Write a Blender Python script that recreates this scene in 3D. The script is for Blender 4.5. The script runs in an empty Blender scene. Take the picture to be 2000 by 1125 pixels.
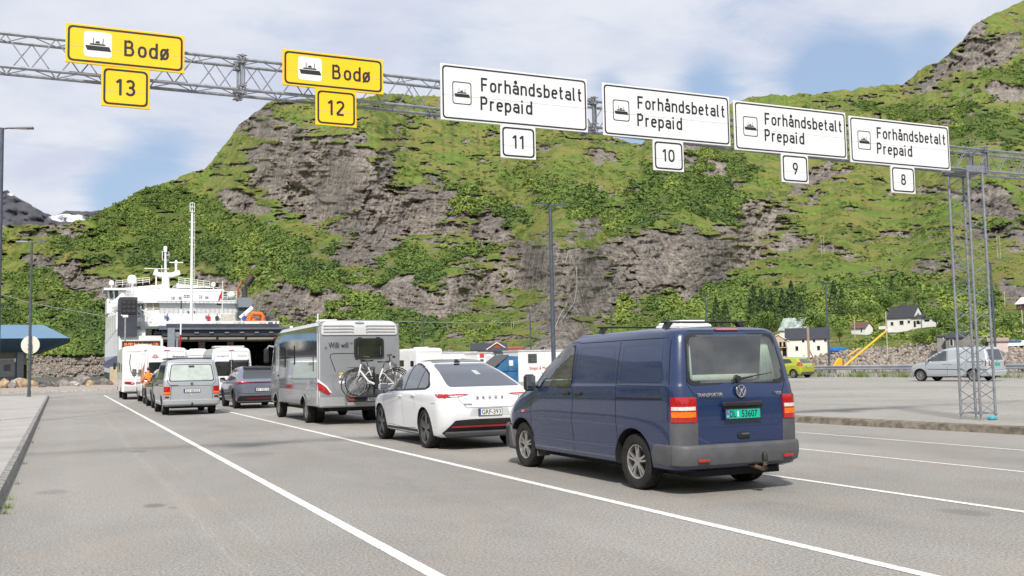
import bpy, bmesh, math, random
import numpy as np
from mathutils import Vector, Matrix
from mathutils.bvhtree import BVHTree
R = math.radians
random.seed(7); rng = np.random.default_rng(11)
sc = bpy.context.scene
C = sc.collection

# ------------------------------------------------------------ camera, world, sun, exposure
F_PX, YAW, PITCH, ROLL, CAMH = 1932.72, 0.425926, 0.0769376, -0.0194565, 1.5
def _basis():
    cy, sy, cp, sp = math.cos(YAW), math.sin(YAW), math.cos(PITCH), math.sin(PITCH)
    f = Vector((sy*cp, cy*cp, sp)); r = Vector((cy, -sy, 0)); u = r.cross(f)
    c, s = math.cos(ROLL), math.sin(ROLL)
    return f, c*r+s*u, c*u-s*r
CF, CR, CU = _basis()
cam = bpy.data.cameras.new('camera'); camo = bpy.data.objects.new('camera', cam); C.objects.link(camo)
cam.sensor_width = 36; cam.lens = F_PX/2000*36; cam.clip_start = .05; cam.clip_end = 12000
m = Matrix((CR, CU, -CF)).transposed().to_4x4(); m.translation = (0, 0, CAMH)
camo.matrix_world = m
sc.camera = camo
def ray(px, py):                       # direction in the world of a point of the photograph
    return CF + CR*((px-1000)/F_PX) - CU*((py-562.5)/F_PX)
def at(px, py, Y):                     # that direction followed out to a vertical plane at Y
    d = ray(px, py); t = Y/d.y
    return Vector((d.x*t, Y, CAMH+d.z*t))
def atD(px, py, D):                    # followed out to horizontal distance D
    d = ray(px, py); t = D/math.hypot(d.x, d.y)
    return Vector((d.x*t, d.y*t, CAMH+d.z*t))
SUN_EL, SUN_AZ = R(45), R(208)         # azimuth clockwise from +Y: behind the camera, a little to the left
sc.view_settings.view_transform = 'Standard'; sc.view_settings.look = 'None'
sc.view_settings.exposure = 0.42; sc.view_settings.gamma = 1
sun = bpy.data.lights.new('sun', 'SUN'); so = bpy.data.objects.new('sun', sun); C.objects.link(so)
sun.energy = 3.5; sun.angle = R(4.5); sun.color = (1, .955, .89)
so.rotation_euler = (math.pi/2-SUN_EL, 0, -SUN_AZ+math.pi)
sd = Vector((math.sin(SUN_AZ)*math.cos(SUN_EL), math.cos(SUN_AZ)*math.cos(SUN_EL), math.sin(SUN_EL)))
so.rotation_euler = sd.to_track_quat('Z', 'Y').to_euler()

class NT:                              # small helper to write node trees
    def __init__(s, tree): s.t = tree; s.n = tree.nodes; s.l = tree.links
    def add(s, typ, **kw):
        n = s.n.new(typ)
        for k, v in kw.items():
            if k == 'inp':
                for a, b in v.items():
                    if isinstance(b, bpy.types.NodeSocket): s.l.new(b, n.inputs[a])
                    else: n.inputs[a].default_value = b
            else: setattr(n, k, v)
        return n
    def math(s, op, a, b=None, c=None, clamp=False):
        n = s.n.new('ShaderNodeMath'); n.operation = op; n.use_clamp = clamp
        for i, v in enumerate((a, b, c)):
            if v is None: continue
            if isinstance(v, bpy.types.NodeSocket): s.l.new(v, n.inputs[i])
            else: n.inputs[i].default_value = v
        return n.outputs[0]
    def mix(s, f, a, b, typ='MIX'):
        n = s.n.new('ShaderNodeMix'); n.data_type = 'RGBA'; n.blend_type = typ
        for i, v in ((0, f), (6, a), (7, b)):
            if isinstance(v, bpy.types.NodeSocket): s.l.new(v, n.inputs[i])
            else: n.inputs[i].default_value = v if i == 0 else (*v, 1) if len(v) == 3 else v
        return n.outputs[2]
    def noise(s, vec, scale, detail=3, rough=.5, dist=0):
        n = s.add('ShaderNodeTexNoise', inp={'Scale': scale, 'Detail': detail, 'Roughness': rough, 'Distortion': dist})
        if vec is not None: s.l.new(vec, n.inputs['Vector'])
        return n.outputs['Fac']
    def ramp(s, v, lo, hi):
        n = s.n.new('ShaderNodeMapRange'); n.interpolation_type = 'SMOOTHSTEP'
        s.l.new(v, n.inputs[0]); n.inputs[1].default_value = lo; n.inputs[2].default_value = hi
        return n.outputs[0]
    def mapping(s, vec, scale=(1, 1, 1), rot=(0, 0, 0)):
        n = s.add('ShaderNodeMapping'); s.l.new(vec, n.inputs[0]); n.inputs['Scale'].default_value = scale; n.inputs['Rotation'].default_value = rot
        return n.outputs[0]

w = bpy.data.worlds.new('World'); sc.world = w; w.use_nodes = True
N = NT(w.node_tree)
for n in list(N.n): N.n.remove(n)
sky = N.add('ShaderNodeTexSky', sky_type='NISHITA', sun_disc=False, sun_elevation=SUN_EL, sun_rotation=SUN_AZ, air_density=1.0, dust_density=.6, ozone_density=1.3)
geo = N.add('ShaderNodeTexCoord').outputs['Generated']
sep = N.add('ShaderNodeSeparateXYZ', inp={0: geo})
den = N.math('MAXIMUM', N.math('ADD', sep.outputs[2], .16), .05)
cx = N.math('DIVIDE', sep.outputs[0], den); cy = N.math('DIVIDE', sep.outputs[1], den)
cv = N.add('ShaderNodeCombineXYZ', inp={0: cx, 1: cy, 2: 0.0}).outputs[0]
n1 = N.noise(cv, .85, 7, .6, .5); n2 = N.noise(N.mapping(cv, (1, 1.6, 1), (0, 0, .5)), 3.2, 9, .62, .4)
nn = N.math('ADD', N.math('MULTIPLY', n1, .5), N.math('MULTIPLY', n2, .5))
# openings in the cloud cover, each round its own direction in the sky
clear = None
for px, py, r_, k in ((1610, 150, .036, .95), (1700, 155, .032, .8), (1830, 105, .028, .55), (290, 325, .04, .42), (215, 390, .03, .7), (330, 290, .03, .35), (1380, 165, .03, .6), (860, 95, .04, .3), (1240, 268, .022, .9), (1190, 160, .02, .4)):
    d = ray(px, py).normalized()
    dn = N.add('ShaderNodeVectorMath', operation='DISTANCE', inp={0: geo, 1: tuple(d)})
    b = N.math('MULTIPLY', N.math('POWER', 2.718, N.math('MULTIPLY', N.math('POWER', N.math('DIVIDE', dn.outputs['Value'], r_), 2), -1)), k)
    clear = b if clear is None else N.math('ADD', clear, b)
cover = N.math('SUBTRACT', N.math('ADD', N.math('MULTIPLY', N.math('SUBTRACT', nn, .46), 3.2), .90), N.math('MULTIPLY', clear, N.math('ADD', N.math('MULTIPLY', n2, 1.6), .55)))
cover = N.math('MULTIPLY', N.ramp(cover, 0, 1), .95)
n3 = N.noise(cv, 1.5, 6, .6, .2)
ccol = N.mix(N.ramp(n3, .36, .62), (5.3, 5.6, 6.7), (6.6, 6.8, 7.35))
bluen = N.mix(.38, N.add('ShaderNodeMix').outputs[2], (1, 1, 1))
bl = N.mix(.7, sky.outputs[0], (3.5, 4.6, 6.4))
fin = N.mix(cover, bl, ccol)
bg = N.add('ShaderNodeBackground', inp={'Color': fin, 'Strength': .093})
N.l.new(bg.outputs[0], N.add('ShaderNodeOutputWorld').inputs[0])

# ------------------------------------------------------------ mesh helpers
class MB:
    def __init__(s): s.v = []; s.f = []; s.m = []; s.mi = 0
    def add(s, vs, fs):
        b = len(s.v); s.v += [tuple(v) for v in vs]; s.f += [tuple(b+i for i in f) for f in fs]; s.m += [s.mi]*len(fs); return s
    def box(s, c, size, rz=0, bev=0, M=None):
        x, y, z = [q/2 for q in size]
        if bev:
            b = min(bev, x*.99, y*.99, z*.99); vs = []; 
            for sx in (-1, 1):
                for sy in (-1, 1):
                    for sz in (-1, 1):
                        vs += [(sx*(x-b), sy*(y-b), sz*z), (sx*(x-b), sy*y, sz*(z-b)), (sx*x, sy*(y-b), sz*(z-b))]
            bm = bmesh.new(); [bm.verts.new(v) for v in vs]; bmesh.ops.convex_hull(bm, input=bm.verts)
            bm.verts.index_update(); vs = [v.co.copy() for v in bm.verts]; fs = [[v.index for v in f.verts] for f in bm.faces]; bm.free()
        else:
            vs = [Vector((a*x, b_*y, c_*z)) for a in (-1, 1) for b_ in (-1, 1) for c_ in (-1, 1)]
            fs = [(0, 1, 3, 2), (4, 6, 7, 5), (0, 4, 5, 1), (2, 3, 7, 6), (0, 2, 6, 4), (1, 5, 7, 3)]
        MT = M if M is not None else Matrix.Rotation(rz, 4, 'Z')
        return s.add([MT @ Vector(v) + Vector(c) for v in vs], fs)
    def bar(s, a, b, r, n=8, r2=None, caps=True):
        a = Vector(a); b = Vector(b); d = b-a
        if d.length < 1e-6: return s
        q = d.to_track_quat('Z', 'Y'); r2 = r if r2 is None else r2
        vs = [a+q @ Vector((r*math.cos(t*2*math.pi/n), r*math.sin(t*2*math.pi/n), 0)) for t in range(n)]
        vs += [b+q @ Vector((r2*math.cos(t*2*math.pi/n), r2*math.sin(t*2*math.pi/n), 0)) for t in range(n)]
        fs = [(i, (i+1) % n, n+(i+1) % n, n+i) for i in range(n)]
        if caps: fs += [tuple(range(n-1, -1, -1)), tuple(range(n, 2*n))]
        return s.add(vs, fs)
    def tube(s, pts, r, n=8):
        pts = [Vector(p) for p in pts]
        rs = r if isinstance(r, (list, tuple)) else [r]*len(pts)
        vs = []; 
        for i, p in enumerate(pts):
            d = (pts[min(i+1, len(pts)-1)]-pts[max(i-1, 0)]).normalized()
            ref = Vector((0, 0, 1)) if abs(d.z) < .9 else Vector((1, 0, 0))
            u = d.cross(ref).normalized(); w_ = d.cross(u)
            vs += [p+rs[i]*(u*math.cos(t*2*math.pi/n)+w_*math.sin(t*2*math.pi/n)) for t in range(n)]
        fs = [(k*n+i, k*n+(i+1) % n, (k+1)*n+(i+1) % n, (k+1)*n+i) for k in range(len(pts)-1) for i in range(n)]
        fs += [tuple(range(n-1, -1, -1)), tuple(range((len(pts)-1)*n, len(pts)*n))]
        return s.add(vs, fs)
    def lathe(s, prof, c, axis='Z', n=32, closed=False):      # prof: (radius, along-axis)
        vs = []
        for r, h in prof:
            for t in range(n):
                a = t*2*math.pi/n; p = (r*math.cos(a), r*math.sin(a), h)
                if axis == 'X': p = (p[2], p[0], p[1])
                if axis == 'Y': p = (p[1], p[2], p[0])
                vs.append(Vector(p)+Vector(c))
        k = len(prof); fs = []
        for j in range(k if closed else k-1):
            j2 = (j+1) % k
            fs += [(j*n+i, j*n+(i+1) % n, j2*n+(i+1) % n, j2*n+i) for i in range(n)]
        if not closed:
            fs += [tuple(range(n-1, -1, -1)), tuple(range((k-1)*n, k*n))]
        return s.add(vs, fs)
    def prism(s, poly, lo, hi, plane='XZ', M=None):          # poly in the plane, extruded along the third axis
        def P(u, v, h):
            p = {'XZ': (u, h, v), 'YZ': (h, u, v), 'XY': (u, v, h)}[plane]
            return (M @ Vector(p)) if M is not None else Vector(p)
        n = len(poly)
        vs = [P(u, v, lo) for u, v in poly]+[P(u, v, hi) for u, v in poly]
        fs = [tuple(range(n-1, -1, -1)), tuple(range(n, 2*n))]+[(i, (i+1) % n, n+(i+1) % n, n+i) for i in range(n)]
        return s.add(vs, fs)
    def ring(s, outer, inner, lo, hi, plane='XZ'):
        n = len(outer)
        P = lambda u, v, h: {'XZ': (u, h, v), 'YZ': (h, u, v), 'XY': (u, v, h)}[plane]
        vs = [P(u, v, h) for h in (lo, hi) for pl in (outer, inner) for u, v in pl]
        fs = []
        for i in range(n):
            j = (i+1) % n
            fs += [(i, j, n+j, n+i), (2*n+i, 3*n+i, 3*n+j, 2*n+j), (i, 2*n+i, 2*n+j, j), (n+i, n+j, 3*n+j, 3*n+i)]
        return s.add(vs, fs)
    def ico(s, c, r, sub=1, jit=0, sq=(1, 1, 1), seed=None):
        bm = bmesh.new(); bmesh.ops.create_icosphere(bm, subdivisions=sub, radius=1)
        rr = random.Random(seed) if seed is not None else random
        vs = [Vector(c)+Vector((v.co.x*sq[0], v.co.y*sq[1], v.co.z*sq[2]))*r*(1+jit*(rr.random()-.5)) for v in bm.verts]
        fs = [[v.index for v in f.verts] for f in bm.faces]; bm.free()
        return s.add(vs, fs)
    def mesh(s, name, mats, smooth=False, ang=35):
        me = bpy.data.meshes.new(name); me.from_pydata(s.v, [], s.f)
        mats = mats if isinstance(mats, (list, tuple)) else [mats]
        for m_ in mats: me.materials.append(m_)
        if any(s.m): me.polygons.foreach_set('material_index', s.m)
        bm = bmesh.new(); bm.from_mesh(me); bmesh.ops.recalc_face_normals(bm, faces=bm.faces)
        if smooth: sharpen(bm, ang)
        bm.to_mesh(me); bm.free()
        return me
    def build(s, name, mats, parent=None, smooth=False, ang=35, label=None):
        return link(name, s.mesh(name, mats, smooth, ang), parent, label)
def sharpen(bm, ang):
    for f in bm.faces: f.smooth = True
    for e in bm.edges:
        if len(e.link_faces) == 2 and e.calc_face_angle(0) > R(ang): e.smooth = False
def link(name, me, parent=None, label=None):
    o = bpy.data.objects.new(name, me); C.objects.link(o); o.parent = parent
    if label: o['label'] = label
    return o
def thing(name, label, cat, loc=(0, 0, 0), rz=0, group=None):
    o = bpy.data.objects.new(name, None); C.objects.link(o); o.location = loc; o.rotation_euler = (0, 0, rz)
    o.empty_display_size = .2; return tag(o, label, cat, group)
def tag(o, label, cat, group=None):
    o['label'] = label; o['category'] = cat
    if group: o['group'] = group
    return o
def struct(o, kind='structure', label=None, cat=None):
    o['kind'] = kind
    if label: o['label'] = label
    if cat: o['category'] = cat
    return o
def dup(root, loc, rz=None, label=None, scale=None):
    kids = {}
    for o in C.objects:
        if o.parent: kids.setdefault(o.parent.name, []).append(o)
    def cp(o, par):
        c = o.copy(); C.objects.link(c)
        if par: c.parent = par
        for ch in kids.get(o.name, []): cp(ch, c)
        return c
    r = cp(root, None); r.location = loc
    if rz is not None: r.rotation_euler = (0, 0, rz)
    if label: r['label'] = label
    if scale: r.scale = scale if hasattr(scale, '__len__') else (scale,)*3
    return r
def rpoly(pts, r, n=5):                                       # polygon with rounded corners
    out = []; k = len(pts); rs = r if isinstance(r, (list, tuple)) else [r]*k
    for i in range(k):
        p = Vector(pts[i]); a = Vector(pts[i-1])-p; b = Vector(pts[(i+1) % k])-p
        q = min(rs[i], a.length*.48, b.length*.48)
        p0 = p+a.normalized()*q; p1 = p+b.normalized()*q
        for j in range(n+1):
            t = j/n; out.append(tuple((1-t)**2*p0+2*t*(1-t)*p+t*t*p1))
    return out
def rrect(cx, cy, w_, h_, r, n=5):
    return rpoly([(cx-w_/2, cy-h_/2), (cx+w_/2, cy-h_/2), (cx+w_/2, cy+h_/2), (cx-w_/2, cy+h_/2)], r, n)

# ------------------------------------------------------------ materials
def newmat(name):
    m_ = bpy.data.materials.new(name); m_.use_nodes = True
    return m_, NT(m_.node_tree), m_.node_tree.nodes['Principled BSDF']
MATS = {}
def mat(name, col, rough=.6, metal=0, coat=0, var=.12, vs=3, bump=0, bs=40, emit=None, spec=.5):
    if name in MATS: return MATS[name]
    m_, n, p = newmat(name)
    tc = n.add('ShaderNodeTexCoord').outputs['Object']
    nz = n.noise(tc, vs, 4, .6)
    a = [max(0, c*(1-var)) for c in col]; b = [c*(1+var) for c in col]
    n.l.new(n.mix(n.ramp(nz, .3, .7), a, b), p.inputs['Base Color'])
    p.inputs['Metallic'].default_value = metal; p.inputs['Coat Weight'].default_value = coat; p.inputs['Coat Roughness'].default_value = .06
    p.inputs['Specular IOR Level'].default_value = spec
    r1 = n.math('ADD', n.math('MULTIPLY', nz, .14), rough-.07, clamp=True); n.l.new(r1, p.inputs['Roughness'])
    if bump:
        bn = n.add('ShaderNodeBump', inp={'Strength': bump, 'Distance': .02, 'Height': n.noise(tc, bs, 4, .6)}); n.l.new(bn.outputs[0], p.inputs['Normal'])
    if emit: p.inputs['Emission Color'].default_value = (*emit[0], 1); p.inputs['Emission Strength'].default_value = emit[1]
    MATS[name] = m_; return m_
def paint(name, col, rough=.35, metal=0, dirt=.25, dcol=(.23, .2, .17), coat=.9):    # car paint with road dirt low on the body
    if name in MATS: return MATS[name]
    m_, n, p = newmat(name)
    tc = n.add('ShaderNodeTexCoord').outputs['Object']; sp = n.add('ShaderNodeSeparateXYZ', inp={0: tc})
    nz = n.noise(tc, 5, 6, .65); nf = n.noise(n.mapping(tc, (1.5, 1.5, 5)), 2.5, 4, .55)
    low = n.ramp(n.math('ADD', sp.outputs[2], n.math('MULTIPLY', nz, .5)), 1.05, .35)
    f = n.math('MULTIPLY', n.math('ADD', n.math('MULTIPLY', low, .8), .1), n.math('MULTIPLY', n.math('ADD', nf, .25), dirt), clamp=True)
    n.l.new(n.mix(f, col, dcol), p.inputs['Base Color'])
    p.inputs['Metallic'].default_value = metal
    n.l.new(n.math('ADD', n.math('MULTIPLY', nz, .12), rough, clamp=True), p.inputs['Roughness'])
    n.l.new(n.math('SUBTRACT', coat, n.math('MULTIPLY', f, 1.2), clamp=True), p.inputs['Coat Weight']); p.inputs['Coat Roughness'].default_value = .025
    bn = n.add('ShaderNodeBump', inp={'Strength': .05, 'Distance': .012, 'Height': n.noise(tc, 2.2, 2, .5)}); n.l.new(bn.outputs[0], p.inputs['Coat Normal'])
    MATS[name] = m_; return m_
def glassmat(name, tint, f0=.06):
    m_, n, p = newmat(name); n.n.remove(p); out = [q for q in n.n if q.type == 'OUTPUT_MATERIAL'][0]
    tr = n.add('ShaderNodeBsdfTransparent', inp={'Color': (*tint, 1)}); gl = n.add('ShaderNodeBsdfGlossy', inp={'Roughness': .015, 'Color': (1, 1, 1, 1)})
    fr = n.add('ShaderNodeFresnel', inp={'IOR': 1.52}); tc = n.add('ShaderNodeTexCoord').outputs['Object']
    df = n.add('ShaderNodeBsdfDiffuse', inp={'Color': (.5, .52, .48, 1)})
    dust_haze = n.math('MULTIPLY', n.ramp(n.noise(tc, 3, 3, .5), .2, .9), .12)  # pale dust film, strengthened as painted haze for bright reflections in the panes
    fac = n.math('ADD', n.math('MULTIPLY', fr.outputs[0], 1.0), f0, clamp=True)
    mx = n.add('ShaderNodeMixShader', inp={0: fac, 1: tr.outputs[0], 2: gl.outputs[0]})
    mx2 = n.add('ShaderNodeMixShader', inp={0: dust_haze, 1: mx.outputs[0], 2: df.outputs[0]})
    n.l.new(mx2.outputs[0], out.inputs[0]); MATS[name] = m_; return m_
M_dkglass = mat('tinted glass', (.012, .014, .017), .05, coat=1, var=.3, vs=2, spec=.9)
M_midglass = mat('grey window glass', (.05, .06, .06), .06, coat=1, var=.35, vs=2.5, spec=.9)
M_paleglass = mat('blind behind glass', (.42, .47, .43), .12, coat=1, var=.12, vs=4)
M_clear = glassmat('clear glass', (.88, .95, .89), .085)
M_tyre = mat('tyre rubber', (.022, .021, .02), .8, var=.35, vs=14, bump=.3, bs=60, spec=.3)
M_dkrim = mat('dark wheel barrel', (.03, .025, .024), .45, .4)
M_alloy = mat('alloy', (.55, .54, .53), .32, .85, var=.15, vs=20)
M_black = mat('black plastic', (.015, .015, .016), .5, var=.3)
M_greypl = mat('grey plastic trim', (.078, .08, .086), .55, var=.13, vs=5)
M_dark = mat('underbody', (.008, .008, .008), .9)
M_chrome = mat('chrome', (.7, .7, .7), .12, 1, var=.05)
M_red = mat('red lens', (.36, .006, .008), .12, coat=1, var=.2, vs=30)
M_orange = mat('orange lens', (.8, .16, .01), .15, coat=1, var=.2, vs=30)
M_wlens = mat('white lens', (.62, .58, .56), .15, coat=1, var=.2, vs=40)
M_seam = mat('panel gap', (.006, .006, .008), .8)
M_white = mat('white paint', (.78, .78, .77), .4, coat=.2, var=.04)
M_platew = mat('number plate white', (.72, .72, .7), .4)
M_plateb = mat('plate blue', (.01, .05, .35), .4)
M_ink = mat('black print', (.012, .012, .013), .5)
M_galv = mat('galvanised steel', (.27, .285, .31), .45, .5, var=.18, vs=12)
M_lamp = mat('grey painted steel', (.085, .1, .125), .45, .3, var=.15, vs=6)
M_conc = mat('concrete', (.36, .34, .31), .85, var=.16, vs=2.2, bump=.3, bs=30)
# ------------------------------------------------------------ text
def text(s, size, mt, parent, loc, rx=math.pi/2, rz=0, width=None, ext=.004, off=0, name='lettering', shear=0, align='CENTER', M=None, label=None):
    cu = bpy.data.curves.new('t', 'FONT'); cu.body = s; cu.size = size; cu.extrude = ext; cu.offset = off; cu.shear = shear; cu.resolution_u = 3
    cu.align_x = 'LEFT'
    o = bpy.data.objects.new('t', cu); C.objects.link(o)
    dg = bpy.context.evaluated_depsgraph_get(); me = bpy.data.meshes.new_from_object(o.evaluated_get(dg)); bpy.data.objects.remove(o); bpy.data.curves.remove(cu)
    co = np.zeros(len(me.vertices)*3); me.vertices.foreach_get('co', co); co = co.reshape(-1, 3)
    x0, x1 = co[:, 0].min(), co[:, 0].max(); sx = (width/(x1-x0)) if width else 1
    co[:, 0] = (co[:, 0]-x0)*sx
    if align == 'CENTER': co[:, 0] -= (x1-x0)*sx/2
    me.vertices.foreach_set('co', co.ravel())
    me.transform(M if M is not None else Matrix.Translation(loc) @ Matrix.Rotation(rz, 4, 'Z') @ Matrix.Rotation(rx, 4, 'X'))
    me.materials.clear(); me.materials.append(mt); me.name = name
    return link(name, me, parent, label)

# ------------------------------------------------------------ vehicle bodies: stacked plan outlines
def interp(lst, y):
    if not isinstance(lst, (list, tuple)): return lst
    if y <= lst[0][0]: return lst[0][1]
    for (a, b), (c, d) in zip(lst, lst[1:]):
        if y <= c:
            t = (y-a)/(c-a); t = t*t*(3-2*t)*.5+t*.5
            return b+(d-b)*t
    return lst[-1][1]
def ring_pts(L, nS=26, nC=6, nB=4):
    z, yr, yf, w_ = L['z'], L['yr'], L['yf'], L['w']
    rr, rf, bow, fbow = L.get('rr', .12), L.get('rf', .3), L.get('bow', .02), L.get('fbow', .12)
    W0 = interp(w_, yr+rr); W1 = interp(w_, yf-rf); pts = []
    for i in range(nB): pts.append(((W0-rr)*i/nB, yr))
    for i in range(nC+1):
        a = math.pi/2*i/nC; pts.append((W0-rr+rr*math.sin(a), yr+rr-rr*math.cos(a)))
    for i in range(1, nS):
        y = yr+rr+(yf-rf-yr-rr)*i/nS; pts.append((interp(w_, y), y))
    for i in range(nC+1):
        a = math.pi/2*i/nC; pts.append((W1-rf+rf*math.cos(a), yf-rf+rf*math.sin(a)))
    for i in range(nB-1, -1, -1): pts.append(((W1-rf)*i/nB, yf))
    out = []
    for x, y in pts:
        yy = y
        if y < yr+rr*1.01: yy = y+bow*(x/W0)**2
        if y > yf-rf*1.01: yy = y-fbow*(x/W1)**2
        out.append(Vector((x, yy, interp(z, yy))))
    return out
def loft_mesh(levels, sub=4, tens=.5, **kw):
    rings = [ring_pts(L, **kw) for L in levels]; n = len(rings[0]); full = []
    for k in range(len(rings)-1):
        p0 = rings[max(k-1, 0)]; p1 = rings[k]; p2 = rings[k+1]; p3 = rings[min(k+2, len(rings)-1)]
        steps = sub if not levels[k].get('lin') else 1
        for s_ in range(steps):
            t = s_/steps; row = []
            for i in range(n):
                if levels[k].get('lin'): row.append(p1[i]); continue
                m1 = (p2[i]-p0[i])*tens*.8; m2 = (p3[i]-p1[i])*tens*.8
                if levels[k].get('sharp'): m1 = (p2[i]-p1[i])*.8
                if levels[k+1].get('sharp'): m2 = (p2[i]-p1[i])*.8
                # limit tangents so that closely spaced rings do not overshoot
                d = (p2[i]-p1[i]).length
                for mm in (m1, m2):
                    if mm.length > 1.5*d: mm *= 1.5*d/max(mm.length, 1e-6)
                row.append((2*t**3-3*t**2+1)*p1[i]+(t**3-2*t**2+t)*m1+(-2*t**3+3*t**2)*p2[i]+(t**3-t**2)*m2)
            full.append(row)
    full.append(rings[-1])
    vs = []; fs = []; N_ = 2*n-2
    for row in full:
        vs += row                                            # x>=0 half, rear centre to front centre
        vs += [Vector((-row[i].x, row[i].y, row[i].z)) for i in range(n-2, 0, -1)]
    for k in range(len(full)-1):
        for i in range(N_):
            j = (i+1) % N_; fs.append((k*N_+i, k*N_+j, (k+1)*N_+j, (k+1)*N_+i))
    for base, flip in ((0, True), ((len(full)-1)*N_, False)):
        for i in range(n-1):
            a, b = i, i+1; a2, b2 = (N_-i) % N_, N_-i-1
            q = [a, b, b2, a2]; q = [x for k_, x in enumerate(q) if x not in q[:k_]]
            q = [base+x for x in q]
            if len(q) > 2: fs.append(tuple(q[::-1] if flip else q))
    mb = MB(); mb.add(vs, fs); return mb
def boolean(me, cutters, mats):
    o = bpy.data.objects.new('b', me); C.objects.link(o); tmp = []
    for cm in cutters:
        c = bpy.data.objects.new('c', cm); C.objects.link(c); tmp.append(c)
        md = o.modifiers.new('b', 'BOOLEAN'); md.operation = 'DIFFERENCE'; md.solver = 'EXACT'; md.object = c; md.material_mode = 'TRANSFER'
    dg = bpy.context.evaluated_depsgraph_get(); dg.update()
    r = bpy.data.meshes.new_from_object(o.evaluated_get(dg))
    if len(r.polygons) < len(me.polygons)*.4:
        print('BOOLEAN FALLBACK', len(r.polygons), len(me.polygons))
        for md in o.modifiers: md.solver = 'FAST'
        dg = bpy.context.evaluated_depsgraph_get(); dg.update(); r = bpy.data.meshes.new_from_object(o.evaluated_get(dg)); print(len(r.polygons))
    bpy.data.objects.remove(o)
    for c in tmp: bpy.data.objects.remove(c)
    return r
class Car:
    def __init__(s, name, label, cat, loc, levels, pm, wheels, rz=0, group=None, bodyname='body', hollow=None, arch=.06, cuts=(), sub=4, archlist=None, wellmat=None):
        s.root = thing(name, label, cat, loc, rz, group); s.levels = levels
        mb = loft_mesh(levels, sub); me = mb.mesh(bodyname, [pm, M_dark], True, 40)
        bm = bmesh.new(); bm.from_mesh(me); s.bvh = BVHTree.FromBMesh(bm); bm.free()
        s.R, ys, s.tx, s.tw = wheels; cut = []
        for y in (archlist if archlist is not None else ys):
            for sx in (-1, 1):
                c = MB(); n = 40
                vs = []; a = s.R+arch; xi = sx*(s.tx-s.tw*.9); xo = sx*2.0
                prof = [(a*math.cos(t*2*math.pi/n)*1.02+y, a*math.sin(t*2*math.pi/n)+s.R) for t in range(n)]
                c.prism(prof, min(xi, xo), max(xi, xo), 'YZ'); cut.append(c.mesh('c', [M_dark]))
        if hollow:
            cut.append(loft_mesh(hollow['levels'], sub).mesh('c', [hollow['mat']]))
            for poly, plane, lo, hi in hollow['holes']: cut.append(MB().prism(poly, lo, hi, plane).mesh('c', [M_black]))
        for c in cuts: cut.append(c)
        me = boolean(me, cut, None) if cut else me
        bm = bmesh.new(); bm.from_mesh(me); bmesh.ops.remove_doubles(bm, verts=bm.verts, dist=1e-5); sharpen(bm, 38); bm.to_mesh(me); bm.free()
        s.body = link(bodyname, me, s.root)
    def hit(s, u, v, d):
        if isinstance(d, str):
            o, r_, nr = {'L': ((-4, u, v), (1, 0, 0), (-.9, u, v)), 'R': ((4, u, v), (-1, 0, 0), (.9, u, v)), 'B': ((u, -12, v), (0, 1, 0), (u, -1, v)), 'F': ((u, 14, v), (0, -1, 0), (u, 4, v)), 'T': ((u, v, 6), (0, 0, -1), (u, v, 2))}[d]
        h = s.bvh.ray_cast(Vector(o), Vector(r_))
        if h[0] is None:
            h = s.bvh.find_nearest(Vector(nr))
        return h[0], h[1], -Vector(r_)
    def patch(s, name, poly, d, mt, off=.002, th=.004, cell=.12, parent=None, back=.012, label=None, smooth=True):
        bm = bmesh.new(); f = bm.faces.new([bm.verts.new((u, v, 0)) for u, v in poly])
        us = [p[0] for p in poly]; vv = [p[1] for p in poly]
        for k in range(2):
            lo, hi = (min(us), max(us)) if k == 0 else (min(vv), max(vv)); q = math.ceil(lo/cell)*cell
            while q < hi:
                bmesh.ops.bisect_plane(bm, geom=bm.verts[:]+bm.edges[:]+bm.faces[:], plane_co=((q, 0, 0) if k == 0 else (0, q, 0)), plane_no=((1, 0, 0) if k == 0 else (0, 1, 0)))
                q += cell
        low = {}
        for v in bm.verts:
            p, nrm, out = s.hit(v.co.x, v.co.y, d)
            nn_ = (nrm*.6+out*.4).normalized() if nrm.dot(out) > .15 else out
            low[v.index] = 0; v.co = p+nn_*(off+th)
        bd = [e for e in bm.edges if len(e.link_faces) == 1]
        r_ = bmesh.ops.extrude_edge_only(bm, edges=bd); ov = -s.hit(us[0], vv[0], d)[2]
        for g in r_['geom']:
            if isinstance(g, bmesh.types.BMVert): g.co += ov*back
        bmesh.ops.recalc_face_normals(bm, faces=bm.faces)
        # make sure the patch faces outwards
        c = sum((f.normal*f.calc_area() for f in bm.faces), Vector()); 
        if c.dot(ov) > 0: bmesh.ops.reverse_faces(bm, faces=bm.faces)
        if smooth: sharpen(bm, 50)
        me = bpy.data.meshes.new(name); bm.to_mesh(me); bm.free(); me.materials.append(mt)
        return link(name, me, parent or s.root, label)
    def corner(s, name, sx, z0, z1, a0, a1, mt, off=.006, cx=.62, cy=-.62, n=14, k=8, parent=None):
        mb = MB(); vs = []                                   # a piece wrapped round a rear corner of the body
        for lay in (off, -.01):
            for j in range(k+1):
                z = z0+(z1-z0)*j/k
                for i in range(n+1):
                    a = R(a0+(a1-a0)*i/n); d = Vector((sx*math.sin(a), -math.cos(a), 0)); h = s.bvh.ray_cast(Vector((sx*cx, cy, z))+d*3, -d); q = h[0] if h[0] is not None else Vector((sx*cx, cy, z))+d*.3; vs.append(q+d*lay)
        m = n+1; b = (k+1)*m; fs = [(j*m+i, j*m+i+1, (j+1)*m+i+1, (j+1)*m+i) for j in range(k) for i in range(n)]
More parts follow.
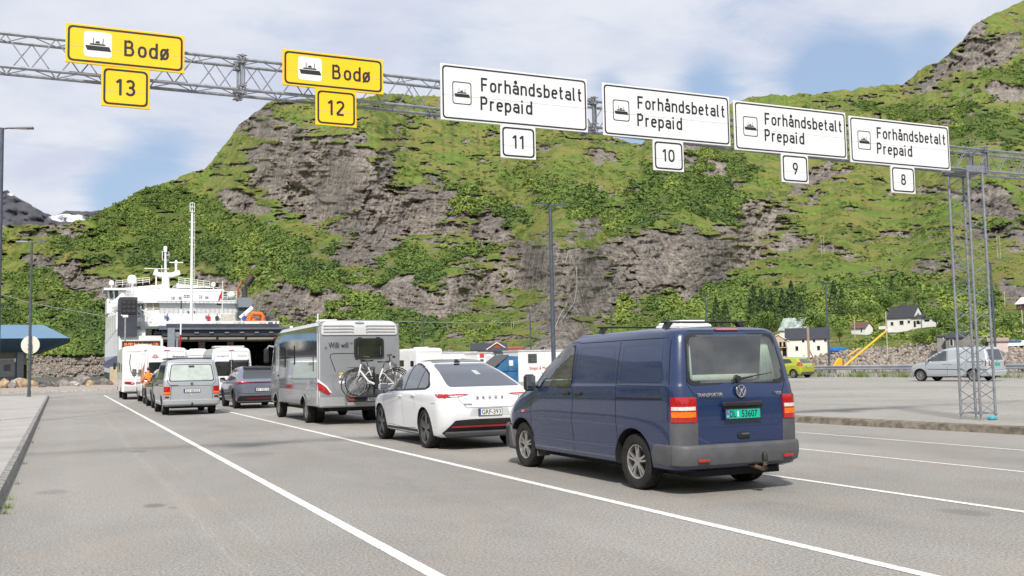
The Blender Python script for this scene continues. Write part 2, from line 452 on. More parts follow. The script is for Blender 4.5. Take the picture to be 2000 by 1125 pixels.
        for j in range(k): fs += [(j*m, (j+1)*m, b+(j+1)*m, b+j*m), (j*m+n, b+j*m+n, b+(j+1)*m+n, (j+1)*m+n)]
        for i in range(n): fs += [(i, b+i, b+i+1, i+1), (k*m+i, k*m+i+1, b+k*m+i+1, b+k*m+i)]
        mb.add(vs, fs); return mb.build(name, mt, parent or s.root, True, 50)
    def seam(s, lines, d, wd=.009, mt=None, name='panel_gap', off=.0015, step=.08, parent=None):
        mb = MB(); mb2 = mb
        for ln in lines:
            pts = []
            for a, b in zip(ln, ln[1:]):
                k = max(1, int(math.dist(a, b)/step))
                pts += [(a[0]+(b[0]-a[0])*i/k, a[1]+(b[1]-a[1])*i/k) for i in range(k)]
            pts.append(ln[-1]); vs = []
            for i, p in enumerate(pts):
                q = Vector(pts[min(i+1, len(pts)-1)])-Vector(pts[max(i-1, 0)]); q.normalize(); nr = Vector((-q.y, q.x))*wd/2
                for sg in (-1, 1):
                    h, n_, o = s.hit(p[0]+nr.x*sg, p[1]+nr.y*sg, d); vs.append(h+o*off)
            mb.add(vs, [(2*i, 2*i+1, 2*i+3, 2*i+2) for i in range(len(pts)-1)])
        return mb.build(name, mt or M_seam, parent or s.body)
    def wheels(s, ys, style='five', rim_r=.62, rimmat=None, near=True, tread=True):
        rimmat = rimmat or M_alloy; Rw, W_ = s.R, s.tw
        w0 = None
        for y in ys:
            for sx in (-1, 1):
                r0 = Rw*rim_r
                t = MB(); h = W_/2
                prof = [(r0, -h*.82), (r0+.012, -h*.95), (Rw*.80, -h*1.04), (Rw*.93, -h), (Rw*.985, -h*.86), (Rw, -h*.6)]
                for g in (-.34, 0, .34): prof += [(Rw, (g-.05)*W_), (Rw-.008, (g-.04)*W_), (Rw-.008, (g+.04)*W_), (Rw, (g+.05)*W_)]
                prof += [(Rw, h*.6), (Rw*.985, h*.86), (Rw*.93, h), (Rw*.80, h*1.04), (r0+.012, h*.95), (r0, h*.82)]
                t.lathe(prof, (0, 0, 0), 'X', 40, closed=True)
                wo = t.build('wheel', M_tyre, s.root, True, 30); wo.location = (sx*s.tx, y, Rw)
                q = MB(); fx = sx*(h*.80)
                q.mi = 1; q.lathe([(r0*.97, fx-sx*.07), (.02, fx-sx*.055)], (0, 0, 0), 'X', 32)
                q.mi = 0; q.lathe([(r0*1.005, fx-sx*.10), (r0*1.01, fx), (r0*.99, fx+sx*.004), (r0*.93, fx-sx*.004), (r0*.91, fx-sx*.10)], (0, 0, 0), 'X', 40, closed=True)
                q.lathe([(.055, fx-sx*.06), (.055, fx-sx*.006), (.03, fx-sx*.002)], (0, 0, 0), 'X', 16)
                n_ = {'five': 5, 'multi': 10, 'seven': 7, 'steel': 14, 'blade': 5}[style]
                for k in range(n_):
                    a0 = 2*math.pi*k/n_+.35
                    pairs = ((-.13, -.16), (.13, .16)) if style == 'five' else ((-.02, .12), (.02, -.12)) if style == 'multi' else ((0, 0),)
                    for da, db in pairs:
                        wd = {'five': .0125, 'multi': .010, 'seven': .022, 'steel': .012, 'blade': .05}[style]
                        aa, ab = a0+da*1.6, a0+db
                        p0 = Vector((0, math.cos(aa)*.045, math.sin(aa)*.045)); p1 = Vector((0, math.cos(ab)*r0*.95, math.sin(ab)*r0*.95))
                        tn = (p1-p0).cross(Vector((1, 0, 0))).normalized()*wd
                        w2 = 1.35 if style in ('blade',) else .9
                        vs = [p+tn*sg*k2+Vector((fx+dx, 0, 0)) for p, k2, xo in ((p0, .6 if style == 'blade' else 1, 0), (p1, w2, 0)) for sg in (-1, 1) for dx in (-sx*.035, -sx*.006)]
                        q.add(vs, [(0, 1, 3, 2), (4, 6, 7, 5), (0, 4, 5, 1), (2, 3, 7, 6), (0, 2, 6, 4), (1, 5, 7, 3)])
                q.build('rim', [rimmat, M_dkrim], wo, True, 30)
    def mirrors(s, y, z, x0, size=(.11, .10, .18), mt=None, arm=.12):
        for sx in (-1, 1):
            mb = MB(); mb.box((sx*(x0+arm), y, z), size, 0, .035); mb.bar((sx*(x0-.03), y+.03, z-.06), (sx*(x0+arm*.6), y, z-.05), .025, 6)
            mo = mb.build('mirror', mt or M_black, s.root, True)
            g = MB(); g.box((sx*(x0+arm), y-size[1]/2-.002, z), (size[0]*.82, .006, size[2]*.82)); g.build('mirror_glass', mat('mirror', (.55, .58, .6), .03, 1, var=.02), mo)
    def handle(s, y, z, d='L', mt=None, ln=.17):
        p, n_, o = s.hit(y, z, d); mb = MB()
        mb.box(p+o*.02, (.022, ln, .028), 0, .009)
        mb.box(p+o*.004, (.012, ln*.75, .05), 0, .004)
        return mb.build('door_handle', mt or M_black, s.root, True)
    def plate(s, txt, c, w_=.52, h_=.11, bg=None, ink=None, yo=-.01, blue=True, tilt=0, name='number_plate', tsize=None):
        x, y, z = c
        pl = MB().box((x, y, z), (w_, .008, h_), 0, .003).build(name, bg or M_platew, s.root)
        if blue: MB().box((x-w_/2+.022, y-.0055, z), (.036, .003, h_-.01)).build('plate_band', M_plateb, pl)
        fr = MB(); fr.ring(rrect(x, z, w_+.012, h_+.012, .01, 2), rrect(x, z, w_-.004, h_-.004, .01, 2), y-.006, y+.004); fr.build('plate_frame', M_black, pl)
        text(txt, h_*.98, ink or M_ink, pl, (x+.02*bool(blue), y-.0052, z-h_*.35), width=w_*.82, ext=.001, off=.001)
        return pl
# ------------------------------------------------------------ ground, markings, water
def asphalt(name, base, tracks=True):
    m_, n, p = newmat(name)
    tc = n.add('ShaderNodeTexCoord').outputs['Object']; sp = n.add('ShaderNodeSeparateXYZ', inp={0: tc})
    big = n.noise(n.mapping(tc, (1, .45, 1)), .22, 5, .6, .4); mid = n.noise(tc, 1.7, 6, .65); fine = n.noise(tc, 42, 6, .85); grit = n.noise(tc, 230, 2, .8)
    vor = n.add('ShaderNodeTexVoronoi', inp={'Scale': 70.0}); n.l.new(tc, vor.inputs['Vector'])
    c = n.mix(n.ramp(big, .32, .68), [q*.86 for q in base], [q*1.1 for q in base])
    c = n.mix(n.math('MULTIPLY', n.ramp(mid, .45, .75), .35), c, [base[0]*1.12, base[1]*1.03, base[2]*.9])
    f = n.math('ADD', n.math('MULTIPLY', fine, .9), n.math('MULTIPLY', grit, .75))
    f2 = n.add('ShaderNodeCombineXYZ'); g = n.math('ADD', n.math('MULTIPLY', n.math('SUBTRACT', f, .825), 5.6), 1.0)
    for i in range(3): n.l.new(g, f2.inputs[i])
    c = n.mix(.9, c, f2.outputs[0], 'MULTIPLY')
    sk = n.ramp(n.noise(n.mapping(tc, (1, .25, 1)), 1.1, 5, .7, .3), .62, .74)
    c = n.mix(n.math('MULTIPLY', sk, .14), c, [q*.45 for q in base])
    ck = n.math('ABSOLUTE', n.math('SUBTRACT', n.noise(n.mapping(tc, (1, .6, 1)), .32, 7, .72, 1.2), .5)); c = n.mix(n.math('MULTIPLY', n.ramp(ck, .0025, .0), .22), c, [q*.35 for q in base])
    for x0 in (3.95, 6.9, 9.8, 12.5):
        b = n.math('SUBTRACT', 1, n.math('DIVIDE', n.math('ABSOLUTE', n.math('SUBTRACT', sp.outputs[0], x0)), .75), clamp=True)
        if tracks: c = n.mix(n.math('MULTIPLY', n.math('MULTIPLY', b, n.ramp(n.noise(n.mapping(tc, (1, .35, 1)), 1.3, 6, .75), .40, .72)), .38), c, [q*.55 for q in base])
    pt = n.ramp(n.noise(tc, .5, 3, .55, .8), .53, .56); c = n.mix(n.math('MULTIPLY', pt, .16), c, [base[0]*1.25, base[1]*1.15, base[2]*1.02])
    if tracks:
        # pale scuffed wheel tracks along the lanes and a few old oil marks
        xw = n.math('ADD', sp.outputs[0], n.math('MULTIPLY', n.noise(n.mapping(tc, (0, .08, 1)), 1, 2, .5), .5))
        for x0, wd, k in ((1.25, .10, .26), (1.62, .04, .2), (.15, .25, .12), (4.3, .35, .14), (6.1, .3, .1)):
            b = n.math('SUBTRACT', 1, n.math('DIVIDE', n.math('ABSOLUTE', n.math('SUBTRACT', xw, x0+.25)), wd), clamp=True)
            str_ = n.ramp(n.noise(n.mapping(tc, (30, 1.5, 1)), 1.5, 4, .7), .42, .6)
            c = n.mix(n.math('MULTIPLY', n.math('MULTIPLY', b, str_), k), c, [q*1.7 for q in base])
        for x, y, r, k in ((.95, 11.9, .13, .5), (1.12, 11.6, .07, .4), (8.0, 5.2, .16, .2), (7.9, 7.0, .20, .35), (2.5, 6.2, .28, .5), (1.3, 20, .2, .4), (-.1, 14, .2, .3), (9.6, 6.9, .3, .25), (3.1, 18, .4, .25)):
            d = n.math('ADD', n.math('POWER', n.math('DIVIDE', n.math('SUBTRACT', sp.outputs[0], x), r), 2), n.math('POWER', n.math('DIVIDE', n.math('SUBTRACT', sp.outputs[1], y), r*1.6), 2))
            b = n.ramp(n.math('ADD', d, n.math('MULTIPLY', mid, 2.2)), 2.3, 1.2)
            c = n.mix(n.math('MULTIPLY', b, k), c, [q*.3 for q in base])
    n.l.new(c, p.inputs['Base Color']); p.inputs['Roughness'].default_value = .86; p.inputs['Specular IOR Level'].default_value = .3
    bn = n.add('ShaderNodeBump', inp={'Strength': .35, 'Distance': .004, 'Height': f}); n.l.new(bn.outputs[0], p.inputs['Normal'])
    return m_
M_asph = asphalt('asphalt', (.275, .262, .240)); M_asph2 = asphalt('far asphalt', (.305, .292, .268), False)
m_, n, p = newmat('worn road paint')
tc = n.add('ShaderNodeTexCoord').outputs['Object']
f = n.ramp(n.noise(tc, 22, 7, .8), .40, .50); f = n.math('MULTIPLY', f, n.ramp(n.noise(n.mapping(tc, (2, .5, 1)), 1.6, 5, .65), .24, .46))
n.l.new(n.mix(n.math('ADD', n.math('MULTIPLY', f, .8), .2, clamp=True), (.28, .265, .25), n.mix(n.noise(tc, 90, 3, .7), (.6, .59, .56), (.92, .91, .88))), p.inputs['Base Color']); p.inputs['Roughness'].default_value = .8
M_line = m_
m_, n, p = newmat('faded road paint'); tc = n.add('ShaderNodeTexCoord').outputs['Object']
n.l.new(n.mix(n.ramp(n.noise(tc, 5, 6, .7), .35, .6), (.36, .345, .32), (.66, .65, .62)), p.inputs['Base Color']); p.inputs['Roughness'].default_value = .8; M_line2 = m_

g = MB(); g.add([(-70, -90, 0), (62, -90, 0), (62, 12, 0), (53, 30, 0), (53, 112, 0), (-70, 112, 0)], [(0, 1, 2, 3, 4, 5)])
struct(g.build('ground', M_asph), label='grey worn asphalt of the ferry queuing lanes', cat='ground')
# right-hand parking area, a kerb step higher
def strip(mb, pts, wd, z):
    vs = []
    for i, p_ in enumerate(pts):
        d = Vector(pts[min(i+1, len(pts)-1)])-Vector(pts[max(i-1, 0)]); d.normalize(); nr = Vector((-d.y, d.x))*wd/2
        vs += [(p_[0]-nr.x, p_[1]-nr.y, z), (p_[0]+nr.x, p_[1]+nr.y, z)]
    mb.add(vs, [(2*i, 2*i+1, 2*i+3, 2*i+2) for i in range(len(pts)-1)])
KX = [(17.9, -30), (17.0, 5), (16.45, 12), (15.95, 17), (15.55, 22), (15.5, 30), (15.7, 58), (16.6, 64), (19, 68), (53, 69.5)]
kb = MB(); out = KX; inn = [(x+.28, y) if y < 62 else (x+.2, y-.28) for x, y in KX]
for i in range(len(out)-1):
    a, b, c_, d = out[i], out[i+1], inn[i+1], inn[i]
    kb.add([(a[0], a[1], 0), (b[0], b[1], 0), (b[0]+.04, b[1], .13), (a[0]+.04, a[1], .13), (c_[0], c_[1], .145), (d[0], d[1], .145)], [(0, 1, 2, 3), (3, 2, 4, 5)])
M_kerb = mat('weathered kerb concrete', (.17, .145, .11), .9, var=.45, vs=5, bump=.8, bs=14)
struct(kb.build('kerb', M_kerb), label='dirty low kerb along the raised parking area', cat='kerb')
pv = MB(); poly = [(x+.28, y) if y < 62 else (x+.2, y-.28) for x, y in KX]+[(53, -30)]
pv.add([(x, y, .143) for x, y in poly], [tuple(range(len(poly)))])
struct(pv.build('pavement', M_asph2), label='pale raised paving of the parking area by the gantry tower', cat='ground')
# left raised island
kl = MB(); L0 = [(-.60, -20), (-.62, 8), (-.64, 20), (-.72, 45), (-.78, 68.5)]
for i in range(len(L0)-1):
    a, b = L0[i], L0[i+1]
    kl.add([(a[0], a[1], 0), (b[0], b[1], 0), (b[0]-.03, b[1], .13), (a[0]-.03, a[1], .13), (b[0]-.12, b[1], .145), (a[0]-.12, a[1], .145)], [(0, 1, 2, 3), (3, 2, 4, 5)])
kl.add([(-.78, 68.5, 0), (-.81, 68.5, .13), (-40, 68.5, .13), (-40, 68.5, 0)], [(0, 1, 2, 3)])
struct(kl.build('kerb', mat('grey kerb stone', (.25, .24, .22), .9, var=.4, vs=8, bump=.7, bs=20)), label='grey kerb along the left walkway', cat='kerb')
il = MB(); pl_ = [(-.72, -20), (-.74, 8), (-.76, 20), (-.84, 45), (-.90, 68.5), (-40, 68.5), (-40, -20)]
il.add([(x, y, .144) for x, y in pl_], [tuple(range(len(pl_)))])
struct(il.build('pavement', mat('pale paving', (.37, .35, .325), .88, var=.10, vs=.8, bump=.3, bs=90)), label='pale concrete walkway at the left of the lanes', cat='pavement')
# lane lines
ln = MB()
def line(mb, x, y0, y1, z, wd=.115, dx=0):
    k = max(2, int((y1-y0)/3)); strip(mb, [(x+dx*i/k, y0+(y1-y0)*i/k) for i in range(k+1)], wd, z)
line(ln, 2.45, -5, 70, .004); line(ln, 5.42, -5, 70, .004); line(ln, 8.37, -8, 60, .004, .10)
line(ln, 11.21, -10, 38, .004, .075); line(ln, 13.71, -10, 38, .004, .07)
struct(ln.build('lane_markings', M_line), label='worn white lane lines between the queues', cat='road marking')
l2 = MB()
for x in (19.5, 22.6, 25.7, 28.8, 31.9, 35.0, 38.1, 41.2, 44.3):
    y = 2+random.random()*3
    while y < 62:
        ly = random.choice((2.2, 3.5, 5.5, 8)); line(l2, x+random.uniform(-.04, .04), y, min(y+ly, 63), .148, .09); y += ly+random.uniform(.8, 3)
struct(l2.build('bay_markings', M_line2), label='faded broken white lines on the parking area', cat='road marking')
l3 = MB(); strip(l3, [(.1, 66), (2.0, 66.1)], .35, .004); strip(l3, [(-12, 74.5), (30, 74.5)], .15, .004)
struct(l3.build('cross_markings', M_line2), label='faded white marks across the far end of the lanes', cat='road marking')
# far kerb and gravel before the boulders
gv = MB(); gv.add([(-40, 87, .16), (10.5, 86, .16), (10.5, 111, .35), (-40, 112, .35)], [(0, 1, 2, 3)]); gv.add([(-40, 86.95, 0), (10.5, 85.95, 0), (10.5, 86, .16), (-40, 87, .16)], [(0, 1, 2, 3)])
struct(gv.build('gravel_verge', mat('gravel', (.33, .29, .25), .95, var=.35, vs=9, bump=.8, bs=6)), label='gravel verge in front of the shore boulders', cat='gravel')
m_, n, p = newmat('sea water'); tc = n.add('ShaderNodeTexCoord').outputs['Object']
p.inputs['Base Color'].default_value = (.028, .05, .06, 1); p.inputs['Roughness'].default_value = .12
bn = n.add('ShaderNodeBump', inp={'Strength': .5, 'Distance': .4, 'Height': n.noise(n.mapping(tc, (.35, 1, 1)), 1.2, 5, .6)}); n.l.new(bn.outputs[0], p.inputs['Normal'])
wt = MB(); wt.add([(-5000, -5000, -1.6), (5000, -5000, -1.6), (5000, 6000, -1.6), (-5000, 6000, -1.6)], [(0, 1, 2, 3)])
struct(wt.build('water', m_), label='grey blue fjord water beyond the quay', cat='water')
# quay edges down to the water
qe = MB(); E_ = [(-70, 112), (53, 112), (53, 30), (62, 12), (62, -90)]
for a, b in zip(E_, E_[1:]): qe.add([(a[0], a[1], -.002), (b[0], b[1], -.002), (b[0], b[1], -4), (a[0], a[1], -4)], [(0, 1, 2, 3)])
struct(qe.build('quay_wall', M_conc), label='concrete quay edge above the water', cat='quay')

# ------------------------------------------------------------ mountains
def hash2(ix, iy, s):
    h = (ix.astype(np.int64)*374761393+iy.astype(np.int64)*668265263+s*974634777) & 0xffffffff
    h = ((h ^ (h >> 13))*1274126177) & 0xffffffff
    return ((h ^ (h >> 16)) & 0xffff)/65535.
def vn(x, y, s=0):
    ix, iy = np.floor(x), np.floor(y); fx, fy = x-ix, y-iy; fx = fx*fx*(3-2*fx); fy = fy*fy*(3-2*fy)
    a, b = hash2(ix, iy, s), hash2(ix+1, iy, s); c, d = hash2(ix, iy+1, s), hash2(ix+1, iy+1, s)
    return (a*(1-fx)+b*fx)*(1-fy)+(c*(1-fx)+d*fx)*fy
def fbm(x, y, o=4, s=0, g=.5):
    t = 0; a = 1; n_ = 0
    for k in range(o): t = t+a*vn(x*2**k+k*17.3, y*2**k+k*9.1, s+k); n_ += a; a *= g
    return t/n_
def blur(a, k, ax):
    for _ in range(2):
        c = np.cumsum(np.pad(a, [(k, k) if i == ax else (0, 0) for i in range(2)], mode='edge'), axis=ax)
        c = np.insert(c, 0, 0, axis=ax); n_ = a.shape[ax]
        a = (np.take(c, range(2*k, 2*k+n_), ax)-np.take(c, range(0, n_), ax))/(2*k)
    return a
HZ = lambda px: 731.4-.01946*px
def PL(pts): xs, ys = zip(*pts); return lambda x: np.interp(x, xs, ys)
TOP = PL([(-900, 520), (-300, 470), (0, 441), (60, 437), (120, 438), (170, 428), (230, 398), (290, 366), (345, 352), (400, 326), (440, 285), (465, 248), (500, 215), (530, 198), (600, 193), (700, 188), (775, 183), (880, 188), (950, 205), (1040, 222), (1120, 243), (1200, 268), (1252, 283), (1275, 268), (1310, 250), (1370, 222), (1430, 200), (1500, 185), (1600, 183), (1690, 169), (1760, 164), (1800, 138), (1850, 108), (1880, 84), (1900, 52), (1930, 33), (2000, 3), (2100, -60), (2400, -140), (2900, -60)])
D0F = PL([(-900, 950), (0, 900), (200, 860), (560, 390), (760, 250), (1000, 215), (1150, 205), (1350, 225), (1600, 255), (1850, 215), (2100, 200), (2900, 200)])
# rock faces: centre, half sizes, tilt (deg), strength
ROCK = [(640, 350, 150, 85, 20, 1.25), (780, 420, 130, 62, -5, 1.1), (545, 262, 70, 34, 35, .9), (690, 500, 72, 20, 5, 1.0), (455, 395, 62, 20, 10, 1.0), (600, 590, 90, 42, 8, .95), (430, 545, 60, 26, 10, .8),
        (520, 610, 60, 40, 0, .8), (800, 585, 110, 38, 8, 1.0), (930, 560, 80, 34, 0, .9), (940, 460, 40, 75, 40, .85), (1010, 500, 50, 40, 0, .8), (1075, 520, 95, 55, 0, 1.15), (1140, 560, 70, 75, 0, 1.15), (1085, 640, 50, 40, 0, 1.0),
        (1310, 515, 125, 62, -4, 1.6), (1210, 500, 60, 30, -30, .9), (1490, 430, 120, 34, -30, .9), (1590, 350, 80, 22, -25, .8), (1440, 475, 60, 50, -20, .8), (1545, 480, 60, 22, -10, .6), (1390, 330, 60, 20, 20, .7), (1330, 300, 50, 30, -20, .8),
        (1930, 395, 90, 24, 8, .9), (1955, 460, 70, 22, 5, .8), (1830, 525, 45, 16, -5, .9), (1760, 452, 40, 10, 0, .6), (1640, 484, 40, 16, 20, .7), (1930, 100, 70, 34, -20, 1.1), (1840, 145, 60, 18, -28, 1.0), (1960, 178, 60, 16, 10, .9), (1910, 60, 30, 30, -40, .8), (1985, 560, 40, 25, 10, .8), (1870, 180, 30, 10, 0, .5),
        (150, 545, 95, 24, 22, 1.2), (70, 520, 40, 14, 10, .8), (210, 580, 45, 26, 20, .9), (290, 575, 60, 30, 0, .9), (100, 452, 75, 12, 4, .8), (60, 500, 22, 12, 0, .7), (100, 605, 22, 12, 0, .5), (970, 672, 60, 14, 0, .6), (1080, 672, 60, 22, -5, .9), (880, 665, 50, 12, 0, .3), (1180, 310, 60, 20, 25, .6), (1060, 300, 60, 18, 15, .5), (1150, 440, 40, 26, -40, .8), (700, 200, 60, 10, 0, .3), (330, 380, 40, 10, 0, .3)]
BUSH = [(330, 430, 150, 60, 15, .9), (330, 480, 200, 40, 0, .8), (520, 500, 160, 50, 20, 1), (640, 560, 140, 40, 15, .9), (780, 540, 90, 40, -20, .8), (120, 640, 140, 60, 0, 1), (60, 560, 60, 30, 0, .6), (240, 620, 80, 30, 0, .8), (820, 640, 160, 26, 0, 1.2), (640, 610, 100, 30, 0, 1), (940, 400, 90, 30, 20, .8), (1120, 400, 60, 30, 10, .8), (1060, 350, 60, 20, 10, .6), (1230, 420, 60, 40, -30, .8), (1290, 370, 60, 50, -20, .9), (1380, 340, 90, 50, -20, .8), (1420, 400, 60, 30, 0, .6), (1350, 610, 130, 36, -10, 1.0), (1250, 610, 80, 28, 0, 1.0), (1500, 595, 150, 32, 0, .8), (1640, 610, 100, 34, 0, .8), (1760, 570, 120, 26, 0, .8), (1850, 600, 100, 30, 0, .9), (1950, 640, 80, 30, 0, 1), (1900, 240, 130, 34, 10, .9), (1740, 220, 120, 16, 5, .8), (1970, 160, 60, 30, 0, .7), (1560, 210, 80, 12, 0, .4), (1720, 660, 60, 16, 0, .5), (1850, 655, 60, 20, 0, .8), (1960, 445, 60, 10, 0, .6), (900, 500, 60, 20, 0, .5)]
def field(L_, X, Y, wx, wy):
    f = np.zeros_like(X)
    for cx_, cy_, rx, ry, a, k in L_:
        a = R(a); u = (X+wx-cx_)*math.cos(a)+(Y+wy-cy_)*math.sin(a); v = -(X+wx-cx_)*math.sin(a)+(Y+wy-cy_)*math.cos(a)
        f = np.maximum(f, k*np.clip(1.45-np.sqrt((u/rx)**2+(v/ry)**2), 0, 1))
    return f
px = np.concatenate([np.arange(-900, -60, 14), np.arange(-60, 2060, 1.8), np.arange(2060, 2900, 14)]); nC = len(px); nR_ = 400
top = TOP(px)+(fbm(px/34, px*0, 5, 3, .62)-.5)*15+(fbm(px/7, px*0+5, 2, 9)-.5)*3.4
D0 = D0F(px)*(1+(fbm(px/120, px*0, 3, 21)-.5)*.12); foot = HZ(px)+1933*3.15/(D0*np.cos((px-1000)/1933/1.1))
T = np.linspace(0, 1, nR_)[:, None]
PX = np.repeat(px[None], nR_, 0); PY = foot[None]+(top-foot)[None]*T
wx = (fbm(PX/50, PY/34, 4, 31)-.5)*70; wy = (fbm(PX/50, PY/34, 4, 47)-.5)*46
rk = field(ROCK, PX, PY, wx, wy); bs_ = field(BUSH, PX, PY, wx*1.3, wy*1.3)
ridg = 1-np.abs(fbm(PX/38+PY/60, PY/13, 4, 61)-.5)*2
small = fbm(PX/26, PY/7, 5, 71, .6)
ledge = fbm(PX/44+PY/70, PY/7.5, 5, 75, .6)
rockm = rk*(.50+.95*fbm(PX/18, PY/12, 4, 81, .6))+np.clip((small-.53)*4.2, 0, .7)-np.clip((ledge-.55)*5, 0, .6)*np.clip((1.15-rk)/.4, 0, 1)
BANKT = np.maximum(np.interp(PX, [1480, 1580, 1700, 1850, 2000, 2100], [694, 691, 682, 668, 668, 668])*(PX > 1500)+9999*(PX <= 1500), 0)
bank = ((PX > 1500)*(PY > BANKT+wy*.12)+(PX < 240)*(PX > 60)*(PY > 693+wy*.1))*1.0
nearhouse = np.clip((PY-(HZ(PX)-75))/40, 0, 1)
rockm = rockm*(1-.55*nearhouse*(PX > 1180))
rockm = np.clip(np.maximum(rockm, bank), 0, 1.3); hard = np.clip((rockm-.42)/.2, 0, 1)
rate = 2.75*(1-hard)+.42*hard; rate = rate*(.35+1.3*fbm(PX/90, PY/12, 3, 91))
rate = rate*(1+1.2*np.clip((420-PY)/250, 0, 1)*(PX > 1180))
rate = blur(rate, 10, 1)
dpy = (foot-top)[None]/nR_
DD = blur(D0[None]+np.cumsum(rate*dpy, 0), 14, 1)
rockh = (fbm(PX/8+PY/40, PY/34, 4, 101, .6)-.5)*2*(.5+DD/700)+(np.abs(fbm(PX/34+PY/40, PY/90, 3, 111)-.5)*2)*DD/130+(fbm(PX/60, PY/6, 3, 115)-.5)*DD/230
soft = (fbm(PX/22, PY/9, 4, 121)-.5)*DD/75+(fbm(PX/5, PY/3.2, 3, 131)-.5)*DD/300
gully = (fbm(PX/70+PY/120, PY/200, 3, 141)-.5)*DD/9
rockh = rockh*(1-.65*np.clip((rk-.95)/.3, 0, 1))
rid = lambda a: 1-np.abs(2*a-1)
cr = rid(fbm(PX/22+PY/55, PY/46, 4, 151, .62))**3; cr2 = rid(fbm(PX/9-PY/50, PY/20, 4, 161, .62))**3; lg = rid(fbm(PX/90+PY/60, PY/16, 4, 171, .55))**4
rockh = rockh+(cr*DD/120+cr2*DD/320+lg*DD/260)*(.4+.6*(rk < 1.2))
DD = DD+hard*rockh+soft+gully*T
# vegetation clumps bulge towards the viewer as woods do
def dirs(PX, PY):
    d = np.array(CF)[:, None, None]+np.array(CR)[:, None, None]*((PX-1000)/F_PX)-np.array(CU)[:, None, None]*((PY-562.5)/F_PX)
    return d/np.hypot(d[0], d[1])
def grid_mesh(name, PX, PY, DD, mt, attrs, extra_back=True):
    d = dirs(PX, PY); X = d[0]*DD; Y = d[1]*DD; Z = CAMH+d[2]*DD
    rows = [(X, Y, Z)]
    if extra_back:
        def row(i, s_, zz): return (X[[i]]*s_, Y[[i]]*s_, zz)
        f_ = row(0, .985, Z[0:1]*0-6)
        b1 = row(-1, 1.04, Z[-1:]-6); b2 = row(-1, 1.3, Z[-1:]*.8-40); b3 = row(-1, 2.0, Z[-1:]*0-30)
        X = np.concatenate([f_[0], X, b1[0], b2[0], b3[0]]); Y = np.concatenate([f_[1], Y, b1[1], b2[1], b3[1]]); Z = np.concatenate([f_[2], Z, b1[2], b2[2], b3[2]])
        attrs = {k: np.concatenate([a[:1], a, a[-1:], a[-1:], a[-1:]]) for k, a in attrs.items()}
    nr, nc = X.shape; co = np.stack([X, Y, Z], -1).reshape(-1, 3)
    idx = np.arange(nr*nc).reshape(nr, nc); q = np.stack([idx[:-1, :-1], idx[:-1, 1:], idx[1:, 1:], idx[1:, :-1]], -1).reshape(-1, 4)
    me = bpy.data.meshes.new(name); me.vertices.add(len(co)); me.vertices.foreach_set('co', co.ravel()); me.loops.add(q.size); me.loops.foreach_set('vertex_index', q.ravel())
    me.polygons.add(len(q)); me.polygons.foreach_set('loop_start', np.arange(0, q.size, 4)); me.polygons.foreach_set('use_smooth', np.ones(len(q), bool)); me.update(); me.materials.append(mt)
    for k, a in attrs.items():
        at_ = me.attributes.new(k, 'FLOAT', 'POINT'); at_.data.foreach_set('value', a.astype(np.float32).ravel())
    o = bpy.data.objects.new(name, me); C.objects.link(o); return o
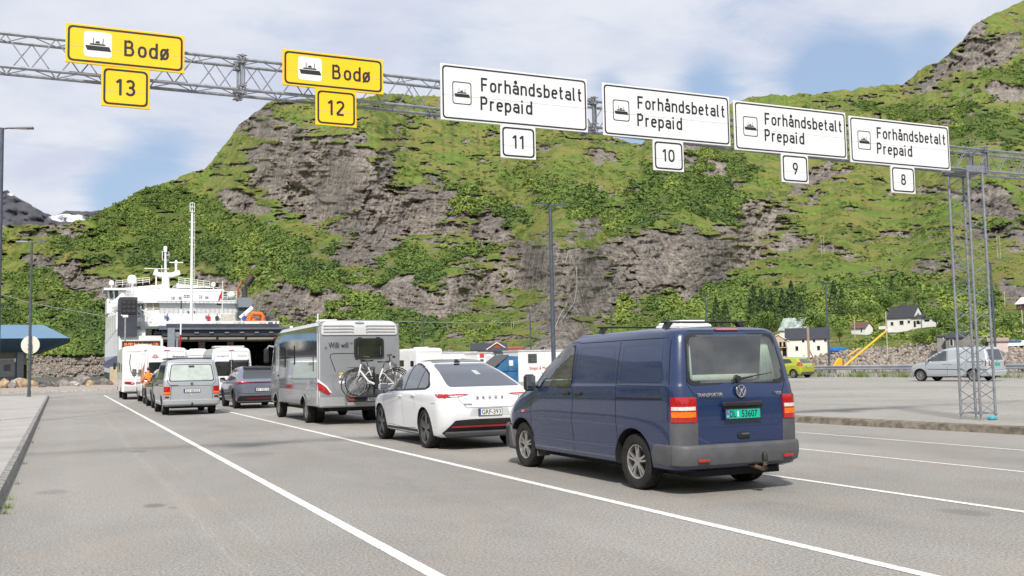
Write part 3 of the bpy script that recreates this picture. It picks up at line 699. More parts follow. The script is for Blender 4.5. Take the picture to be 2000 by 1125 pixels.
def hillmat(name, snow=False):
    m_, n, p = newmat(name); tc = n.add('ShaderNodeTexCoord').outputs['Object']
    rk_ = n.add('ShaderNodeAttribute', attribute_name='rock').outputs['Fac']; bh = n.add('ShaderNodeAttribute', attribute_name='bush').outputs['Fac']; hgt = n.add('ShaderNodeAttribute', attribute_name='high').outputs['Fac']
    a = n.noise(tc, .035, 6, .62, .3); b = n.noise(tc, .16, 5, .7); c = n.noise(tc, .6, 4, .75); d = n.noise(n.mapping(tc, (.22, .22, .035)), 1, 6, .68, .4); e = n.noise(n.mapping(tc, (.8, .8, .16)), 1, 5, .7)
    lay = n.noise(n.mapping(tc, (.05, .05, .4), (.12, .2, 0)), 1, 4, .65, .5)
    # turf
    g1 = n.mix(n.ramp(a, .40, .58), (.13, .185, .030), (.255, .235, .062)); g1 = n.mix(n.math('MULTIPLY', n.ramp(n.noise(tc, .012, 5, .6, .8), .5, .62), .65), g1, (.155, .26, .036))
    g1 = n.mix(n.math('MULTIPLY', n.ramp(b, .5, .68), .6), g1, (.10, .165, .025))
    g1 = n.mix(n.math('MULTIPLY', n.ramp(n.noise(tc, .07, 5, .7, .6), .52, .66), .7), g1, (.21, .32, .04))
    g1 = n.mix(n.math('MULTIPLY', n.ramp(n.noise(n.mapping(tc, (1, 1, 3)), .11, 6, .75, .4), .55, .7), .65), g1, (.30, .23, .13))
    g1 = n.mix(n.math('MULTIPLY', n.ramp(bh, .15, .8), .7), g1, (.07, .12, .022))
    g1 = n.mix(n.math('MULTIPLY', n.ramp(c, .5, .75), .6), g1, (.055, .075, .022))
    # rock
    r1 = n.mix(n.ramp(d, .3, .68), (.21, .188, .164), (.45, .405, .35))
    r1 = n.mix(n.math('MULTIPLY', n.ramp(lay, .52, .66), .55), r1, (.12, .105, .097))
    r1 = n.mix(n.math('MULTIPLY', n.ramp(e, .5, .72), .6), r1, (.50, .455, .41))
    r1 = n.mix(n.math('MULTIPLY', n.ramp(c, .52, .68), .35), r1, (.085, .075, .068))
    r1 = n.mix(n.math('MULTIPLY', n.ramp(b, .55, .7), .4), r1, (.26, .215, .165))
    r1 = n.mix(.8, r1, n.mix(n.ramp(n.noise(tc, .011, 4, .6, .5), .35, .65), (.62, .60, .60), (1.12, 1.08, 1.04)), 'MULTIPLY')
    for sc__, al_, wd_ in ((.045, (1, 1, .35), .018), (.12, (1, 1, .5), .03), (.03, (.4, .4, 2.2), .02)):
        ck = n.math('ABSOLUTE', n.math('SUBTRACT', n.noise(n.mapping(tc, al_), sc__, 5, .6, .6), .5)); r1 = n.mix(n.math('MULTIPLY', n.ramp(ck, wd_, .0), .5), r1, (.035, .032, .03))
    stn = n.noise(n.mapping(tc, (.5, .5, .018)), 1, 4, .6); r1 = n.mix(n.math('MULTIPLY', n.math('MULTIPLY', n.ramp(stn, .52, .66), n.ramp(a, .45, .6)), .6), r1, (.44, .40, .36)); r1 = n.mix(n.math('MULTIPLY', n.math('MULTIPLY', n.ramp(stn, .48, .34), n.ramp(a, .45, .6)), .6), r1, (.06, .054, .05))
    f_ = n.math('ADD', rk_, n.math('ADD', n.math('MULTIPLY', n.math('SUBTRACT', b, .5), .9), n.math('MULTIPLY', n.math('SUBTRACT', c, .5), .55)))
    col = n.mix(n.ramp(f_, .40, .52), g1, r1)
    if snow: col = n.mix(n.ramp(n.math('ADD', hgt, n.math('MULTIPLY', n.math('SUBTRACT', n.noise(tc, .02, 5, .65), .5), .9)), .5, .56), n.mix(n.ramp(f_, .3, .5), (.07, .075, .05), (.10, .10, .115)), (.8, .82, .86))
    n.l.new(col, p.inputs['Base Color']); p.inputs['Roughness'].default_value = .9; p.inputs['Specular IOR Level'].default_value = .25
    hh = n.math('ADD', n.math('MULTIPLY', b, 2.2), n.math('ADD', n.math('MULTIPLY', c, 1.1), n.math('MULTIPLY', n.math('ADD', d, n.math('MULTIPLY', e, .3)), 2.4)))
    bn = n.add('ShaderNodeBump', inp={'Strength': .9, 'Distance': 1.6, 'Height': hh}); n.l.new(bn.outputs[0], p.inputs['Normal'])
    return m_
M_hill = hillmat('mountain turf and rock')
struct(grid_mesh('mountain', PX, PY, DD, M_hill, {'rock': rockm, 'bush': bs_, 'high': T+0*PX}), label='steep green mountainside with grey cliffs above the harbour', cat='mountain')
def hillD(x, y):                        # distance of the hillside seen at this point of the photograph
    i = int(np.clip(np.searchsorted(px, x), 1, nC-1)); col = PY[:, i]; return float(np.interp(-y, -col, DD[:, i]))
def onhill(x, y): return atD(x, y, hillD(x, y))
# distant snowy ridge on the left
px2 = np.arange(-900, 420, 5.); nr2 = 60
top2 = PL([(-900, 330), (-300, 350), (-100, 345), (0, 371), (15, 371), (40, 388), (75, 410), (105, 424), (130, 412), (165, 416), (190, 412), (240, 400), (300, 420), (420, 480)])(px2)+(fbm(px2/18, px2*0, 4, 5, .6)-.5)*9
T2 = np.linspace(0, 1, nr2)[:, None]; PX2 = np.repeat(px2[None], nr2, 0); PY2 = 560+(top2-560)[None]*T2
DD2 = 3000+T2*700+(fbm(PX2/20, PY2/12, 4, 15)-.5)*160
sn = np.clip(1.25-np.hypot((PX2-128-(PY2-420)*1.2)/58, (PY2-426)/11), 0, 1)*1.0+np.clip(1.1-np.hypot((PX2-20)/14, (PY2-380)/8), 0, .6)+np.clip(1.1-np.hypot((PX2-60)/26, (PY2-402-(PX2-60)*.35)/4), 0, .5)
struct(grid_mesh('distant_mountain', PX2, PY2, DD2, hillmat('distant mountain', True), {'rock': 1.0+0*PX2, 'bush': 0*PX2, 'high': sn}), label='far grey peak with snow patches at the left', cat='mountain')

# the mountains round the rest of the fjord, behind and beside the camera (they show only as reflections)
azs = np.radians(np.concatenate([np.arange(66, 342, 1.2)])); hs = np.linspace(0, 1, 26)[:, None]
Dr = 1500+700*hs+(fbm(azs[None]*9+0*hs, hs*5, 4, 301)-.5)*420; Hr = hs*(150+380*fbm(azs*3.1, azs*0, 4, 305))[None]*(1+.12*(fbm(azs[None]*30+0*hs, hs*8, 3, 309)-.5))
X = np.sin(azs)[None]*Dr; Y = np.cos(azs)[None]*Dr; Z = -3+Hr
nr, nc = X.shape; idx = np.arange(nr*nc).reshape(nr, nc); me = bpy.data.meshes.new('mountain'); me.from_pydata(np.stack([X, Y, Z], -1).reshape(-1, 3).tolist(), [], np.stack([idx[:-1, :-1], idx[1:, :-1], idx[1:, 1:], idx[:-1, 1:]], -1).reshape(-1, 4).tolist()); me.materials.append(M_hill)
at_ = me.attributes.new('rock', 'FLOAT', 'POINT'); at_.data.foreach_set('value', np.clip(fbm(azs[None]*12+0*hs, hs*6, 4, 311)*1.1-.1, 0, 1).astype(np.float32).ravel()); me.polygons.foreach_set('use_smooth', [True]*len(me.polygons))
o = bpy.data.objects.new('mountain', me); C.objects.link(o); struct(o, label='green mountains on the other sides of the fjord, behind the camera', cat='mountain')

# bushes and scrub on the slopes: nobody could count them
M_bush, n, p = newmat('birch scrub'); tn = n.add('ShaderNodeAttribute', attribute_name='tint').outputs['Fac']; tc = n.add('ShaderNodeTexCoord').outputs['Object']
c_ = n.mix(n.ramp(tn, 0, .5), (.085, .14, .042), (.15, .22, .052)); c_ = n.mix(n.ramp(tn, .5, 1), c_, (.27, .335, .075)); c_ = n.mix(n.math('MULTIPLY', n.noise(tc, 1.2, 3, .8), .3), c_, (.09, .13, .03))
n.l.new(c_, p.inputs['Base Color']); p.inputs['Roughness'].default_value = .8; p.inputs['Specular IOR Level'].default_value = .2
def scatter(name, mask, count, size, mt, seed, tint0=0., tint1=1., sq=.85, leaf=56):
    rg = np.random.default_rng(seed); w_ = np.clip(mask, 0, None)*(np.abs(np.diff(PX, axis=1, append=PX[:, -1:]))); w_ = w_/w_.sum()
    idx = rg.choice(w_.size, count, p=w_.ravel()); i, j = np.unravel_index(idx, w_.shape)
    X_, Y_, D_ = PX[i, j]+rg.uniform(-1.2, 1.2, count), PY[i, j], DD[i, j]
    d = np.array(CF)[:, None]+np.array(CR)[:, None]*((X_-1000)/F_PX)-np.array(CU)[:, None]*((Y_-562.5)/F_PX); d = d/np.hypot(d[0], d[1])
    pos = np.stack([d[0]*D_, d[1]*D_, CAMH+d[2]*D_], -1)
    kt = leaf*3; s_ = rg.uniform(*size, count)*(.75+.6*rg.random(count)**3)*np.clip(D_/520, .62, 1.7)
    v = rg.normal(size=(count, leaf, 3)); v[..., 2] = np.abs(v[..., 2])*.9-.15; v /= np.linalg.norm(v, axis=-1)[..., None]; cen = v*rg.uniform(.35, 1.05, (count, leaf, 1)); nrm = v+rg.normal(size=v.shape)*.75; nrm /= np.linalg.norm(nrm, axis=-1)[..., None]
    ua = np.cross(nrm, rg.normal(size=v.shape)); ua /= np.linalg.norm(ua, axis=-1)[..., None]; ub = np.cross(nrm, ua); q_ = rg.uniform(.20, .42, (count, leaf, 1))
    V = np.stack([cen-ua*q_*.8-ub*q_*.5, cen+ua*q_*.8-ub*q_*.5, cen+ub*q_], 2).reshape(count, kt, 3)*s_[:, None, None]; V[..., 2] *= sq
    V = V+pos[:, None]
    Fc = np.arange(count*kt).reshape(-1, 3)
    me = bpy.data.meshes.new(name); me.vertices.add(count*kt); me.vertices.foreach_set('co', V.ravel()); me.loops.add(Fc.size); me.loops.foreach_set('vertex_index', Fc.ravel())
    me.polygons.add(len(Fc)); me.polygons.foreach_set('loop_start', np.arange(0, Fc.size, 3)); me.update(); me.materials.append(mt)
    patch_ = fbm(X_/60, Y_/40, 3, seed+5); tint = np.clip(tint0+(tint1-tint0)*(.1+1.0*(patch_-.3)*1.6+.35*(rg.random(count)-.5))+.22*np.clip((Y_-540)/60, 0, 1)*(X_ > 1100), 0, 1)
    at_ = me.attributes.new('tint', 'FLOAT', 'POINT'); at_.data.foreach_set('value', np.repeat(tint, kt).astype(np.float32))
    o = bpy.data.objects.new(name, me); C.objects.link(o); return o
inview = (PX > -200)*(PX < 2200)
HB = [(1722, 1836, 610, 652), (1655, 1708, 636, 660), (1500, 1618, 645, 700), (1832, 1898, 655, 688), (1928, 2000, 662, 690), (1960, 2010, 590, 612)]
clearm = np.ones_like(PX)
for a_, b_, c_, d_ in HB: clearm[(PX > a_)*(PX < b_)*(PY > c_)*(PY < d_+6)] = 0
bm_ = clearm*np.clip(bs_-.12, 0, 1)*(rockm < .55)*inview*(fbm(PX/22, PY/12, 4, 201) > .44)
struct(scatter('birch_scrub', bm_, 17000, (1.3, 3.0), M_bush, 3), 'stuff', 'green birch scrub covering the mountainside', 'scrub')
bm2 = clearm*(rockm < .4)*inview*(fbm(PX/30, PY/10, 4, 211) > .53)*1.0
struct(scatter('low_shrubs', bm2, 15000, (.7, 1.7), M_bush, 4, .15, 1.05, .7, 26), 'stuff', 'low shrubs dotted over the mossy slopes', 'scrub')

# loose stone of the harbour banks
def stones(name, mask, count, size, seed, label):
    rg = np.random.default_rng(seed); w_ = mask*(np.abs(np.diff(PX, axis=1, append=PX[:, -1:]))); w_ = w_/w_.sum(); i, j = np.unravel_index(rg.choice(w_.size, count, p=w_.ravel()), w_.shape)
    X_, Y_, D_ = PX[i, j]+rg.uniform(-1.2, 1.2, count), PY[i, j], DD[i, j]; d = np.array(CF)[:, None]+np.array(CR)[:, None]*((X_-1000)/F_PX)-np.array(CU)[:, None]*((Y_-562.5)/F_PX); d = d/np.hypot(d[0], d[1]); pos = np.stack([d[0]*D_, d[1]*D_, CAMH+d[2]*D_], -1)
    bm = bmesh.new(); bmesh.ops.create_icosphere(bm, subdivisions=1, radius=1); bv = np.array([v.co[:] for v in bm.verts]); bf = np.array([[v.index for v in f.verts] for f in bm.faces]); bm.free(); kt = len(bv)
    V = bv[None]*rg.uniform(.6, 1.3, (count, kt, 1))*rg.uniform(.6, 1.2, (count, 1, 3))*rg.uniform(*size, count)[:, None, None]+pos[:, None]; Fc = (bf[None]+(np.arange(count)*kt)[:, None, None]).reshape(-1, 3)
    me = bpy.data.meshes.new(name); me.vertices.add(count*kt); me.vertices.foreach_set('co', V.ravel()); me.loops.add(Fc.size); me.loops.foreach_set('vertex_index', Fc.ravel()); me.polygons.add(len(Fc)); me.polygons.foreach_set('loop_start', np.arange(0, Fc.size, 3)); me.update()
    at_ = me.attributes.new('tint', 'FLOAT', 'POINT'); at_.data.foreach_set('value', np.repeat(rg.random(count), kt).astype(np.float32)); me.materials.append(M_stone)
    o = bpy.data.objects.new(name, me); C.objects.link(o); return struct(o, 'stuff', label, 'stones')
M_stone, n, p = newmat('bank stone'); tn = n.add('ShaderNodeAttribute', attribute_name='tint').outputs['Fac']; tc = n.add('ShaderNodeTexCoord').outputs['Object']
c_ = n.mix(n.ramp(tn, 0, .6), (.16, .145, .13), (.33, .30, .26)); c_ = n.mix(n.ramp(tn, .75, .95), c_, (.46, .36, .26)); c_ = n.mix(n.math('MULTIPLY', n.noise(tc, 1.5, 4, .7), .5), c_, (.14, .11, .09)); n.l.new(c_, p.inputs['Base Color']); p.inputs['Roughness'].default_value = .9
stones('stone_bank', bank*(PX > 1500)*inview, 5200, (.25, .62), 7, 'bank of loose quarry stone below the houses')
stones('shore_stones', bank*(PX < 240)*inview, 1500, (.5, 1.2), 8, 'stone shore across the water at the left')
# ------------------------------------------------------------ navy panel van (nearest vehicle)
P_navy = paint('navy blue paint', (.0055, .0205, .078), .22, 0, .09, (.12, .11, .10))
P_white = paint('pearl white paint', (.74, .745, .76), .3, 0, .08, (.4, .38, .35))
P_silver = paint('silver paint', (.40, .42, .44), .34, .35, .22)
P_dgrey = paint('grey metallic paint', (.21, .235, .30), .3, .5, .15)
M_int = mat('cabin grey', (.30, .31, .29), .85); M_seat = mat('seat cloth', (.035, .037, .042), .9)
M_curt = mat('pale green curtain', (.52, .60, .52), .9, var=.1, vs=20)

def navy_van():
    lv = [dict(z=.27, yr=-.80, yf=3.72, w=.86, rr=.12, rf=.35, lin=1), dict(z=.30, yr=-.86, yf=3.80, w=.925, rr=.15, rf=.4),
          dict(z=.46, yr=-.90, yf=3.88, w=.943, rr=.16, rf=.45), dict(z=.49, yr=-.90, yf=3.88, w=.936, rr=.16, rf=.45),
          dict(z=.80, yr=-.915, yf=3.84, w=[(-1, .925), (.3, .952), (3, .95)], rr=.17, rf=.5),
          dict(z=[(-1, 1.06), (2.6, 1.04), (3.7, .95)], yr=-.905, yf=3.70, w=[(-1, .922), (.3, .95), (2.4, .948), (3.7, .90)], rr=.17, rf=.5),
          dict(z=[(-1, 1.22), (2.3, 1.20), (3.4, 1.10)], yr=-.88, yf=3.35, w=[(-1, .915), (.3, .94), (2.3, .935), (3.3, .84)], rr=.17, rf=.35),
          dict(z=[(-1, 1.27), (2.3, 1.25), (3.1, 1.20)], yr=-.87, yf=3.02, w=[(-1, .903), (.3, .928), (2.3, .918), (3.1, .80)], rr=.17, rf=.25),
          dict(z=1.5, yr=-.83, yf=2.56, w=[(-1, .865), (.3, .89), (2, .875), (2.7, .78)], rr=.16, rf=.22),
          dict(z=[(-1, 1.78), (2.4, 1.76)], yr=-.77, yf=2.02, w=[(-1, .805), (.3, .83), (1.6, .82), (2.4, .74)], rr=.16, rf=.2),
          dict(z=[(-1, 1.855), (0, 1.87), (1.6, 1.855), (2.2, 1.82)], yr=-.735, yf=1.86, w=[(-1, .785), (2.4, .72)], rr=.18, rf=.22),
          dict(z=[(-1, 1.89), (0, 1.91), (1.6, 1.89), (2.2, 1.85)], yr=-.67, yf=1.76, w=.68, rr=.18, rf=.22),
          dict(z=[(-1, 1.905), (0, 1.93), (1.6, 1.91), (2.2, 1.87)], yr=-.55, yf=1.6, w=.42, rr=.18, rf=.2),
          dict(z=[(-1, 1.91), (0, 1.938), (1.6, 1.915), (2.2, 1.87)], yr=-.5, yf=1.5, w=.15, rr=.1, rf=.1)]
    inner = []
    for L in lv[5:10]:
        q = dict(L); q['yr'] += .07; q['yf'] -= .10; q['w'] = [(a, b-.06) for a, b in L['w']]; inner.append(q)
    inner[0]['z'] = .80; inner[0]['yf'] = 2.9; inner[1]['yf'] = 2.9; inner[1]['z'] = 1.15; inner[-1]['z'] = 1.79
    rw = rpoly([(-.715, 1.30), (-.66, 1.26), (.66, 1.26), (.715, 1.30), (.645, 1.79), (.58, 1.815), (-.58, 1.815), (-.645, 1.79)], .07)
    sw = rpoly([(1.50, 1.205), (2.46, 1.195), (2.52, 1.225), (2.02, 1.70), (1.92, 1.725), (1.52, 1.735)], [.04, .02, .05, .08, .05, .05])
    ws = [(-.72, 1.27), (.72, 1.27), (.64, 1.74), (-.64, 1.74)]
    hol = dict(levels=inner, mat=M_int, holes=[(rw, 'XZ', -1.4, -.2), (sw, 'YZ', -1.4, 1.4), (ws, 'XZ', 1.6, 3.6)])
    v = Car('panel_van', 'dark navy blue panel van with roof bars and green number plate, nearest to the camera', 'van', (7.02, 10.19, 0), lv, P_navy, (.33, (0, 3.0), .80, .215), hollow=hol, arch=.07)
    v.patch('rear_window', rw, 'B', M_clear, th=.004, back=.004); v.patch('windscreen', ws, 'F', M_clear, th=.004, back=.004)
    for d in 'LR': v.patch('side_window', sw, d, M_clear, th=.004, back=.004)
    # black ceramic border of the rear window
    bo = rpoly([(-.735, 1.285), (-.675, 1.24), (.675, 1.24), (.735, 1.285), (.665, 1.80), (.59, 1.835), (-.59, 1.835), (-.665, 1.80)], .075)
    bi = rpoly([(-.69, 1.315), (-.64, 1.285), (.64, 1.285), (.69, 1.315), (.622, 1.775), (.565, 1.795), (-.565, 1.795), (-.622, 1.775)], .065)
    def ringstrip(outer, inner, d, nm, mt, off=.008):
        mb = MB(); n = len(outer); vs = []
        for a, b in zip(outer, inner):
            for p in (a, b):
                h, _, o = v.hit(p[0], p[1], d); vs.append(h+o*off)
        mb.add(vs, [(2*i, 2*i+1, (2*i+3) % (2*n), (2*i+2) % (2*n)) for i in range(n)]); return mb.build(nm, mt, v.root)
    ringstrip(bo, bi, 'B', 'window_seal', M_black)
    so_ = rpoly([(1.48, 1.185), (2.50, 1.175), (2.57, 1.22), (2.04, 1.73), (1.94, 1.755), (1.50, 1.765)], [.04, .02, .05, .08, .05, .05]); si_ = sw
    ringstrip(so_, si_, 'L', 'window_seal', M_black, .004)
    # interior seen through the glass
    it = MB(); it.box((0, 1.0, .82), (1.7, 3.6, .06)); it.build('cargo_floor', M_int, v.root); it = MB(); it.box((.1, .1, 1.30), (1.35, 1.3, .10), 0, .04); it.box((.1, .75, 1.42), (1.3, .12, .3), 0, .04); it.build('mattress', mat('pale bedding', (.55, .60, .52), .9), v.root)
    for x in (-.42, .42):
        s_ = MB(); s_.box((x, 1.55, 1.0), (.5, .5, .3), 0, .06); s_.box((x, 1.28, 1.30), (.46, .14, .62), 0, .06); s_.box((x, 1.26, 1.66), (.26, .10, .18), 0, .04); s_.build('seat', M_seat, v.root)
    d_ = MB(); d_.box((0, 2.55, 1.12), (1.55, .5, .22), 0, .06); d_.lathe([(.19, -.012), (.19, .012), (.165, .012), (.165, -.012)], (-.42, 2.15, 1.22), 'Y', 24, True); d_.build('dashboard', M_seat, v.root)
    for sx in (-1, 1):
        c = MB(); rows = 12; vs = []
        for i in range(rows):
            t = i/(rows-1); z = 1.27+.53*t
            wd = (.13-.05*t) if sx < 0 else (.20*(1-t)+.07); x0 = .70-.075*t
            for k in range(9): vs.append((sx*(x0-wd*k/8), -.765+.08*t+.014*(k % 2)+.01, z))
        c.add(vs, [(i*9+k, i*9+k+1, i*9+10+k, i*9+9+k) for i in range(rows-1) for k in range(8)]); c.build('curtain', M_curt, v.root)
    MB().box((-.60, 1.75, 1.43), (.005, .30, .38)).build('paper_sheet', mat('white paper', (.75, .76, .76), .8), v.root)
    # bumper and plastic corners
    bl = [dict(z=.325, yr=-.93, yf=-.42, w=.885, rr=.16, rf=.02, bow=.05, fbow=0, lin=1), dict(z=.35, yr=-.975, yf=-.42, w=[(-1, .928), (-.55, .955)], rr=.18, rf=.02, bow=.06, fbow=0), dict(z=.46, yr=-1.0, yf=-.43, w=[(-1, .942), (-.55, .966)], rr=.19, rf=.02, bow=.06, fbow=0),
          dict(z=.555, yr=-.995, yf=-.46, w=[(-1, .938), (-.55, .962)], rr=.19, rf=.02, bow=.06, fbow=0), dict(z=.575, yr=-.96, yf=-.5, w=[(-1, .922), (-.55, .95)], rr=.17, rf=.02, bow=.05, fbow=0)]
    cc = MB(); a_ = .405; cc.prism([(a_*math.cos(t*math.pi/20), a_*math.sin(t*math.pi/20)+.33) for t in range(40)], -2, 2, 'YZ')
    me = boolean(loft_mesh(bl, 3).mesh('bumper', [M_greypl], True), [cc.mesh('c', [M_dark])], None); bmp = link('bumper', me, v.root)
    fl = [dict(z=.24, yr=3.3, yf=3.84, w=.90, rr=.02, rf=.35, bow=0, fbow=.1), dict(z=.30, yr=3.28, yf=3.93, w=.955, rr=.02, rf=.4, bow=0, fbow=.12), dict(z=.58, yr=3.36, yf=3.95, w=.958, rr=.02, rf=.42, bow=0, fbow=.12), dict(z=.62, yr=3.42, yf=3.9, w=.94, rr=.02, rf=.4, bow=0, fbow=.1)]
    loft_mesh(fl, 3).build('front_bumper', M_greypl, v.root, True)
    for x in (-.62, .64):
        MB().box((x, -.985, .405), (.15, .02, .034), .06*x, .004).build('reflector', M_red, bmp)
    for sx in (-1, 1):
        v.corner('corner_trim', sx, .555, .825, 3, 66, M_greypl)
        lo = sx*.655; hi = sx*.95
        tl = v.corner('tail_light', sx, .83, 1.11, 6, 62, M_red, .016)
        v.corner('turn_lens', sx, .885, .945, 9, 60, M_orange, .019, parent=tl); v.corner('reverse_lens', sx, .962, 1.003, 9, 60, M_wlens, .019, parent=tl)
        v.patch('side_indicator', rrect(2.93, .83, .07, .035, .01), 'L' if sx < 0 else 'R', M_orange, off=.004, th=.01)
    # seams
    v.seam([[(-.70, .80), (-.655, 1.12), (-.735, 1.26), (-.735, 1.30), (-.66, 1.83), (-.60, 1.862), (.60, 1.862), (.66, 1.83), (.735, 1.30), (.735, 1.26), (.655, 1.12), (.70, .80)], [(-.70, .80), (-.69, .55)], [(.70, .80), (.69, .55)]], 'B', .012)
    v.seam([[(-.57, .76), (.57, .76)]], 'B', .008, mat('shaded paint edge', (.012, .02, .07), .5))
    for d in 'LR':
        v.seam([[(1.43, .33), (1.47, .75), (1.43, 1.0), (1.43, 1.78)], [(.32, .40), (.35, .8), (.35, 1.77)], [(2.70, .34), (2.68, .9), (2.70, 1.17)], [(2.62, 1.17), (2.06, 1.765), (1.46, 1.80), (1.40, 1.78), (-.70, 1.79)], [(-.72, .84), (-.74, 1.2), (-.66, 1.84)]], d, .010)
        v.seam([[(.35, 1.075), (-.62, 1.085)]], d, .028); v.seam([[(1.42, 1.055), (2.68, 1.03)], [(1.42, 1.055), (.36, 1.062)]], d, .006)
        v.seam([[(-.70, 1.235), (.33, 1.235)]], d, .007)
        for y0, y1 in ((.44, 1.34), (-.58, .27)):
            q = rpoly([(y0, 1.28), (y1, 1.28), (y1-.01, 1.71), (y0+.03, 1.71)], .05)
            v.seam([q+[q[0]]], d, .007, mat('pressed panel edge', (.010, .018, .062), .35, coat=.8))
        q = [(-.44+.44*0, 0)]; arc = [(.425*math.cos(math.pi*(t/24)), .33+.425*math.sin(math.pi*(t/24))) for t in range(2, 23)]
        for yc in (0, 3.0): v.seam([[(yc+a, max(b, .3)) for a, b in arc]], d, .012, mat('pressed panel edge', (.010, .018, .062), .35, coat=.8), name='arch_crease')
        v.seam([[(1.38, .50), (.45, .52)], [(2.52, .49), (1.50, .50)]], d, .006, mat('pressed panel edge', (.010, .018, .062), .35, coat=.8))
    for y in (1.60, 1.27): v.handle(y, 1.115, 'L'); v.handle(y, 1.115, 'R')
    v.mirrors(2.52, 1.25, .95, (.17, .12, .24), arm=.10)
    v.wheels((0, 3.0), 'five', .62)
    for sx in (-1, 1):
        MB().box((sx*.80, 2.58, .30), (.22, .015, .22), 0, .005).build('mud_flap', mat('dirty rubber', (.10, .085, .07), .9, var=.4, vs=12), v.root)
    # plate light strip, plate, badge, lettering, lock
    MB().box((.0, -.945, 1.015), (.60, .045, .062), 0, .016).build('handle_strip', M_black, v.root)
    M_green = mat('plate green', (.0, .40, .28), .45, var=.05)
    pl = MB(); pl.box((.0, -.948, .905), (.52, .008, .11), 0, .003); plo = pl.build('number_plate', M_green, v.root, label='green commercial number plate with black figures')
    fr = MB(); fr.ring(rrect(0, .90, .54, .135, .012, 2), rrect(0, .906, .516, .106, .006, 2), -.956, -.93); fr.build('plate_frame', M_black, plo)
    pb = MB(); pb.box((-.235, -.953, .905), (.036, .004, .1)); pb.build('plate_band', mat('plate mid blue', (.03, .16, .5), .4), plo)
    MB().box((-.235, -.956, .927), (.026, .002, .02)).build('plate_emblem', mat('flag red', (.6, .05, .08), .5), plo)
    text('N', .035, M_platew, plo, (-.235, -.9565, .868), ext=.0005)
    text('DL', .11, M_ink, plo, (-.155, -.953, .868), width=.085, ext=.001, off=.001); text('53607', .11, M_ink, plo, (.095, -.953, .868), width=.235, ext=.001, off=.001)
    MB().box((-.078, -.9535, .905), (.018, .003, .062)).build('plate_sticker', M_platew, plo)
    badge = MB(); badge.lathe([(.072, -.004), (.072, .012), (.062, .012), (.062, -.004)], (0, -.93, 1.163), 'Y', 32, True)
    for pts in (((-.038, .052), (-.010, -.002), (.0, .026), (.010, -.002), (.038, .052)), ((-.060, .022), (-.026, -.052), (0, .008), (.026, -.052), (.060, .022))):
        for a, b in zip(pts, pts[1:]): badge.bar((a[0], -.936, 1.163+a[1]), (b[0], -.936, 1.163+b[1]), .006, 6)
    bo_ = badge.build('badge', M_chrome, v.root, True)
    MB().lathe([(.064, -.002), (.064, .004)], (0, -.925, 1.163), 'Y', 32).build('badge_disc', mat('badge blue', (.03, .05, .12), .3), bo_)
    text('TRANSPORTER', .055, M_chrome, v.root, (-.46, -.922, 1.112), width=.37, ext=.003, off=.0015, shear=.15)
    text('TDI', .05, M_chrome, v.root, (.575, -.915, 1.11), width=.095, ext=.003, off=.001)
    lk = MB(); lk.box((.03, -.918, .655), (.17, .03, .07), 0, .012); lko = lk.build('tailgate_lock', M_black, v.root); MB().box((.03, -.938, .675), (.11, .012, .02)).build('lock_grip', M_greypl, lko)
    v.patch('brake_light', rrect(-.02, 1.872, .34, .022, .006), 'B', M_red, off=.004, th=.012)
    wp = MB(); wp.lathe([(.035, -.045), (.03, .0), (.05, .01)], (-.02, -.885, 1.30), 'Y', 16); wp.bar((-.02, -.915, 1.30), (.20, -.905, 1.325), .012, 6); wp.bar((.08, -.912, 1.315), (.52, -.885, 1.365), .008, 6, .004); wp.build('rear_wiper', M_black, v.root, True)
    # tow bar
    tb = MB(); tb.tube([(.17, -.7, .33), (.17, -.95, .29), (.17, -1.06, .28), (.17, -1.10, .33), (.17, -1.10, .38)], .024, 10); tb.build('tow_hook', mat('rusty steel', (.16, .10, .07), .8, .4, var=.4, vs=20), v.root, True)
    MB().lathe([(.028, 0), (.036, .01), (.034, .07), (.022, .10), (.001, .105)], (.17, -1.10, .37), 'Z', 16).build('tow_ball_cover', M_black, v.root, True)
    ch = MB(); ch.box((0, 1.4, .25), (1.3, 4.4, .1)); ch.box((0, -.55, .31), (1.2, .5, .08)); ch.bar((.35, -.9, .27), (.35, .6, .27), .04, 10); ch.build('underbody', M_dark, v.root)
    # roof bars and hatch
    for y, za in ((-.28, 1.985), (1.2, 1.985)):
        rb = MB(); rb.box((0, y, za), (1.30, .055, .022), 0, .008)
        for sx in (-1, 1):
            rb.add([(sx*.66, y-.05, 1.84), (sx*.66, y+.05, 1.84), (sx*.585, y+.03, 1.985), (sx*.585, y-.03, 1.985), (sx*.58, y-.05, 1.90), (sx*.58, y+.05, 1.90), (sx*.50, y+.03, 1.97), (sx*.50, y-.03, 1.97)], [(0, 1, 2, 3), (4, 7, 6, 5), (0, 3, 7, 4), (1, 5, 6, 2), (3, 2, 6, 7), (0, 4, 5, 1)])
        rb.build('roof_bar', M_black, v.root)
    hb = MB(); hb.box((.12, .30, 1.95), (.52, .55, .05), 0, .02); hb.box((.12, .30, 1.985), (.47, .5, .05), 0, .02); hb.box((.12, .30, 2.015), (.40, .42, .03), 0, .012); hb.build('roof_vent', mat('vent white', (.75, .75, .74), .5), v.root)
    v.root.scale = (.925, 1.035, .988)
    return v
navy_van()

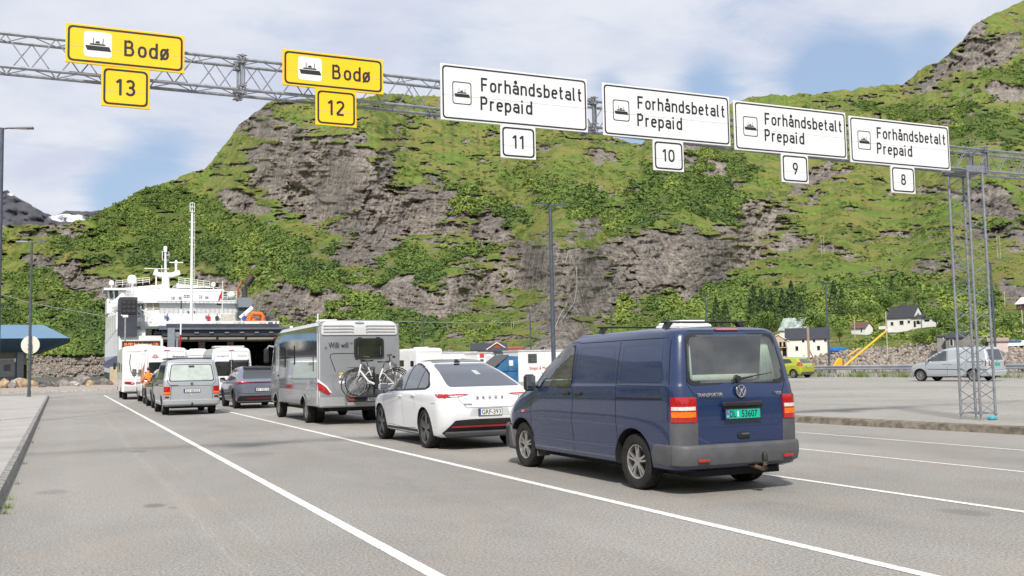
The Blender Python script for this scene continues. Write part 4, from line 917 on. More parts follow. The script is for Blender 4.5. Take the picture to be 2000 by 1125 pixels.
# ------------------------------------------------------------ white fastback SUV
def white_suv():
    lv = [dict(z=.22, yr=-.66, yf=3.5, w=.82, rr=.12, rf=.4, lin=1), dict(z=.25, yr=-.74, yf=3.60, w=.88, rr=.2, rf=.45), dict(z=.42, yr=-.88, yf=3.68, w=[(-1, .90), (0, .925), (1.4, .90), (2.8, .925), (3.6, .88)], rr=.26, rf=.5),
          dict(z=.60, yr=-.935, yf=3.72, w=[(-1, .92), (0, .94), (1.4, .915), (2.8, .94), (3.6, .88)], rr=.28, rf=.5), dict(z=.78, yr=-.93, yf=3.70, w=[(-1, .93), (0, .948), (1.4, .93), (2.8, .94), (3.6, .87)], rr=.28, rf=.5),
          dict(z=[(-1, .97), (2.8, .93), (3.6, .80)], yr=-.90, yf=3.60, w=[(-1, .905), (0, .935), (1.4, .93), (2.8, .92), (3.6, .84)], rr=.27, rf=.5, bow=.05),
          dict(z=[(-1, 1.055), (2.0, 1.0), (3.4, .87)], yr=-.885, yf=3.42, w=[(-1, .83), (0, .90), (1.4, .905), (3, .85)], rr=.22, rf=.45, bow=.06, sharp=1),
          dict(z=[(-1, 1.10), (-.5, 1.10), (2.0, 1.03), (2.9, .99)], yr=-.80, yf=2.86, w=[(-1, .78), (0, .86), (1.4, .875), (3, .78)], rr=.2, rf=.35, bow=.05, sharp=1),
          dict(z=[(-1, 1.235), (2.5, 1.23)], yr=-.40, yf=2.38, w=[(-1, .72), (.2, .80), (1.4, .805), (2.4, .74)], rr=.2, rf=.3, bow=.04),
          dict(z=[(-1, 1.38), (2.5, 1.37)], yr=.0, yf=1.98, w=[(-1, .66), (.6, .73), (1.4, .735), (2.4, .68)], rr=.2, rf=.25, bow=.03),
          dict(z=[(-1, 1.50), (2.5, 1.49)], yr=.42, yf=1.66, w=[(-1, .60), (.9, .66), (2.4, .62)], rr=.2, rf=.2, bow=.02),
          dict(z=[(-1, 1.56), (1.1, 1.585), (2.5, 1.56)], yr=.66, yf=1.48, w=.56, rr=.2, rf=.2), dict(z=[(.5, 1.595), (1.1, 1.612), (2.5, 1.60)], yr=.85, yf=1.36, w=.36, rr=.12, rf=.12), dict(z=1.615, yr=.95, yf=1.28, w=.12, rr=.06, rf=.06)]
    v = Car('fastback_suv', 'white fastback electric SUV with glass roof, second in the queue behind the navy van', 'car', (6.97, 17.35, 0), lv, P_white, (.36, (0, 2.77), .80, .235), arch=.035, sub=5)
    for d in 'LR':
        v.patch('window_surround', rpoly([(-.12, 1.14), (.04, 1.07), (2.50, 1.015), (1.97, 1.39), (1.58, 1.51), (1.0, 1.545), (.5, 1.45), (.15, 1.32)], [.05, .03, .02, .1, .1, .1, .05, .05]), d, M_black, off=.0005, th=.0015, cell=.08)
        v.patch('side_window', rpoly([(1.30, 1.055), (2.42, 1.035), (1.95, 1.36), (1.55, 1.485), (1.30, 1.515)], [.02, .05, .1, .1, .02]), d, M_midglass, cell=.08)
        v.patch('side_window', rpoly([(.52, 1.085), (1.24, 1.06), (1.24, 1.52), (.95, 1.515), (.50, 1.43)], [.02, .02, .02, .1, .02]), d, M_dkglass, cell=.08)
        v.patch('side_window', rpoly([(-.02, 1.15), (.06, 1.10), (.48, 1.087), (.46, 1.415), (.2, 1.32)], [.06, .04, .02, .02, .05]), d, M_dkglass, cell=.06)
        v.seam([[(1.27, .32), (1.27, .9), (1.25, 1.53)], [(2.40, .36), (2.46, .8), (2.44, 1.03)], [(1.27, .32), (2.40, .36)], [(1.27, .32), (.55, .35)], [(.45, .70), (.55, .9), (.42, 1.08)], [(-.82, .80), (-.60, .83), (-.40, .82)]], d, .007)
        v.seam([[(-.1, 1.12), (0.04, 1.075), (.5, 1.062), (2.45, 1.01)], [(-.1, 1.12), (-.02, 1.19), (.2, 1.35), (.6, 1.475), (1.0, 1.54), (1.4, 1.545), (1.62, 1.51), (2.0, 1.38), (2.50, 1.04)]], d, .028, M_black, name='window_trim')
        v.patch('sill_trim', [(.42, .27), (2.35, .27), (2.33, .315), (.44, .325)], d, M_black)
        s_ = -1 if d == 'L' else 1
        tl = v.patch('tail_light', rpoly([(s_*.38, .978), (s_*.70, .930), (s_*.90, .925), (s_*.92, .990), (s_*.44, .990)], .01), 'B', M_red, off=.003, th=.006, cell=.05)
        v.patch('tail_light_side', rpoly([(-.83, .915), (-.70, .925), (-.55, .995), (-.83, .995)], .01), d, M_red, off=.003, parent=tl)
        v.patch('inner_lens', [(s_*.44, .968), (s_*.70, .930), (s_*.76, .962)], 'B', M_wlens, off=.010, parent=tl)
        v.handle(1.40, .925, d, P_white, .2); v.handle(.60, .955, d, P_white, .2)
    v.patch('roof_glass', rpoly([(-.52, .60), (.52, .60), (.50, 1.60), (-.50, 1.60)], .1), 'T', M_dkglass, cell=.1)
    v.patch('rear_window', rpoly([(-.70, 1.115), (.70, 1.115), (.555, 1.49), (.50, 1.535), (-.50, 1.535), (-.555, 1.49)], [.06, .06, .05, .05, .05, .05]), 'B', M_dkglass, cell=.06)
    v.patch('windscreen', [(-.68, 1.08), (.68, 1.08), (.54, 1.48), (-.54, 1.48)], 'F', M_dkglass)
    v.patch('window_sticker', rrect(.10, 1.36, .10, .08, .005, 1), 'B', mat('pale sticker', (.4, .5, .45), .5), off=.008, th=.001)
    v.patch('rear_diffuser', rpoly([(-.84, .30), (-.76, .27), (.76, .27), (.84, .30), (.66, .53), (.35, .545), (-.35, .545), (-.66, .53)], .03), 'B', M_black, off=.006, th=.008)
    v.patch('reflector_band', rpoly([(-.72, .405), (.72, .405), (.70, .437), (-.70, .437)], .01, 2), 'B', M_red, off=.016, cell=.08)
    df = loft_mesh([dict(z=.215, yr=-.80, yf=-.42, w=.70, rr=.1, rf=.02), dict(z=.25, yr=-.90, yf=-.42, w=.78, rr=.15, rf=.02), dict(z=.31, yr=-.925, yf=-.44, w=.80, rr=.15, rf=.02), dict(z=.33, yr=-.90, yf=-.46, w=.79, rr=.14, rf=.02)], 2); df.build('rear_valance', mat('dark grey valance', (.06, .06, .065), .5), v.root, True)
    v.seam([[(-.60, .99), (-.57, .87), (-.44, .745), (.44, .745), (.57, .87), (.60, .99)], [(-.78, 1.05), (-.60, .99)], [(.78, 1.05), (.60, .99)]], 'B', .008)
    v.patch('plate_recess', rpoly([(-.40, .60), (.40, .60), (.34, .735), (-.34, .735)], .02), 'B', mat('white shade trim', (.5, .5, .51), .5), off=.001, th=.002)
    v.plate('GRF-393', (0, -.945, .665), .45, .118)
    for i, c_ in enumerate('SKODA'):
        text(c_, .065, mat('dark chrome', (.06, .06, .065), .35, .6), v.root, (-.24+.12*i, -.935, .905), width=.05, ext=.003, off=.001)
    text('ENYAQ', .035, mat('dark chrome', (.12, .12, .13), .25, .9), v.root, (-.42, -.935, .80), width=.14, ext=.003)
    MB().box((0, .72, 1.60), (.045, .16, .05), 0, .02).build('roof_antenna', M_black, v.root)
    MB().box((-.05, .55, 1.57), (.12, .03, .04), 0, .01).build('camera_pod', M_black, v.root)
    v.mirrors(2.28, 1.10, .86, (.19, .13, .14), P_white, arm=.14)
    v.wheels((0, 2.77), 'blade', .78, mat('grey alloy', (.16, .165, .175), .35, .7))
    MB().box((0, 1.4, .24), (1.4, 4.0, .08)).build('underbody', M_dark, v.root)
white_suv()
# ------------------------------------------------------------ bicycles
def bicycle(label, loc, rz, fcol, group=None):
    t = thing('bicycle', label, 'bicycle', loc, rz, group); WB = 1.08; r = .34          # along local x: front wheel at -x
    ws = []
    for x in (-WB/2, WB/2):
        wb = MB(); wb.lathe([(r-.018, -.02), (r, -.014), (r+.006, 0), (r, .014), (r-.018, .02)], (x, 0, r), 'Y', 40, True)
        tyre = wb.build('wheel', M_tyre, t, True)
        rb = MB(); rb.lathe([(r-.03, -.013), (r-.016, -.013), (r-.016, .013), (r-.03, .013)], (x, 0, r), 'Y', 40, True); rb.lathe([(.03, -.04), (.03, .04)], (x, 0, r), 'Y', 12)
        for k in range(18):
            a = k*math.pi/9; rb.bar((x, .02*(-1)**k, r), (x+(r-.025)*math.cos(a), 0, r+(r-.025)*math.sin(a)), .0016, 4, caps=False)
        rb.build('rim', M_alloy, tyre)
        fb = MB(); pts = [(x+(r+.035)*math.cos(a), 0, r+(r+.035)*math.sin(a)) for a in [R(20+i*14) for i in range(11)]]; fb.tube(pts, .016, 5); fb.build('mudguard', M_black, t, True)
    fr = MB(); bb = Vector((.08, 0, .30)); st = Vector((.25, 0, .74)); hd = Vector((-.34, 0, .86)); hd2 = Vector((-.38, 0, .70)); rw = Vector((WB/2, 0, r)); fw = Vector((-WB/2, 0, r))
    fr.tube([hd2, (-.16, 0, .42), bb], .030, 8); fr.bar(bb, st, .018, 8); fr.bar(hd, hd2, .022, 8)
    for y in (-.05, .05): fr.tube([bb+Vector((0, y*.5, 0)), rw+Vector((0, y, 0))], .012, 6); fr.tube([st+Vector((-.03, 0, -.12)), st+Vector((.02, y, -.14)), rw+Vector((0, y, 0))], .009, 6)
    fr.build('frame', fcol, t, True)
    fk = MB(); fk.bar(hd2, hd2+Vector((-.03, 0, -.06)), .02, 8)
    for y in (-.05, .05): fk.tube([hd2+Vector((-.02, y*.6, -.04)), hd2+Vector((-.04, y, -.14)), fw+Vector((.02, y, .06)), fw+Vector((0, y, 0))], .013, 6)
    fk.build('fork', fcol, t, True)
    hb = MB(); hb.tube([hd, hd+Vector((-.0, 0, .16)), hd+Vector((-.05, 0, .19))], .014, 8); hb.tube([(-.20, -.30, 1.04), (-.33, -.24, 1.06), (-.40, 0, 1.05), (-.33, .24, 1.06), (-.20, .30, 1.04)], .012, 8); hb.box((-.46, 0, 1.0), (.06, .07, .06), 0, .01); hb.build('handlebar', M_black, t, True)
    sd_ = MB(); sd_.bar(st+Vector((-.04, 0, -.1)), st+Vector((.04, 0, .14)), .013, 8); sd_.add([(.10, -.03, .93), (.10, .03, .93), (.28, .02, .92), (.42, .10, .94), (.42, -.10, .94), (.28, -.02, .92), (.12, 0, .89), (.40, .06, .88), (.40, -.06, .88)], [(0, 1, 2, 5), (5, 2, 3, 4), (0, 6, 1), (1, 6, 7, 3, 2), (0, 5, 4, 8, 6), (6, 8, 7), (3, 7, 8, 4)]); sd_.build('saddle', M_black, t)
    cb = MB()
    for y in (-.06, 0, .06): cb.bar((.34, y, .74), (.78, y, .74), .006, 5)
    for x in (.36, .56, .76): cb.bar((x, -.07, .74), (x, .07, .74), .006, 5)
    for y in (-.06, .06): cb.bar((.60, y, .74), rw+Vector((0, y, 0)), .006, 5)
    cb.build('carrier', M_black, t)
    mb = MB(); mb.lathe([(.075, -.05), (.085, -.03), (.085, .03), (.075, .05)], tuple(bb), 'Y', 20); mb.lathe([(.095, .055), (.095, .06)], tuple(bb), 'Y', 24); mb.bar(bb+Vector((0, -.08, 0)), bb+Vector((.12, -.08, -.11)), .009, 6); mb.bar(bb+Vector((0, .08, 0)), bb+Vector((-.12, .08, .11)), .009, 6); mb.box(bb+Vector((.15, -.12, -.12)), (.09, .08, .02)); mb.box(bb+Vector((-.14, .12, .12)), (.09, .08, .02)); mb.box(bb+Vector((.02, 0, .17)), (.09, .06, .26), 0, .02)
    mb.build('motor_crank', M_black, t, True)
    return t

# ------------------------------------------------------------ big grey motorhome with bicycles
def grey_motorhome():
    P = mat('motorhome silver grey', (.31, .32, .335), .22, .35, coat=1, var=.06, vs=1.2)
    Pl = mat('motorhome light silver', (.34, .345, .35), .35, .15, coat=.6, var=.05)
    W_ = 1.13
    lv = [dict(z=.46, yr=-1.66, yf=5.0, w=1.06, rr=.1, rf=.3, lin=1), dict(z=.50, yr=-1.70, yf=5.05, w=W_, rr=.12, rf=.35), dict(z=.85, yr=-1.72, yf=5.15, w=W_+.005, rr=.12, rf=.35),
          dict(z=1.3, yr=-1.72, yf=5.10, w=W_, rr=.10, rf=.35), dict(z=2.3, yr=-1.70, yf=4.55, w=W_, rr=.10, rf=.35), dict(z=[(-2, 2.62), (3.5, 2.60), (4.6, 2.45)], yr=-1.68, yf=4.3, w=[(-2, W_-.01), (3, W_-.01), (4.4, 1.02)], rr=.10, rf=.35, sharp=1),
          dict(z=[(-2, 2.73), (3.3, 2.70), (4.4, 2.50)], yr=-1.60, yf=4.1, w=W_-.13, rr=.15, rf=.35, sharp=1), dict(z=[(-2, 2.76), (3, 2.73), (4.2, 2.52)], yr=-1.5, yf=3.9, w=.8, rr=.15, rf=.3), dict(z=[(-2, 2.775), (3, 2.74), (4.2, 2.53)], yr=-1.3, yf=3.6, w=.3, rr=.1, rf=.1)]
    v = Car('motorhome', 'large silver grey integrated motorhome with two white bicycles on its rear rack', 'motorhome', (7.18, 27.41, 0), lv, P, (.345, (0, 3.84), .96, .22), arch=.06, sub=3)
    Mr = mat('light roof trim', (.52, .52, .515), .4, coat=.3, var=.04)
    for sx in (-1, 1):
        d = 'L' if sx < 0 else 'R'
        v.patch('side_panel', rpoly([(-1.60, .93), (3.28, .93), (3.28, 2.575), (-1.60, 2.575)], .03), d, mat('mirror grey side', (.20, .215, .24), .07, .75, coat=1, var=.05), off=.001, th=.002, cell=.3)
        v.patch('roof_rail', rpoly([(-1.66, 2.60), (-1.66, 2.70), (3.4, 2.685), (4.2, 2.52), (4.2, 2.44), (3.3, 2.585)], .03), d, Mr, th=.02)
        v.patch('corner_moulding', [(sx*1.07, .55), (sx*1.128, .55), (sx*1.12, 2.62), (sx*1.06, 2.62)], 'B', Mr, off=.004, cell=.3)
        v.patch('lower_skirt', [(-1.62, .52), (-.42, .52), (-.42, .9), (-1.62, .9)], d, Pl, cell=.2); v.patch('lower_skirt', [(.42, .52), (3.40, .52), (3.40, .9), (.42, .9)], d, Pl, cell=.3)
        v.patch('side_glass', rpoly([(3.95, 1.45), (4.62, 1.40), (4.50, 2.05), (4.35, 2.20), (3.95, 2.22)], .06), d, M_dkglass); v.patch('curtain_glass', rpoly([(3.45, 1.42), (3.88, 1.42), (3.88, 2.2), (3.45, 2.2)], .05), d, M_paleglass)
        win = v.patch('side_window', rrect(2.75, 1.85, .62, .62, .08), d, M_dkglass, th=.02); v.patch('side_window', rrect(1.55, 1.88, .85, .55, .08), d, M_dkglass, th=.02)
        v.patch('side_window', rrect(-1.0, 1.62, .42, .42, .06), d, M_midglass, th=.015)
        v.patch('service_flap', rrect(-.62, .93, .42, .55, .03), d, P, off=.002, th=.004); v.patch('door_panel', rrect(2.1, 1.35, .60, 1.6, .06), 'R', P, off=.002, th=.006) if d == 'R' else None
        v.seam([rpoly([(3.35, .60), (4.0, .60), (4.0, 2.3), (3.35, 2.3)], .06)+[(3.36, .62)], rrect(-.1, 1.22, .18, .32, .02)+[(-.19, 1.1)], rrect(.9, .85, .36, .36, .02)+[(.72, .7)]], d, .012)
        v.seam([[(-1.66, 1.32), (4.7, 1.30)], [(-1.66, .90), (-.45, .90)], [(.45, .90), (3.4, .90)], [(3.3, .55), (3.3, 2.5)]], d, .010, mat('grey body joint', (.20, .205, .21), .5))
        arc = [(.43*math.cos(math.pi*(t/24)), .345+.43*math.sin(math.pi*(t/24))) for t in range(0, 25)]
        for yc in (0, 3.84): v.seam([[(yc+a, max(b, .47)) for a, b in arc]], d, .07, Pl, name='arch_moulding', off=.02)
        MB().box((sx*1.23, 4.95, 1.93), (.16, .12, .48), 0, .05).build('mirror', M_black, v.root, True)
        MB().tube([(sx*1.0, 4.75, 2.2), (sx*1.15, 4.93, 2.24), (sx*1.23, 4.97, 2.1)], .03, 8).build('mirror_arm', Pl, v.root, True)
        MB().box((sx*1.06, 4.42, 2.49), (.06, .10, .05), 0, .015).build('marker_lamp', M_red, v.root)
        tl = v.patch('tail_light', rpoly([(sx*.80, .84), (sx*.86, .80), (sx*1.10, .92), (sx*1.12, 1.12), (sx*1.08, 1.11), (sx*.92, .98)], .02), 'B', M_red, off=.006, th=.02, cell=.08)
        v.patch('tail_light_side', rpoly([(-1.70, .98), (-1.56, 1.04), (-1.66, 1.14), (-1.71, 1.14)], .01), d, M_red, off=.004, parent=tl)
        v.patch('light_surround', rpoly([(sx*.76, .86), (sx*.90, 1.03), (sx*1.06, 1.16), (sx*1.12, 1.22), (sx*1.12, 1.14), (sx*.92, 1.0), (sx*.80, .84)], .01), 'B', mat('white reflector', (.75, .75, .75), .2, coat=1), off=.004, th=.010)
        v.handle(3.5, 1.3, d, M_black, .12)
    v.patch('roof_cowl', rpoly([(-1.04, 2.36), (1.04, 2.36), (1.02, 2.62), (.9, 2.72), (-.9, 2.72), (-1.02, 2.62)], .08), 'B', Mr, off=.004, th=.03, cell=.1)
    for z in (2.44, 2.52, 2.60):
        for s_ in (-1, 1): v.seam([[(s_*.98, z), (s_*.22, z+.005), (s_*.16, z-.02)]], 'B', .022, mat('moulding shade', (.26, .26, .26), .5), off=.052, name='cowl_groove')
    v.patch('emblem_oval', rpoly([(-.16, 2.665), (0, 2.64), (.16, 2.665), (.0, 2.70)], .06), 'B', P, off=.05, th=.01)
    v.seam([[(-1.06, 2.34), (1.06, 2.34)], [(-1.06, 1.30), (-.5, 1.30), (1.06, 1.30)], [(-1.06, .76), (1.06, .76)]], 'B', .014, mat('grey body joint', (.20, .205, .21), .5))
    v.patch('rear_skirt', rpoly([(-1.08, .50), (1.08, .50), (1.10, .74), (-1.10, .74)], .03), 'B', Pl, off=.004, th=.02, cell=.2)
    wf = v.patch('rear_window', rrect(.25, 2.0, .82, .54, .09), 'B', M_black, off=.008, th=.02); v.patch('window_pane', rrect(.25, 2.005, .73, .46, .07), 'B', M_dkglass, off=.028, th=.006, parent=wf)
    for sx in (-.06, .56): MB().box((sx, -1.755, 1.93), (.02, .02, .24), 0, .005).build('window_catch', M_greypl, wf)
    for x in (.0, .50): MB().box((x-.02*0, -1.72, 2.28), (.11, .03, .035), 0, .01).build('hatch_hinge', M_black, v.root)
    v.seam([[(-.16, 1.87), (-.72, 1.87), (-.79, 1.84), (-.80, 1.78), (-.66, 1.40)]], 'B', .022, M_black, name='graphic_stripe')
    v.seam([[(.93, .95), (.98, 1.2), (1.06, 1.5)]], 'B', .03, mat('white swoosh', (.7, .7, .7), .5), name='graphic_swoosh')
    text('\u201e Willi will \u201c', .22, M_ink, v.root, (-.575, -1.722, 2.02), width=.74, ext=.002, name='lettering')
    v.patch('round_sticker', [( -.50+.08*math.cos(a*.5236), 1.12+.045*math.sin(a*.5236)) for a in range(12)], 'B', M_platew, off=.004, th=.002)
    v.patch('round_sticker', [( -.49+.08*math.cos(a*.5236), 1.255+.045*math.sin(a*.5236)) for a in range(12)], 'B', M_platew, off=.004, th=.002); v.patch('yellow_sticker', rrect(-.51, 1.345, .09, .05, .01), 'B', mat('sticker yellow', (.7, .5, .05), .5), off=.004, th=.002)
    MB().bar((-.86, -.6, 2.76), (-.86, -.6, 2.98), .018, 8).build('roof_aerial', M_white, v.root); MB().box((-.55, -.3, 2.79), (.5, .5, .07), 0, .02).build('roof_hatch', M_white, v.root)
    MB().box((1.17, .6, 2.58), (.13, 3.6, .13), 0, .03).build('awning_case', M_white, v.root)
    v.wheels((0, 3.84), 'steel', .60, mat('steel wheel silver', (.3, .3, .31), .4, .6))
    for sx in (-.72, .72):
        w_ = MB(); w_.lathe([(.2, -.1), (.335, -.11), (.345, 0), (.335, .11), (.2, .1)], (sx, 0, .345), 'X', 28, True); w_.build('inner_wheel', M_tyre, v.root, True)
    ch = MB(); ch.box((0, 1.6, .42), (1.7, 5.6, .16)); ch.box((0, -1.3, .42), (1.5, .5, .10)); ch.bar((-.6, 1.9, .33), (-.6, 2.3, .33), .05, 10); ch.build('underbody', M_dark, v.root)
    # bike rack: light bar with lamps and plate
    rk = MB(); rk.box((.30, -2.10, .66), (1.50, .10, .12), 0, .03); rk.box((.3, -2.02, .74), (1.1, .5, .05), 0, .015)
    for x in (.05, .55): rk.box((x, -1.9, .70), (.07, .5, .08), 0, .015)
    rk.tube([(.30, -1.72, .60), (.30, -1.95, .62), (.30, -1.98, .75), (.30, -1.98, 1.45)], .025, 8); rk.bar((-.1, -1.98, 1.25), (.75, -1.98, 1.25), .018, 8)
    rko = rk.build('bike_rack', M_black, v.root)
    for x in (-.36, .96): MB().box((x, -2.155, .67), (.16, .02, .07), 0, .01).build('rack_light', M_red, rko)
    pl = MB().box((.30, -2.158, .68), (.52, .01, .11), 0, .003).build('number_plate', M_platew, rko); MB().box((.06, -2.164, .68), (.038, .003, .1)).build('plate_band', M_plateb, pl)
    text('ILL GE 5', .105, M_ink, pl, (.33, -2.164, .643), width=.42, ext=.001, off=.001)
    return v
grey_motorhome()
P_bike = mat('white bicycle frame', (.72, .71, .69), .3, coat=.6)
X0, Y0 = 7.18, 27.41
bicycle('white electric bicycle with front wheel to the left, rear one on the motorhome rack', (X0+.24, Y0-2.18, .72), 0, P_bike, 'bicycles on the motorhome rack')
bicycle('white electric bicycle mostly behind the other one, inner one on the motorhome rack', (X0+.42, Y0-1.90, .76), math.pi, P_bike, 'bicycles on the motorhome rack')

# ------------------------------------------------------------ older silver van, lane twelve
def silver_van():
    lv = [dict(z=.30, yr=-.86, yf=3.5, w=.84, rr=.1, rf=.3, lin=1), dict(z=.33, yr=-.92, yf=3.6, w=.88, rr=.12, rf=.35), dict(z=.62, yr=-.93, yf=3.65, w=.915, rr=.1, rf=.35), dict(z=1.0, yr=-.92, yf=3.55, w=.92, rr=.09, rf=.35),
          dict(z=[(-1, 1.20), (3, 1.1)], yr=-.90, yf=3.1, w=.905, rr=.09, rf=.3), dict(z=[(-1, 1.28), (2.6, 1.2)], yr=-.87, yf=2.6, w=.885, rr=.1, rf=.2), dict(z=1.55, yr=-.79, yf=2.2, w=.84, rr=.1, rf=.2), dict(z=1.80, yr=-.70, yf=1.85, w=.785, rr=.12, rf=.2, sharp=1),
          dict(z=1.87, yr=-.62, yf=1.7, w=.70, rr=.15, rf=.2), dict(z=1.90, yr=-.5, yf=1.5, w=.4, rr=.1, rf=.1), dict(z=1.905, yr=-.4, yf=1.4, w=.1, rr=.05, rf=.05)]
    v = Car('minibus', 'older silver minibus with a pale covered rear window, last in its lane', 'van', (3.99, 36.21, 0), lv, P_silver, (.32, (0, 2.92), .77, .21), arch=.05, sub=3)
    fr = v.patch('window_surround', rpoly([(-.745, 1.14), (.745, 1.14), (.66, 1.72), (-.66, 1.72)], .09), 'B', M_black, off=.001, th=.003, cell=.1)
    v.patch('rear_window', rpoly([(-.71, 1.165), (.71, 1.165), (.635, 1.69), (-.635, 1.69)], .08), 'B', M_paleglass, off=.005, th=.003, cell=.1)
    M_sgl = mat('bluish side glass', (.06, .08, .11), .08, coat=1, var=.4)
    for d, sx in (('L', -1), ('R', 1)):
        for y0, y1 in ((1.55, 2.25), (.62, 1.45), (-.55, .52)): v.patch('side_window', rpoly([(y0, 1.20), (y1, 1.20), (y1-(.25 if y1 > 2 else 0), 1.70), (y0, 1.70)], .05), d, M_sgl)
        v.seam([[(1.5, .36), (1.5, 1.78)], [(.56, .4), (.56, 1.78)], [(2.5, .4), (2.5, 1.2)], [(-.8, .98), (3.0, .98)]], d, .012)
        tl = v.patch('tail_light', rpoly([(sx*.70, .70), (sx*.90, .70), (sx*.90, .97), (sx*.70, .97)], .015), 'B', M_red, off=.003, th=.01); v.patch('turn_lens', [(sx*.71, .72), (sx*.895, .72), (sx*.895, .79), (sx*.71, .79)], 'B', M_orange, off=.014, parent=tl)
        v.patch('fog_lamp', rrect(sx*.80, .615, .13, .07, .01), 'B', mat('dark red lens', (.12, .01, .03), .2, coat=1), off=.004, th=.008)
        v.handle(1.65, 1.02, d); v.handle(1.35, 1.02, d)
    v.seam([[(-.66, .98), (-.69, .45), (.69, .45), (.66, .98)], [(-.66, .98), (-.79, 1.12), (-.70, 1.77), (.70, 1.77), (.79, 1.12), (.66, .98)], [(-.66, .985), (.66, .985)]], 'B', .013)
    bl = [dict(z=.34, yr=-.98, yf=-.6, w=.88, rr=.12, rf=.02, bow=.03, fbow=0, lin=1), dict(z=.37, yr=-1.01, yf=-.6, w=.925, rr=.14, rf=.02, bow=.03, fbow=0), dict(z=.50, yr=-1.01, yf=-.6, w=.93, rr=.14, rf=.02, bow=.03, fbow=0), dict(z=.53, yr=-.96, yf=-.6, w=.90, rr=.1, rf=.02, bow=.02, fbow=0)]
    loft_mesh(bl, 2).build('bumper', P_silver, v.root, True)
    v.plate('CV 80202', (0, -.945, .82), .52, .11)
    v.patch('high_brake_light', rrect(0, 1.64, .18, .06, .01), 'B', M_black, off=.012, th=.012)
    bd = MB(); bd.lathe([(.05, -.004), (.05, .01)], (0, -.93, 1.055), 'Y', 20); bd.build('badge', mat('dull badge', (.2, .21, .22), .3, .6), v.root)
    MB().box((-.58, -.92, 1.015), (.28, .012, .022)).build('name_strip', mat('dull badge', (.2, .21, .22), .3, .6), v.root)
    wp = MB(); wp.bar((.15, -.90, 1.12), (.02, -.87, 1.18), .012, 6); wp.bar((.10, -.885, 1.15), (-.42, -.87, 1.185), .008, 6); wp.build('rear_wiper', M_black, v.root)
    MB().box((0, .7, 1.925), (1.45, 2.3, .05), 0, .02).build('roof_bed_cover', mat('dark roof fabric', (.10, .105, .115), .7), v.root)
    v.mirrors(2.25, 1.2, .9, (.15, .1, .2), arm=.08); v.wheels((0, 2.92), 'steel', .6, mat('steel wheel silver', (.3, .3, .31), .4, .6))
    tb = MB(); tb.tube([(0, -.8, .33), (0, -1.02, .31), (0, -1.06, .36), (0, -1.06, .42)], .025, 8); tb.build('tow_hook', M_black, v.root); MB().box((0, 1.4, .28), (1.3, 4.2, .1)).build('underbody', M_dark, v.root)
    for sx in (-1, 1): MB().box((sx*.77, 2.5, .3), (.2, .02, .2)).build('mud_flap', M_black, v.root)
    return v
silver_van()

